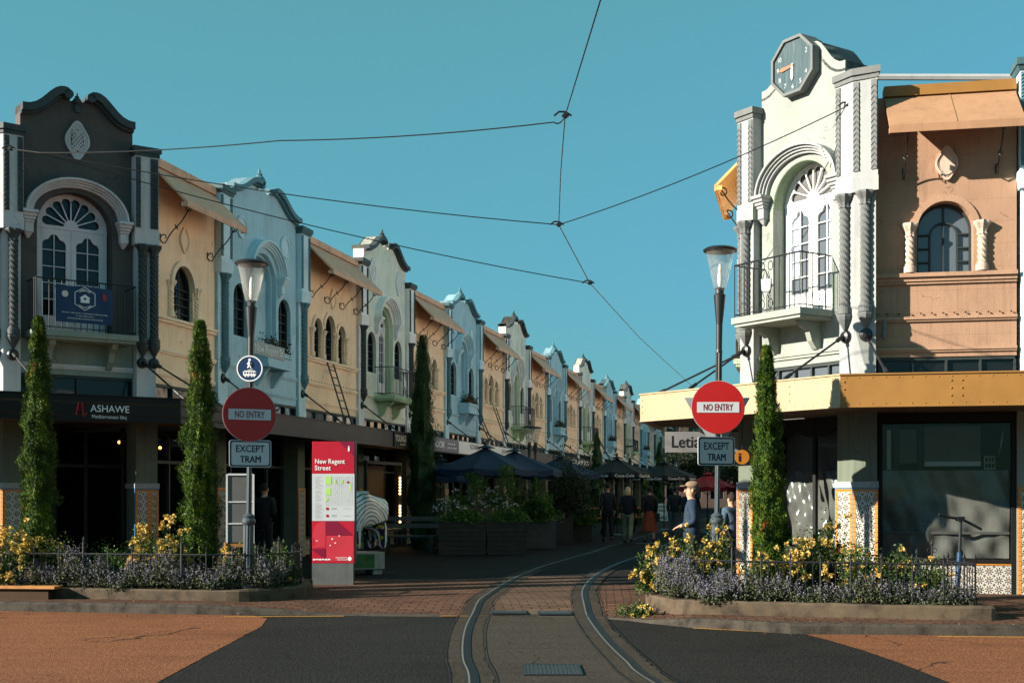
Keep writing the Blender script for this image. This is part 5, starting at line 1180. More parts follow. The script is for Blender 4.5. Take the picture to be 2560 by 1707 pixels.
# hanging sign under the right canopy
t = empty('hanging_sign', (3.78, 24.3, 2.64), 0, 'pale hanging sign with black serif-like lettering under the cream canopy', 'shop sign')
m = MB(); m.box(-.74, .86, -.02, .02, -.20, .21); m.build('board', paint('white hanging board', (.22,.22,.22), .5), t); m = MB(); text(m, 'Letia', -.33, -.10, .56, .23, -.022, .012); text(m, 'e', .58, -.10, .10, .15, -.022, .012); m.build('lettering', M['ink'], t)
m = MB(); 
for x in (-.5,.5): m = MB(); m.tube([(x,0,.21),(x,0,.36)], .008, 5); m.build('hanger', M['black'], t)
x, z = atz(1855, 1142, 19.4); t = empty('hanging_disc_sign', (x, 19.4, z), 0, 'round orange information sign with a black i under the right canopy', 'shop sign')
m = MB(); m.lathe([(.115,-.01),(.115,.01)], (0,0,0), 28, axis='y'); m.build('disc', M['orangesign'], t); m = MB(); text(m, 'i', -.04, -.07, .04, .14, -.013, .02); m.build('lettering', M['ink'], t)
m = MB(); m.tube([(0,0,.13),(0,0,.62)], .008, 5); m.build('hanger', M['black'], t)
x, z = atz(1886, 1142, 19.0); t = empty('hanging_disc_sign', (x, 19.0, z), R(78), 'second orange disc sign seen edge on beside the right cypress', 'shop sign')
m = MB(); m.lathe([(.115,-.01),(.115,.01)], (0,0,0), 28, axis='y'); m.build('disc', M['orangesign'], t); m = MB(); m.tube([(0,0,.13),(0,0,.62)], .008, 5); m.build('hanger', M['black'], t)
# lit jeweller's display
a0, _ = on(FSL, .95, 915, 1200); a1, _ = on(FSL, .95, 1000, 1200); t = empty('display_window', (*to_world(FSL, (a0+a1)/2, .95), .1), FSL[2], "jeweller's display window edged with warm bulbs behind the painted statue", 'display window')
w = (a1-a0)/2; m = MB(); m.box(-w-.05,-w,-.04,.05,0,2.4).box(w,w+.05,-.04,.05,0,2.4).box(-w,w,-.04,.05,.45,.52).box(-w,w,-.04,.05,2.32,2.4); m.build('frame', M['darkframe'], t)
MB().box(-w, w, .5, .52, .5, 2.3).build('backdrop', paint('brown display backdrop', (.05,.03,.015), .6), t); MB().box(-w, w, .0, .5, .46, .5).build('shelf', M['woodw'], t)
for k in range(22):
    m = MB(); p = (w-.06, -.02, .7+k*.09) if k < 15 else (w-.2-(k-15)*.13, -.02, .58)
    if 5 < k < 9: continue
    m.ball(p, .027, 8, 6); m.build('bulb', M['bulb'], t)
# ladders
def ladder(u0, v0, d0, u1, v1, label, y0=-.05, y1=-1.1):
    a0, z0 = on(frame(*street(0), SX, SY), y0, u0, v0); a1, z1 = on(frame(*street(0), SX, SY), y1, u1, v1); z1 = max(z1, 3.24)
    t = empty('ladder', (*street(a1), 3.24), RZ_L, label, 'ladder', 'black ladders against the left terrace'); p = Vector((a0-a1, y0, z0-3.24)); q = Vector((0, y1, 0.02))
    m = MB(); s = Vector((.2,0,0)); m.tube([p-s, q-s], .02, 6).tube([p+s, q+s], .02, 6); m.build('rail', M['black'], t); m = MB(); n = max(6, int((p-q).length/.3))
    for i in range(1, n): c = q+(p-q)*(i/n); m.tube([c-s, c+s], .014, 5)
    m.build('rung', M['black'], t)
ladder(826, 908, 0, 872, 1060, 'black ladder leaning on the nearest cream shop'); ladder(1180, 997, 0, 1232, 1118, 'black ladder leaning by the second blue shop'); ladder(1235, 1013, 0, 1272, 1122, 'black hooked ladder just right of the second blue shop'); ladder(1490, 1085, 0, 1530, 1158, 'distant black ladder beside the third blue shop')

# ------------------------------------------------------------------ overhead wires
def wire(name, pts, label, r=.012, sag=.06, cat='overhead wire'):
    t0 = Vector(pts[0]); o = []
    for i in range(len(pts)-1):
        a, b = Vector(pts[i]), Vector(pts[i+1])
        for k in range(12): q = k/12; p = a+(b-a)*q; p.z -= sag*4*q*(1-q); o.append(p-t0)
    o.append(Vector(pts[-1])-t0); m = MB(); m.tube(o, r, 5); b = m.build(name, M['black'], loc=t0); return tag(b, label, cat)
def at3(u, v, y): x, z = atz(u, v, y); return (x, y, z)
A0 = at3(26, 372, 20.6); A1 = at3(100, 382, 20.0); N1 = at3(1397, 562, 19.9); N2 = at3(1475, 708, 22.6); N3 = at3(1413, 290, 15.5); A5 = at3(2120, 265, 18.5)
for w_ in (wire('span_wire', [A0, A1], 'short wire from the left pier to where the span wires meet', .009, 0), wire('span_wire', [A1, at3(700, 352, 17), at3(1385, 306, 15.5), N3], 'uppermost span wire rising from the left pier to the trolley wire', .009, .05), wire('span_wire', [A1, N1], 'middle span wire from the left pier to the wire junction', .009, .12), wire('span_wire', [A1, N2], 'lowest span wire from the left pier to the farther wire junction', .009, .15), wire('span_wire', [N1, A5], 'span wire from the wire junction up to the white clock gable', .009, .10), wire('span_wire', [A5, at3(2075, 420, 18.9)], 'thin stay wire dropping from the wire anchor on the clock gable', .006, 0)): w_['group'] = 'span wires over the street'
for w_ in (wire('trolley_wire', [at3(1900, -1500, 6.), at3(1520, -60, 10.5), at3(1465, 120, 12.5), N3], 'tram wire leaving the top of the photo', .008, 0), wire('trolley_wire', [N3, at3(1402, 430, 17.5), N1], 'tram wire between the two upper junctions', .008, 0), wire('trolley_wire', [N1, N2], 'short tram wire between the two lower junctions', .009, 0), wire('trolley_wire', [N2, at3(1600, 845, 30), at3(1752, 985, 46)], 'tram wire running down the street behind the cream canopy', .009, 0)): w_['group'] = 'tram wires'
for p, lb in ((N1, 'wire clamp where the middle span wire meets the tram wire'), (N2, 'wire clamp where the lowest span wire meets the tram wire'), (N3, 'wire clamp where the uppermost span wire meets the tram wire'), (A0, 'dark wire anchor on the left grey pier'), (A5, 'dark wire anchor on the white clock gable pier')):
    m = MB(); m.ball((0,0,0), (.05,.03,.03), 8, 6); m.tube([(-.14,0,-.0),(-.08,0,.05),(.0,0,.05),(.08,0,0)], .014, 5); m.lathe([(.03,-.04),(.03,.05)], (0,0,0), 8, axis='y'); o = m.build('wire_clamp', M['black'], loc=p); tag(o, lb, 'wire clamp')
# ------------------------------------------------------------------ vegetation
M['cypress'] = leafmat('cypress foliage', [(.007,.018,.005), (.022,.052,.008), (.06,.115,.010), (.15,.19,.02)], 7., patch=(.22,.07,.012))
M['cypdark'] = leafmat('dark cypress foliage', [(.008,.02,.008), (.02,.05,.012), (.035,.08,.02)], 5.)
M['rosefol'] = leafmat('rose leaves', [(.015,.03,.008), (.045,.08,.015), (.10,.14,.03)], 9.); M['bloom'] = leafmat('yellow rose petals', [(.38,.22,.035), (.58,.40,.09), (.66,.52,.2)], 20.)
M['lavfol'] = leafmat('catmint leaves', [(.02,.03,.015), (.06,.075,.035), (.13,.14,.07)], 9.); M['lavfl'] = leafmat('catmint flowers', [(.07,.065,.085), (.16,.15,.19), (.30,.28,.30)], 30.)
M['fol'] = leafmat('planter leaves', [(.012,.03,.01), (.05,.12,.018), (.13,.24,.04)], 6.); M['foldark'] = leafmat('dark shrub leaves', [(.01,.02,.01), (.025,.04,.018), (.05,.065,.03)], 6.); M['whitefl'] = leafmat('white blossoms', [(.5,.48,.5), (.7,.66,.68), (.85,.82,.82)], 30.)
M['bark'] = paint('bark', (.08,.055,.035), .9, bmp=1., fine=20)
def quads(P, A, B, L_, W_):
    """arrays: base points, axis, side, length, width -> leaf quads"""
    n = len(P); L_ = L_[:,None]; W_ = W_[:,None]
    V = np.stack([P-B*W_*.15, P+A*L_*.5-B*W_*.5, P+A*L_, P+A*L_*.5+B*W_*.5], 1).reshape(-1,3)
    return V, np.arange(4*n).reshape(n,4)
def unit(v): return v/np.maximum(np.linalg.norm(v, axis=1, keepdims=True), 1e-6)
def np_mesh(name, V, Fq, mat, parent=None, loc=None):
    me = bpy.data.meshes.new(name); n = len(V); k = len(Fq)
    me.vertices.add(n); me.vertices.foreach_set('co', V.astype(np.float32).ravel()); me.loops.add(4*k); me.loops.foreach_set('vertex_index', Fq.astype(np.int32).ravel())
    me.polygons.add(k); me.polygons.foreach_set('loop_start', np.arange(0, 4*k, 4, dtype=np.int32)); me.polygons.foreach_set('loop_total', np.full(k, 4, dtype=np.int32))
    me.update(calc_edges=True); me.materials.append(mat); o = bpy.data.objects.new(name, me); COL.objects.link(o); adopt(o, parent)
    if loc is not None: o.location = loc
    return o
def cypress(x, y, z0, h, r, label, mat, n=15000, seed=1, group='columnar cypresses', lean=0.):
    rg = np.random.default_rng(seed); t = empty('cypress_tree', (x, y, z0), 0, label, 'tree', group)
    def rad(tt): return r*np.clip(np.minimum(.80+tt*1.2, 1.)*np.where(tt < .42, 1., (np.maximum(0, 1-(tt-.42)/.60))**.52), .0, None)
    ph = rg.uniform(0, 6, 8)
    def lump(a, tt): return .97+.17*np.sin(3*a+15*tt+ph[0])+.2*np.sin(4*a-27*tt+ph[1])*np.sin(2*a+19*tt+ph[4])+.2*np.sin(2*a+43*tt+ph[2])+.2*np.sin(7*a+37*tt+ph[3])*np.sin(3*a-51*tt+ph[5])
    a = rg.uniform(0, 2*PI, n); tt = rg.uniform(0, 1, n)**1.15; q = rg.uniform(.72, 1.02, n)+(rg.uniform(0, 1, n) < .05)*rg.uniform(0,.22,n)
    R_ = rad(tt)*lump(a, tt)*q; z = tt*h*.985
    P = np.stack([R_*np.cos(a)+lean*z, R_*np.sin(a), z], 1); out = np.stack([np.cos(a), np.sin(a), np.zeros(n)], 1)
    A = unit(out*.45+np.array([0,0,1.])*rg.uniform(.5,1.1,(n,1))+rg.normal(0,.25,(n,3))); B = unit(np.cross(out, np.array([0,0,1.]))+rg.normal(0,.38,(n,3)))
    V, Q = quads(P, A, B, rg.uniform(.022,.065,n), rg.uniform(.010,.026,n)); np_mesh('foliage', V, Q, mat, t)
    m = MB(); k = 18; vs = []
    for j in range(k+1):
        tj = j/k
        for i in range(14): b = 2*PI*i/14; rr = float(rad(np.array(tj))*lump(np.array(b), np.array(tj))*.74); vs.append((rr*math.cos(b)+lean*tj*h, rr*math.sin(b), tj*h*.97))
    m.add(vs, [(j*14+i, j*14+(i+1)%14, (j+1)*14+(i+1)%14, (j+1)*14+i) for j in range(k) for i in range(14)]); m.build('crown_core', mat, t)
    m = MB(); m.tube([(0,0,-.15),(lean*h*.4,0,h*.4)], [.05,.03], 8); m.build('trunk', M['bark'], t); return t
cypress(-7.10, 18.35, .22, 4.1, .225, 'browning columnar cypress at the far left in front of the black canopy', M['cypress'], seed=3, n=34000)
cypress(-4.70, 18.45, .22, 4.05, .25, 'green columnar cypress just left of the left lamp post', M['cypress'], seed=8, n=38000)
cypress(3.42, 16.25, .22, 3.4, .20, 'sunlit columnar cypress in the right flower bed', M['cypress'], seed=5, n=34000, lean=-.012)
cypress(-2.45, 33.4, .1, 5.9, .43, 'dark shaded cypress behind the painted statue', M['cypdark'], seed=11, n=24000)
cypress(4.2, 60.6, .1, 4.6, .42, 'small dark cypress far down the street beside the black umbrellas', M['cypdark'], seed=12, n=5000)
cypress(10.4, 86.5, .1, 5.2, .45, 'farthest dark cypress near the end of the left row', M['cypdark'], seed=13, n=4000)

def bushy(name, x, y, z0, rx, ry, rz_, label, cat, mat, n, leaf=(.03,.06), flowers=None, seed=1, group=None, hollow=.5, fl=(.02,.04), nf=60, extra=None, stems=True):
    rg = np.random.default_rng(seed); t = empty(name, (x, y, z0), 0, label, cat, group)
    def pts(n, lo):
        d = unit(rg.normal(0,1,(n,3))); d[:,2] = np.abs(d[:,2])*.9+rg.uniform(-.15,.1,n); a = np.arctan2(d[:,1], d[:,0])
        q = (lo+(1-lo)*rg.uniform(0,1,n)**.6)*(1+.22*np.sin(3*a+seed)+.2*np.sin(5*a+7*d[:,2]+seed*2)+.12*np.sin(11*d[:,2]+4*a))
        return np.stack([d[:,0]*rx*q, d[:,1]*ry*q, np.maximum(.02, rz_*.12+d[:,2]*rz_*q)], 1), d
    P, d = pts(n, hollow*.4); A = unit(d+rg.normal(0,.8,(n,3))); B = unit(np.cross(A, rg.normal(0,1,(n,3))))
    V, Q = quads(P, A, B, rg.uniform(*leaf, n), rg.uniform(leaf[0]*.5, leaf[1]*.6, n)); np_mesh('foliage', V, Q, mat, t)
    if flowers:
        P, d = pts(nf, .85); cl = P[rg.integers(0, max(3, nf//6), nf)]+rg.normal(0,.055,(nf,3)); P = np.where(rg.uniform(0,1,(nf,1)) < .75, cl, P); VV = []; k = 20
        dd = unit(np.repeat(d, k, 0)*.35+rg.normal(0,.8,(nf*k,3))); C = np.repeat(P, k, 0)+dd*fl[1]*.3; A = unit(dd*.4+rg.normal(0,.6,(nf*k,3))); B = unit(np.cross(A, rg.normal(0,1,(nf*k,3))))
        V, Q = quads(C, A, B, rg.uniform(*fl, nf*k), rg.uniform(fl[0], fl[1], nf*k)); o = np_mesh('blossoms', V, Q, flowers, t); o['kind'] = 'stuff'
    if stems:
        m = MB()
        for k in range(7):
            a = 2*PI*k/7+seed; m.tube([(0,0,-.05), (rx*.3*math.cos(a), ry*.3*math.sin(a), rz_*.45), (rx*.6*math.cos(a), ry*.6*math.sin(a), rz_*.85)], [.012,.008,.004], 5)
        m.build('stems', M['bark'], t)
    return t
RB = [(-7.35,17.95,.42,.75,95,'yellow rose bush at the far left end of the left bed'),(-6.75,18.1,.30,.62,60,'yellow rose bush in front of the browning cypress'),
      (-5.45,18.35,.34,.78,95,'full yellow rose bush left of the green cypress'),(-5.0,18.0,.26,.68,60,'smaller yellow rose bush touching the green cypress'),(-3.95,18.15,.38,.52,5,'sparse rose bush round the foot of the left lamp post'),(-3.45,18.2,.26,.5,2,'leafy rose bush at the right end of the left bed')]
for i, (x, y, r, h, nf, lb) in enumerate(RB): bushy('rose_bush', x, y, .25, r, r*.8, h, lb, 'plant', M['rosefol'], 4200, (.028,.055), M['bloom'] if nf else None, 30+i, 'rose bushes in the flower beds', fl=(.028,.048), nf=int(nf*1.9))
bushy('green_shrub', -6.0, 18.5, .25, .55, .35, .55, 'low bright green shrub between the two left rose clumps', 'plant', M['fol'], 3600, (.03,.05), None, 51, None)
RB2 = [(1.95,16.5,.26,.62,40,'yellow rose bush spilling over the left end of the right bed'),(2.33,16.6,.30,.80,60,'tall yellow rose bush left of the right lamp post'),(2.78,16.5,.24,.88,50,'yellow rose bush in front of the right lamp post'),
       (3.25,15.75,.28,.58,22,'rose bush at the foot of the sunlit cypress'),(3.75,15.9,.30,.80,55,'yellow rose bush just right of the sunlit cypress'),(4.2,16.3,.28,.98,50,'tallest yellow rose bush before the tiled pillar'),
       (4.45,15.6,.28,.72,35,'yellow rose bush with blooms against the fence, right of centre'),(4.9,15.5,.28,.62,14,'thin rose bush near the right end of the fence'),(5.3,15.4,.22,.45,2,'low leafy bush at the right end of the right bed')]
for i, (x, y, r, h, nf, lb) in enumerate(RB2): bushy('rose_bush', x, y, .27, r, r*.8, h*.9, lb, 'plant', M['rosefol'], 4200, (.026,.052), M['bloom'], 60+i, 'rose bushes in the flower beds', fl=(.026,.045), nf=int(nf*1.6))
bushy('rose_bush', 1.62, 15.95, .03, .26, .2, .16, 'trailing rose stems lying on the paving by the end of the right bed wall', 'plant', M['rosefol'], 700, (.025,.05), M['bloom'], 80, 'rose bushes in the flower beds', fl=(.02,.035), nf=10)
def catmint(pts_fn, n, nf, seed, label, loc):
    rg = np.random.default_rng(seed); P = pts_fn(rg, n); A = unit(rg.normal(0,.6,(n,3))+np.array([0,-.25,.5])); B = unit(np.cross(A, rg.normal(0,1,(n,3))))
    V, Q = quads(P, A, B, rg.uniform(.02,.05,n), rg.uniform(.012,.03,n)); t = tag(np_mesh('catmint_edging', V-np.array(loc), Q, M['lavfol'], None, loc), label, 'ground cover', None, 'stuff')
    P = pts_fn(rg, nf); P[:,2] += .03; Ax = unit(rg.normal(0,.35,(nf,3))+np.array([0,-.35,1.])); k = 9; i = np.tile(np.arange(k), nf)[:,None]
    C = np.repeat(P, k, 0)+np.repeat(Ax, k, 0)*i*.016; A = unit(rg.normal(0,1,(nf*k,3))+np.array([0,0,.3])); B = unit(np.cross(A, rg.normal(0,1,(nf*k,3))))
    V, Q = quads(C, A, B, rg.uniform(.012,.026,nf*k), rg.uniform(.01,.02,nf*k)); o = np_mesh('flower_spikes', V-np.array(loc), Q, M['lavfl'], t); o['kind'] = 'stuff'
def line_pts(pl, wid, zlo, zhi, drop=0):
    xs_ = np.array([p[0] for p in pl]); ys_ = np.array([p[1] for p in pl]); s = np.r_[0, np.cumsum(np.hypot(np.diff(xs_), np.diff(ys_)))]
    def f(rg, n):
        q = rg.uniform(0, s[-1], n); x = np.interp(q, s, xs_); y = np.interp(q, s, ys_); o = rg.uniform(0, 1, n)**.8
        top = zlo+(zhi-zlo)*(.62+.2*np.sin(q*5.)+.15*np.sin(q*13.+1)); w = wid*(1+.2*np.sin(q*9.)); d = rg.uniform(-1, 1, n)
        z = zlo+(top-zlo)*np.sqrt(np.maximum(0,1-d*d*.8))*rg.uniform(.15,1.,n)**.5; return np.stack([x+rg.normal(0,.04,n), y+d*w, z], 1)
    return f
catmint(line_pts([(-7.9,17.98),(-6.1,17.78),(-4.3,17.55),(-3.5,17.7),(-3.3,18.4)], .2, .2, .82), 15000, 1700, 5, 'grey-purple catmint edging along the front of the left bed', (-5.5,17.7,.25))
catmint(line_pts([(1.95,16.2),(2.05,15.95),(2.3,15.72),(2.9,15.55)], .24, .2, .85), 7000, 1000, 6, 'grey-purple catmint spilling over the left end of the right bed', (2.3,15.8,.25))
catmint(line_pts([(2.9,15.5),(4.4,15.12),(5.6,14.85)], .13, .22, .62), 9000, 420, 7, 'low dark catmint along the fence of the right bed', (4.3,15.1,.25))
# ------------------------------------------------------------------ flower beds and fences
def bed(outline, z0, z1, name, label, soil=.0):
    cx = sum(p[0] for p in outline)/len(outline); cy = sum(p[1] for p in outline)/len(outline); t = empty(name, (cx, cy, z0), 0, label, 'garden bed', 'raised flower beds'); n = len(outline)
    P = [(x-cx, y-cy) for x, y in outline]; o = []
    for i in range(n):
        a = Vector(P[i-1]); b = Vector(P[i]); c = Vector(P[(i+1)%n]); d1 = (b-a).normalized(); d2 = (c-b).normalized(); nn = (Vector((-d1.y, d1.x))+Vector((-d2.y, d2.x))); nn /= max(nn.length_squared/2, .6); q = b+nn*.16; o.append((q.x, q.y))
    m = MB(); h = z1-z0; j = [random.uniform(-.008,.008) for _ in P]; k = n
    vs = [(x,y,-.1) for x,y in P]+[(x*.999,y*.999,h-.025) for x,y in P]+[(x+(a-x)*.12,y+(b-y)*.12,h+j[i]) for i,((x,y),(a,b)) in enumerate(zip(P,o))]+[(a,b,h+j[i]) for i,(a,b) in enumerate(o)]+[(a,b,-.1) for a,b in o]
    m.add(vs, [(l*k+i, l*k+(i+1)%k, (l+1)*k+(i+1)%k, (l+1)*k+i) for l in range(4) for i in range(k)]); m.build('bed_wall', M['concrete'], t)
    m = MB(); m.plan(o, -.05, h-.04); m.build('soil', M['soil'], t); return t
def smoothpoly(P, k=4):
    n = len(P); out = []
    for i in range(n):
        p0, p1, p2, p3 = P[i-1], P[i], P[(i+1)%n], P[(i+2)%n]
        L_ = math.hypot(p2[0]-p1[0], p2[1]-p1[1]); kk = k if L_ < 1.3 else 1
        for j in range(kk):
            t = j/kk; out.append(tuple(.5*((2*p1[c])+(-p0[c]+p2[c])*t+(2*p0[c]-5*p1[c]+4*p2[c]-p3[c])*t*t+(-p0[c]+3*p1[c]-3*p2[c]+p3[c])*t**3) for c in (0,1)))
    return out
LB = [(-12,18.35),(-9,17.95),(-6.13,17.6),(-4.3,17.3),(-3.6,17.42),(-3.18,17.9),(-3.05,18.6),(-3.3,19.3),(-4.0,19.6),(-12,20.3)]
RBD = [(2.18,15.6),(2.78,15.35),(3.6,15.12),(4.41,14.9),(5.6,14.62),(5.78,14.85),(5.5,16.2),(5.2,17.0),(4.4,17.5),(2.7,18.0),(2.05,17.6),(1.83,16.8),(1.88,16.1)]
bed(smoothpoly(LB), .1, .27, 'flower_bed', 'long raised bed with catmint and roses on the left pavement'); bed(smoothpoly(RBD), .1, .285, 'flower_bed', 'rounded raised bed of yellow roses on the right pavement')
def fence(pl, zb, label, tall=(), sp=.37):
    x0, y0 = pl[0]; t = empty('iron_fence', (x0, y0, zb), 0, label, 'fence', 'low iron fences round the beds'); Q = [Vector((x-x0, y-y0)) for x, y in pl]
    cum = [0]; 
    for a, b in zip(Q, Q[1:]): cum.append(cum[-1]+(b-a).length)
    def at(s):
        for i in range(len(Q)-1):
            if s <= cum[i+1]+1e-6: return Q[i]+(Q[i+1]-Q[i])*((s-cum[i])/(cum[i+1]-cum[i]))
        return Q[-1]
    n = max(1, round(cum[-1]/sp)); sp = cum[-1]/n; zt = .50
    m = MB(); m.tube([(p.x, p.y, zt) for p in Q], .011, 6); m.tube([(p.x, p.y, .09) for p in Q], .010, 6); m.build('rail', M['black'], t)
    pk = MB()
    for i in range(n):
        A, B_ = at(i*sp), at((i+1)*sp)
        for k in range(1, 4):                              # hairpin pickets: uprights joined by hoops under the rail
            p = A+(B_-A)*(k/4); pk.tube([(p.x, p.y, .09), (p.x, p.y, zt-.06)], .006, 5)
        for k in range(4):
            a = A+(B_-A)*(k/4); b = A+(B_-A)*((k+1)/4); pk.tube([(a.x+(b.x-a.x)*(1-math.cos(q))/2, a.y+(b.y-a.y)*(1-math.cos(q))/2, zt-.06+.052*math.sin(q)) for q in [PI*j/6 for j in range(7)]], .0055, 4)
    pk.build('pickets', M['black'], t)
    for i in range(n+1):
        p = at(i*sp); m = MB(); hi = i in tall; h = zt+(.18 if hi else .05)
        m.tube([(p.x,p.y,-.04),(p.x,p.y,h)], .012 if not hi else .015, 6); m.lathe([(.012,0),(.022,.02),(.012,.045),(.003,.075)], (p.x,p.y,h), 6)
        if hi:
            for q in (0, PI/2, PI, 1.5*PI): m.tube([(p.x+.0+.035*math.cos(q)+.025*math.cos(w)*math.cos(q), p.y, h-.06+.03*math.sin(w)+.03*math.sin(q)) for w in [2*PI*e/8 for e in range(8)]], .005, 4, closed=True)
        m.build('post', M['black'], t)
    return t
fence([(-9.2,18.08),(-6.13,17.72),(-4.35,17.42)], .26, 'black hooped iron fence along the front of the left bed', (8, 12)); fence([(-4.35,17.42),(-3.68,17.54),(-3.30,17.95),(-3.17,18.6),(-3.4,19.2)], .26, 'black iron fence curving round the right end of the left bed', (3,))
fence([(2.45,15.63),(2.8,15.48),(4.42,15.02),(5.58,14.74)], .28, 'black hooped iron fence along the front of the right bed', (1,)); fence([(5.58,14.74),(5.62,14.9),(5.36,16.15),(5.08,16.9),(4.5,17.3)], .28, 'black iron fence closing the right end of the right bed', (3,)); fence([(2.45,15.63),(2.1,16.2),(2.02,16.8),(2.25,17.5),(2.75,17.8)], .28, 'black iron fence round the left end of the right bed')
t = empty('timber_bench', (-7.9, 17.66, .12), R(-6), 'low orange-brown timber plank seat at the left edge of the left bed', 'bench'); MB().box(-1.4, 1.42, -.12, .12, .15, .19).build('plank', M['woodw'], t, bevel=.006); MB().box(-1.35, 1.3, -.07, .1, .0, .149).build('base', paint('dark brown base', (.05,.025,.01), .8), t)

rg = np.random.default_rng(77); n = 420; q = rg.uniform(0,1,n)
X = np.where(q < .5, rg.uniform(-8,-2.5,n), rg.uniform(1.5,6,n)); Y = np.array([ky(x) for x in X])+rg.uniform(-.9,.75,n)*rg.uniform(0,1,n); Z = np.array([gz(x,y)+(kh(x) if -.15 < y-ky(x) < 0 else 0) for x, y in zip(X,Y)])+.012
A = unit(rg.normal(0,1,(n,3))*[1,1,.15]); Bv = unit(np.cross(A, np.array([0,0,1.])+rg.normal(0,.2,(n,3)))); V, Q = quads(np.stack([X,Y,Z],1)-np.array([0,15.,0]), A, Bv, rg.uniform(.02,.045,n), rg.uniform(.012,.028,n))
tag(np_mesh('fallen_leaves', V, Q, leafmat('dry leaves', [(.05,.03,.015), (.14,.08,.03), (.3,.2,.07)], 30.), None, (0,15.,0)), 'dry leaves and petals scattered along the kerbs', 'leaf litter', None, 'stuff')
# ------------------------------------------------------------------ cafe furniture
def umbrella(x, y, zt, half, mat, label, n=8, text_s=None, sq=False, rz=0., group='cafe umbrellas'):
    t = empty('cafe_umbrella', (x, y, .1), rz, label, 'umbrella', group); zt -= .1; ze = zt-.30*half-.18; k = 4 if sq else 8; m = MB(); a0 = PI/4 if sq else PI/8; rr = half/math.cos(PI/k)
    P = [(rr*math.cos(a0+2*PI*i/k), rr*math.sin(a0+2*PI*i/k)) for i in range(k)]
    vs = [(0,0,zt)]; rings = 5
    for j in range(1, rings+1):
        q = j/rings
        for i in range(k):
            for s in range(3):
                f = s/3; px = P[i][0]*(1-f)+P[(i+1)%k][0]*f; py = P[i][1]*(1-f)+P[(i+1)%k][1]*f; sagz = .05*math.sin(PI*f)*q; vs.append((px*q, py*q, zt-(zt-ze)*q**.9-sagz+.0))
    K = 3*k; fs = [(0, 1+i, 1+(i+1)%K) for i in range(K)]+[(1+(j-1)*K+i, 1+(j-1)*K+(i+1)%K, 1+j*K+(i+1)%K, 1+j*K+i) for j in range(1, rings) for i in range(K)]
    b = len(vs); vs += [(v[0]*1.004, v[1]*1.004, v[2]-.16-.01*(i%2)) for i, v in enumerate(vs[-K:])]; fs += [(b-K+i, b-K+(i+1)%K, b+(i+1)%K, b+i) for i in range(K)]
    m.add(vs, fs); c = m.build('canopy', mat, t); m = MB(); m.add([(0,0,zt+.07)]+[(p[0]*.2, p[1]*.2, zt-.02) for p in P], [(0, 1+i, 1+(i+1)%k) for i in range(k)]); m.build('vent', mat, c)
    m = MB()
    for p in P: m.tube([(0,0,zt-.12),(p[0]*.96,p[1]*.96,ze-.03)], .012, 4); m.tube([(p[0]*.5,p[1]*.5,(zt-.12)*.5+(ze-.03)*.5),(0,0,ze-.35)], .008, 4)
    m.build('ribs', M['steel'], t); m = MB(); m.tube([(0,0,0),(0,0,zt+.03)], .025, 8); m.lathe([(.03,0),(.05,.04),(.04,.09),(.01,.12)], (0,0,zt+.06), 10); m.lathe([(.25,0),(.25,.05),(.04,.09)], (0,0,0), 14); m.build('pole', M['black'], t)
    if text_s:
        for i in range(k):
            m = MB(); a = a0+2*PI*(i+.5)/k; mm = Matrix.Rotation(a+PI/2, 4, 'Z') @ Matrix.Translation((0, -(half*1.0+.012), 0))
            m.M = mm
            if math.sin(a) < .1: text(m, text_s, 0, ze-.17, half*.62, .10, 0, .01); m.build('lettering', M['inkwhite'], c)
    return t
umbrella(-.72, 33., 2.86, 1.33, M['umblue'], 'nearest dark blue cafe umbrella over the wooden planters', rz=.2); umbrella(.08, 36.4, 2.88, 1.32, M['umblue'], 'second dark blue cafe umbrella, partly behind the nearest one', rz=.5); umbrella(1.62, 41.5, 2.85, 1.3, M['umblue'], 'third dark blue cafe umbrella above the seated customers')
umbrella(3.7, 43.2, 2.86, 1.12, M['umblack'], 'black cafe umbrella with white lettering above the walkers', text_s='Coca-Cola', rz=.15); umbrella(6.15, 49.5, 2.85, 1.2, M['umblack'], 'farther black cafe umbrella with white lettering left of the cream canopy', text_s='Coca-Cola', rz=.3); umbrella(7.35, 46, 2.1+.25, 1.0, M['umred'], 'red cafe umbrella under the right canopy', rz=.2)
umbrella(-2.1, 31.5+4.5, 2.6, 1.0, M['umblue'], 'low dark blue umbrella behind the dark cypress', rz=.1)
def planter(x, y, w, d, h, label, nb=7, rz=TH*0, corner=True, mat='wood'):
    t = empty('wooden_planter', (x, y, .1), rz, label, 'planter', 'wooden street planters'); m = MB()
    for i in range(nb):
        z0 = h*i/nb+.006; z1 = h*(i+1)/nb-.006; m.box(-w/2, w/2, -d/2, -d/2+.03, z0, z1).box(-w/2, w/2, d/2-.03, d/2, z0, z1).box(-w/2, -w/2+.03, -d/2+.031, d/2-.031, z0, z1).box(w/2-.03, w/2, -d/2+.031, d/2-.031, z0, z1)
    m.box(-w/2+.032, w/2-.032, -d/2+.032, d/2-.032, .0, h-.06); m.build('boards', M[mat], t)
    m = MB(); m.box(-w/2-.02, w/2+.02, -d/2-.02, -d/2+.06, h, h+.03).box(-w/2-.02, w/2+.02, d/2-.06, d/2+.02, h, h+.03).box(-w/2-.02, -w/2+.06, -d/2+.061, d/2-.061, h, h+.03).box(w/2-.06, w/2+.02, -d/2+.061, d/2-.061, h, h+.03); m.build('rim', M[mat], t); MB().box(-w/2+.05, w/2-.05, -d/2+.05, d/2-.05, h-.055, h-.03).build('soil', M['soil'], t); return t
planter(-1.23, 30.7, 1.17, .9, .80, 'long weathered wooden planter under the white flowers, left one of the pair'); planter(-.12, 30.7, .98, .9, .80, 'long weathered wooden planter under the white flowers, right one of the pair')
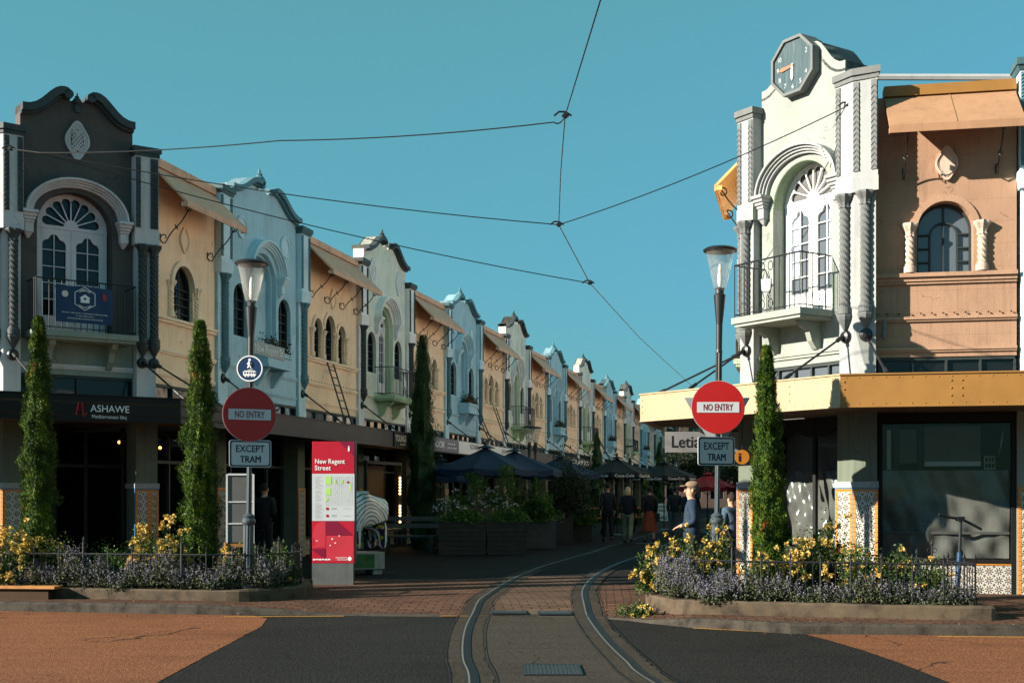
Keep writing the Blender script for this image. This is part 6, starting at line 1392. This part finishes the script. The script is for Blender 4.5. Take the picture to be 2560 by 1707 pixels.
planter(.80, 33.9, .82, .7, .74, 'square brown wooden planter holding the spiky cordyline', 1, mat='woodb'); planter(1.56, 36.6, .5, .6, .76, 'narrow wooden planter right of the cordyline planter', 1); planter(2.2, 38.5, .6, .6, .5, 'low dark planter in front of the seated customers', 3)
t = empty('concrete_trough', (-.85, 31.9, .1), 0, 'grey concrete trough behind the long wooden planters', 'planter'); m = MB(); m.frus((-.8,.8,-.2,.2),(-.86,.86,-.25,.25),0,1.18); m.build('trough', M['concrete'], t); MB().box(-.8,.8,-.2,.2,1.181,1.19).build('soil', M['soil'], t)
B = lambda *a, **k: bushy(*a, **k)
bushy('flowering_plants', -1.3, 31.9, 1.15, .62, .35, .45, 'white flowering plants in the concrete trough, left half', 'plant', M['fol'], 2600, (.03,.06), M['whitefl'], 90, None, fl=(.015,.032), nf=150); bushy('flowering_plants', -.4, 31.9, 1.15, .6, .35, .55, 'white flowering plants in the concrete trough, right half', 'plant', M['fol'], 2600, (.03,.06), M['whitefl'], 91, None, fl=(.015,.032), nf=130)
bushy('trailing_plants', -1.2, 30.6, .85, .55, .35, .32, 'grassy green plants in the left wooden planter', 'plant', M['fol'], 2200, (.04,.10), None, 92, None); bushy('trailing_plants', -.05, 30.6, .85, .5, .35, .38, 'grassy green plants in the right wooden planter', 'plant', M['fol'], 2200, (.04,.10), None, 93, None)
bushy('leafy_shrub', .75, 33.8, .82, .46, .4, .75, 'round bright green shrub in the square planter', 'plant', M['fol'], 5200, (.05,.09), None, 94, None); bushy('dark_shrub', 1.75, 37.6, .8, .75, .5, 1.9, 'tall sprawling dark shrub between the blue umbrellas', 'plant', M['foldark'], 7000, (.04,.10), None, 95, None); bushy('leafy_shrub', 2.2, 38.4, .55, .42, .35, .6, 'small shrub by the seated customers', 'plant', M['fol'], 1800, (.05,.1), None, 96, None)
bushy('leafy_shrub', 4.6, 47, .3, .9, .5, 1.1, 'green shrub under the black umbrella', 'plant', M['fol'], 3500, (.05,.1), None, 97, None); bushy('dark_shrub', .35, 35.2, .6, .6, .4, 1.0, 'dark green shrub behind the square planter', 'plant', M['foldark'], 4000, (.05,.1), None, 98, None)
def sapling(x, y, zb, h, label, seed):
    t = empty('sapling', (x, y, zb), 0, label, 'tree', 'small standard trees in the planters'); rg = np.random.default_rng(seed); m = MB(); m.tube([(0,0,0),(.01,0,h)], [.012,.006], 6); m.build('trunk', paint('pale stem', (.3,.25,.18), .8), t); n = 900
    q = rg.uniform(.4,1.,n); a = rg.uniform(0,2*PI,n); P = np.stack([.22*np.sin(q*8+seed)*.3+rg.normal(0,.11,n), rg.normal(0,.11,n), q*h*1.02], 1); A = unit(rg.normal(0,1,(n,3))+[0,0,.4]); Bv = unit(np.cross(A, rg.normal(0,1,(n,3)))); V, Q = quads(P, A, Bv, rg.uniform(.04,.09,n), rg.uniform(.02,.04,n)); np_mesh('foliage', V, Q, M['fol'], t)
sapling(-.95, 31.7, 1.2, .95, 'thin standard tree in the trough, the left one', 3); sapling(-.1, 31.5, 1.0, 1.3, 'thin standard tree in the trough, the right one', 4)
def cordyline(x, y, z, s, label, seed, group='spiky cordyline plants'):
    t = empty('cordyline', (x, y, z), 0, label, 'plant', group); m = MB(); random.seed(seed)
    for i in range(46):
        a = random.uniform(0, 2*PI); el = random.uniform(.25, 1.5); L_ = s*random.uniform(.6,1.); d = Vector((math.cos(a)*math.cos(el), math.sin(a)*math.cos(el), math.sin(el))); sd = Vector((-math.sin(a), math.cos(a), 0))*.02*s*1.6; pts = [d*L_*q+Vector((0,0,-.35*L_*q*q*math.cos(el))) for q in (0,.35,.7,1.)]
        vs = []; 
        for k, p in enumerate(pts): w = (.7,1.,.7,.05)[k]; vs += [tuple(p-sd*w), tuple(p+sd*w)]
        m.add(vs, [(0,1,3,2),(2,3,5,4),(4,5,7,6)])
    m.build('blades', M['fol'], t); m = MB(); m.tube([(0,0,-.5*s),(0,0,.05)], .03*s, 6); m.build('stem', M['bark'], t)
cordyline(.65, 34.1, 1.6, .62, 'spiky cordyline above the square planter', 1); cordyline(4.9, 45, 1.7, .6, 'spiky cordyline below the black umbrella', 2)
def bench(x, y, w, label, rz=0., mat='woodb', h=.45, back=True, cat='bench', name='street_bench'):
    t = empty(name, (x, y, .1), rz, label, cat); m = MB()
    for k in range(3): m.box(-w/2, w/2, -.25+.16*k, -.25+.16*k+.13, h-.04, h)
    m.build('seat', M[mat], t)
    if back:
        m = MB()
        for k in range(2): m.box(-w/2, w/2, .24, .27, h+.18+.18*k, h+.30+.18*k)
        m.build('backrest', M[mat], t)
    for s in (-1, 1): m = MB(); m.box(s*w*.38-.03, s*w*.38+.03, -.22, .28, 0, h-.041); m.build('leg', M['black'], t)
bench(-2.62, 31.3, 1.45, 'grey slatted bench in front of the dark cypress', back=True)
for i, (x, y, lb) in enumerate(((2.95, 44.6, 'orange timber bar table left of the dark-clothed walker'), (4.35, 46.6, 'orange timber bar table between the two walkers'))):
    t = empty('bar_table', (x, y, .1), .2, lb, 'table', 'timber bar tables'); MB().box(-.5,.5,-.3,.3,.94,.99).build('tabletop', M['woodw'], t); MB().box(-.5,.5,-.5,-.36,.60,.64).build('seat', M['woodw'], t)
    for s in (-1, 1):
        m = MB(); m.tube([(s*.42,-.5,0),(s*.42,.2,.93)], .03, 5); m.build('leg', M['black'], t); m = MB(); m.tube([(s*.42,.4,0),(s*.42,-.2,.93)], .03, 5); m.build('leg', M['black'], t)
lamp_post('lamp_post', .62, 43.8, 4.02, 'shorter lamp post behind the blue umbrellas, left of a close pair'); lamp_post('lamp_post', .86, 45., 4.05, 'shorter lamp post behind the blue umbrellas, right of a close pair'); lamp_post('lamp_post', 5.3, 55, 3.75, 'lamp post beside the small dark cypress down the street'); lamp_post('lamp_post', 12.1, 90, 4.0, 'farthest lamp post, seen below the hanging white sign')
# feather flag, A-board, display stands
t = empty('feather_flag', (5.75, 50, .1), 0, 'pale blue feather flag standing behind the walkers', 'flag'); m = MB(); m.tube([(.0,0,0),(0.0,0,2.3),(.05,0,2.62)], .012, 5); m.build('pole', M['black'], t); m = MB(); m.wall([(-.0,.95),(.02,2.6),(-.1,2.4),(-.2,2.0),(-.26,1.5),(-.24,1.05)][::-1], y0=-.004, y1=.004); m.build('cloth', paint('pale blue flag cloth', (.25,.45,.5), .7), t); m = MB()
m.M = Matrix.Translation((-.11,0,1.2)) @ Matrix.Rotation(-PI/2, 4, 'Y'); text(m, 'CAFE', .4, -.05, .8, .12, -.006, .01); m.M = None; m.build('lettering', M['ink'], t)
t = empty('a_board', (8.0, 65, .1), 0, 'pale A-board with black cafe lettering behind the walker in the orange skirt', 'sign'); m = MB(); m.frus((-.28,.28,-.02,.0),(-.28,.28,.18,.2),0,.95); m.frus((-.28,.28,.4,.42),(-.28,.28,.21,.23),0,.95); m.build('panel', paint('pale teal board', (.45,.6,.58), .6), t); m = MB(); text(m, 'WAFFLE', 0, .72, .46, .13, .13, .02); text(m, 'HAUS', 0, .52, .36, .13, .08, .02); text(m, 'WAFFLES', 0, .12, .44, .16, -.01, .02); m.build('lettering', M['ink'], t)
t = empty('menu_stand', (-4.55, 20.3, .1), R(10), 'white framed menu stand beside the left lamp post', 'sign stand'); m = MB(); m.box(-.16,.24,0,.03,.72,1.83); m.build('panel', paint('pale display panel', (.16,.155,.15), .5), t); m = MB(); m.box(-.18,.26,-.01,.0,1.38,1.4).box(-.18,.26,-.01,.0,1.02,1.04).box(.24,.27,-.012,.04,.70,1.85).box(-.19,-.16,-.012,.04,.70,1.85).box(-.159,.239,-.012,.04,1.83,1.86); m.build('frame', M['white_clean'], t)
for s in (-1, 1): m = MB(); m.tube([(s*.2,0,.72),(s*.24,-.1,0)], .02, 5); m.build('leg', M['woodw'], t)
MB().box(-.2,.26,-.005,.025,.64,.70).build('rail', M['woodw'], t)
# parked scooter outside the right shop window
t = empty('kick_scooter', (5.85, 16.1, .14), R(12), 'black handlebar scooter with a blue stem beside the right fence', 'scooter'); m = MB(); m.tube([(0,0,.1),(.04,0,.72)], .035, 10); m.build('stem', M['bluepost'], t); m = MB(); m.tube([(.04,0,.7),(.06,0,1.16)], .02, 8); m.tube([(-.26,0,1.22),(-.1,0,1.18),(.06,0,1.16),(.2,0,1.10),(.36,0,1.02)], .018, 8); m.box(0,.1,-.03,.03,1.13,1.19); m.build('handlebar', M['black'], t)
MB().box(-.08,.08,.05,.62,.08,.12).build('deck', M['black'], t, bevel=.01)
for yy in (0, .66): m = MB(); m.M = Matrix.Translation((0,yy,.09)) @ Matrix.Rotation(PI/2,4,'Z'); m.lathe([(.09,-.02),(.09,.02)], (0,0,0), 16, axis='y'); m.M = None; m.build('wheel', M['black'], t)
# end of the street
def big_tree(x, y, h, r, label, seed):
    t = bushy('street_tree', x, y, h*.30, r, r, h*.62, label, 'tree', M['foldark'], 9000, (.12,.28), None, seed, 'trees at the end of the street', hollow=.8, stems=False); m = MB(); m.tube([(0,0,-h*.30),(0,0,h*.1),(.1,0,h*.3)], [.18,.14,.08], 8); m.tube([(0,0,0),(r*.5,0,h*.3)], [.08,.04], 6).tube([(0,0,0),(-r*.5,.2,h*.28)], [.08,.04], 6); m.build('trunk', M['bark'], t)
big_tree(15.5, 108, 6.6, 2.6, 'dark leafy tree at the end of the street, left one', 3); big_tree(19.8, 112, 6.3, 2.8, 'dark leafy tree at the end of the street, middle one', 4); big_tree(24.5, 110, 7, 3., 'dark leafy tree at the end of the street, right one', 6)
t = empty('end_building', (22, 122, 0), 0, 'dark brown block closing the far end of the street', 'building'); m = MB(); wn = [rect(-11+2.2*i, -9.7+2.2*i, 1+3*j, 2.9+3*j) for i in range(10) for j in range(3)]; m.wall(rect(-12,12,0,10.2), wn, 0, .3); m.build('wall', paint('brown cladding', (.09,.06,.05), .8), t); MB().box(-12,12,.31,8,.02,10.15).build('window', M['glass'], t); m = MB(); m.box(-12.3,12.3,-.4,8.4,10.2,10.6); m.build('roof', M['roof'], t)
# ------------------------------------------------------------------ people
def person(x, y, rz, label, jacket, trousers, hair, stride=0., sit=False, h=1., skirt=None, arms='down', cap=None, long_hair=False, glasses=False, z=.1, shoes=(.02,.02,.02), bag=None, beard=False):
    t = empty('person', (x, y, z), rz, label, 'person'); s = h
    hz = .93*s if not sit else .48; fw = -1
    P = {'pel':(0,0,hz,.085,.07),'waist':(0,-.0,hz+.14*s,.085,.06),'chest':(0,0,hz+.34*s,.10,.075),'shl':(0,.01,hz+.47*s,.07,.055),'neck':(0,.0,hz+.53*s,.046,.05),'jaw':(0,-.035,hz+.595*s,.054,.066),'head':(0,-.008,hz+.675*s,.082,.104),'crown':(0,0,hz+.755*s,.062,.076)}
    N_ = list(P.values()); idx = {k: i for i, k in enumerate(P)}; E_ = [(0,1),(1,2),(2,3),(3,4),(4,5),(5,6),(6,7)]
    legs = []; armsl = []
    def add(n): N_.append(n); return len(N_)-1
    cloth_leg_n, cloth_leg_e = [(0,.0,hz+.04,.135,.115)], []; cl_t = [(0,0,hz-.13*s,.175,.15),(0,0,hz+.06*s,.175,.145),(0,0,hz+.32*s,.19,.14),(0,.01,hz+.455*s,.14,.10),(0,.01,hz+.55*s,.068,.068)]; cl_e = [(0,1),(1,2),(2,3),(3,4)]
    def addl(n): cloth_leg_n.append(n); return len(cloth_leg_n)-1
    def addt(n): cl_t.append(n); return len(cl_t)-1
    SH = MB()
    for sg in (-1, 1):
        st = stride*sg
        if sit: hip=(sg*.10,-.02,hz,.085); kn=(sg*.13,-.44,hz+.02,.062); an=(sg*.13,-.44,.10,.042); toe=(sg*.14,-.60,.04,.034)
        else: hip=(sg*.095,0,hz-.06*s,.088); kn=(sg*.10,-st*.55-.03,.50*s,.060); an=(sg*.10,-st+(.0 if st > 0 else .05),.09*s+(0 if st >= 0 else abs(st)*.25),.040); toe=(an[0]+sg*.02,an[1]-.15,max(.035,an[2]-.05),.033)
        a = add(hip); b = add(kn); mid = add((kn[0]*.5+an[0]*.5,kn[1]*.5+an[1]*.5+.02,kn[2]*.5+an[2]*.5,.056)); c = add(an); d = add(toe); E_.extend([(0,a),(a,b),(b,mid),(mid,c),(c,d)])
        a = addl((*hip[:3],.108)); b = addl((*kn[:3],.082)); mm = addl((kn[0]*.5+an[0]*.5,kn[1]*.5+an[1]*.5+.012,kn[2]*.5+an[2]*.5,.074)); c = addl((an[0],an[1],an[2]+.02,.070)); cloth_leg_e.extend([(0,a),(a,b),(b,mm),(mm,c)])
        SH.ball((an[0]+sg*.01,an[1]-.07,max(.05,an[2]-.035)), (.05,.135,.05), 12, 8)
        zs = hz+.485*s
        if arms == 'down': sh=(sg*.17,.01,zs-.03); el=(sg*.225,.04+st*.35,zs-.28*s); wr=(sg*.235,-.03+st*.7,zs-.52*s)
        elif arms == 'front': sh=(sg*.17,.0,zs-.03); el=(sg*.235,.05,zs-.29*s); wr=(sg*.09,-.17,zs-.37*s)
        else: sh=(sg*.175,.0,zs); el=(sg*.22,-.10,zs-.25*s); wr=(sg*.13,-.30,zs-.22*s)
        a = add((*sh,.062)); b = add((*el,.044)); c = add((*wr,.028)); E_.extend([(3,a),(a,b),(b,c)])
        hd = (Vector(wr)-Vector(el)).normalized(); pm = Vector(wr)+hd*.05; pl = add((*pm,.030,.022)); E_.append((c,pl)); side = Vector((0,1,0)) if abs(hd.z) > .6 else Vector((1,0,0))
        for q in range(4):
            base = pm+hd*.03+side*(.024-.016*q); L_ = (.068,.078,.072,.056)[q]; bend = Vector((-sg*.012,0,0)) if abs(hd.z) > .6 else Vector((0,0,-.014)); f1 = add((*base,.010)); f2 = add((*(base+hd*L_*.55+bend*.4),.009)); f3 = add((*(base+hd*L_+bend*1.4),.008)); E_.extend([(pl,f1),(f1,f2),(f2,f3)])
        tb = pm-hd*.01+side*.032; f1 = add((*tb,.011)); f2 = add((*(tb+hd*.04+side*.012),.009)); E_.extend([(pl,f1),(f1,f2)])
        a = addt((*sh,.080)); b = addt((*el,.060)); c = addt((*(Vector(wr)-hd*.02),.043)); cl_e.extend([(3,a),(a,b),(b,c)])
    body_ = skin_obj('body', N_, E_, M['skin'], t, 1)
    tr_ = skin_obj('trousers', cloth_leg_n, cloth_leg_e, cloth('cloth', trousers), t, 1) if not skirt else None
    if skirt:
        m = MB(); m.lathe([(.15,hz+.05),(.17,hz-.1),(.2,hz-.3),(.25,.36),(.24,.34)], (0,-.02,0), 28, k=7, amp=.06); m.build('skirt', cloth('skirt', skirt), t)
    skin_obj('jacket', cl_t, cl_e, cloth('cloth', jacket), t, 1); SH.build('shoes', paint('shoe leather', shoes, .5), t, smooth=True)
    hc = (0, .012, hz+.705*s); m = MB(); m.ball(hc, (.086,.102,.102), 16, 12)
    m2 = MB(); m2.v = [v for v in m.v]; fs = [f for f in m.f if not (min(m.v[i][1] for i in f) < -.035 and max(m.v[i][2] for i in f) < hc[2]+.052) and max(m.v[i][2] for i in f) > hc[2]-(.03 if True else 0)]; m2.f = fs
    if long_hair: m2.lathe([(.088,hc[2]-.17),(.1,hc[2]-.12),(.094,hc[2]-.03),(.086,hc[2]+.02)], (0,.03,0), 16, k=5, amp=.04)
    m2.build('hair', cloth('hair', hair), t, smooth=True)
    m = MB(); m.frus((-.017,.017,-.132,-.07),(-.008,.008,-.10,-.07),hz+.645*s,hz+.70*s)
    m.ball((.083,.01,hz+.67*s),(.012,.022,.032),8,6).ball((-.083,.01,hz+.67*s),(.012,.022,.032),8,6); m.build('nose_and_ears', M['skin'], body_, smooth=True)
    m = MB(); m.ball((.030,-.098,hz+.70*s),(.012,.007,.007),8,6).ball((-.030,-.098,hz+.70*s),(.012,.007,.007),8,6); m.build('eyes', M['ink'], body_); m = MB(); m.ball((0,-.098,hz+.62*s),(.022,.006,.006),8,6); m.build('mouth', paint('lips', (.4,.13,.1), .5), body_)
    if cap:
        m = MB(); cc = (0,.01,hz+.755*s); m.ball(cc, (.10,.115,.068), 18, 10); g = m.build('cap', cloth('cap cloth', cap), t, smooth=True); m = MB(); m.ball((0,-.12,hz+.742*s),(.075,.075,.012),14,6); m.build('peak', cloth('cap cloth', cap), g, smooth=True)
    if glasses:
        m = MB()
        for sg in (-1,1): m.tube([(sg*.034+.022*math.cos(a), -.112, hz+.70*s+.018*math.sin(a)) for a in [2*PI*k/12 for k in range(12)]], .003, 4, closed=True); m.tube([(sg*.056,-.108,hz+.703*s),(sg*.090,.0,hz+.70*s)], .003, 4)
        m.build('glasses', M['black'], t)
    if bag: m = MB(); m.tube([(.14,-.1,hz+.44*s),(-.05,-.15,hz+.2*s),(-.2,-.08,hz-.05)], .012, 5); m.tube([(.14,.1,hz+.46*s),(-.05,.14,hz+.2*s),(-.2,.06,hz-.05)], .012, 5); m.box(-.3,-.18,-.14,.12,hz-.28,hz-.02); m.build('shoulder_bag', cloth('bag', bag), t)
    return t
person(3.02, 38.6, PI+.1, 'person in a dark jacket and trousers walking away, the leftmost walker', (.012,.014,.02), (.012,.013,.015), (.015,.012,.01), stride=.10, h=1.06)
person(3.52, 37.2, PI-.2, 'blond person in a dark top and khaki trousers walking away', (.012,.014,.02), (.22,.22,.14), (.55,.38,.2), stride=.18, h=.99, long_hair=True)
person(4.22, 37.6, PI+.1, 'person in a dark coat and long rust-orange skirt walking away', (.015,.013,.014), (.1,.05,.03), (.02,.015,.012), stride=.14, h=1.0, skirt=(.28,.055,.025), bag=(.03,.02,.02))
person(5.4, 40.6, PI-.1, 'person with grey trousers standing with their back to us beside the cap wearer', (.014,.02,.025), (.09,.11,.12), (.02,.02,.02), stride=.06, h=1.0)
person(4.55, 31.2, PI+.3, 'person in a dark blue jacket just left of the cap wearer', (.015,.03,.05), (.02,.025,.03), (.02,.02,.02), arms='front', h=1.0)
person(2.78, 18.9, R(-98), 'person in a brown flat cap, glasses and denim jacket facing left behind the right bed', (.018,.035,.065), (.02,.025,.035), (.10,.09,.08), arms='front', h=.985, cap=(.22,.15,.10), glasses=True)
person(4.45, 24.8, PI+.5, 'person in a checked blue shirt sitting under the right canopy', (.05,.09,.13), (.02,.02,.03), (.02,.015,.01), sit=True, arms='front', z=.35)
person(-4.98, 24.6, PI-.2, 'person in black standing at the doorway behind the left lamp post', (.010,.011,.013), (.011,.012,.014), (.015,.012,.01), arms='front', h=1.0)
person(2.05, 43.5, PI*.5+.6, 'seated dark-haired customer on the left under the third blue umbrella', (.02,.02,.02), (.02,.02,.02), (.03,.015,.01), sit=True, arms='table', z=.1+.15); person(2.5, 43.8, -PI*.5-.2, 'seated blond customer in a pale top under the third blue umbrella', (.35,.42,.45), (.05,.05,.06), (.5,.33,.18), sit=True, arms='table', z=.1+.15, long_hair=True)
for x, y, lb, z in ((4.45,24.85,'dark stool under the person in the checked shirt',.62),(2.05,43.55,'dark stool under the dark-haired customer',.52),(2.5,43.8,'dark stool under the blond customer',.52)):
    t = empty('stool', (x, y, .1), 0, lb, 'stool', 'dark cafe stools'); m = MB(); m.lathe([(.19,z-.06),(.2,z-.04),(.2,z-.02)], (0,0,0), 18); m.build('seat', M['black'], t)
    for k in range(4): a = PI/4+PI/2*k; m = MB(); m.tube([(.12*math.cos(a),.12*math.sin(a),z-.06),(.2*math.cos(a),.2*math.sin(a),0)], .014, 5); m.build('leg', M['black'], t)
# ------------------------------------------------------------------ light and camera
EL = R(21.5); AZ = math.atan2(-.94, -.336)                 # bearing of the sun from +Y, clockwise negative
W = bpy.data.worlds.new('World'); SC.world = W; W.use_nodes = True; N = W.node_tree.nodes; L = W.node_tree.links; bg = N['Background']
sky = N.new('ShaderNodeTexSky'); sky.sky_type = 'NISHITA'; sky.sun_disc = False; sky.sun_elevation = EL; sky.sun_rotation = AZ; sky.air_density = 1.1; sky.dust_density = .6; sky.ozone_density = 1.6
def vm(op, a, b):
    n = N.new('ShaderNodeVectorMath'); n.operation = op
    for i, q in enumerate((a, b)):
        if isinstance(q, tuple): n.inputs[i].default_value = q
        else: L.new(q, n.inputs[i])
    return n.outputs[0]
sx_ = N.new('ShaderNodeSeparateXYZ'); L.new(sky.outputs[0], sx_.inputs[0]); cb_ = N.new('ShaderNodeCombineXYZ')
for i in range(3): L.new(mth(N, L, 'MULTIPLY_ADD', sx_.outputs[1], SKYK[i], 1.), cb_.inputs[i])
c1_ = vm('DIVIDE', vm('MULTIPLY', sky.outputs[0], SKYTINT), cb_.outputs[0])   # the horizon glow held back, as in the clear dry air of the photograph
L.new(c1_, bg.inputs[0]); bg.inputs[1].default_value = SKYST
su = bpy.data.lights.new('sun', 'SUN'); su.energy = SUNST; su.angle = R(.5); su.color = (1., .90, .76); so = bpy.data.objects.new('sun', su); COL.objects.link(so)
ts_ = Vector((-.94*math.cos(EL), -.336*math.cos(EL), math.sin(EL))); so.rotation_euler = ts_.to_track_quat('Z', 'Y').to_euler(); so.location = (-20, -8, 25)
cd = bpy.data.cameras.new('camera'); cd.sensor_width = 36; cd.lens = 36*F/2560; cd.shift_y = (HV-853.5)/2560; cd.clip_end = 2000; co = bpy.data.objects.new('camera', cd); COL.objects.link(co)
co.location = (0, 0, EY); co.rotation_euler = (PI/2, 0, 0); SC.camera = co
SC.view_settings.view_transform = 'Standard'; SC.view_settings.look = 'None'; SC.view_settings.gamma = 1.; SC.view_settings.use_curve_mapping = False; SC.view_settings.exposure = EXPO
SC.cycles.max_bounces = 8; SC.cycles.diffuse_bounces = 4; SC.cycles.transparent_max_bounces = 12; SC.cycles.use_denoising = True
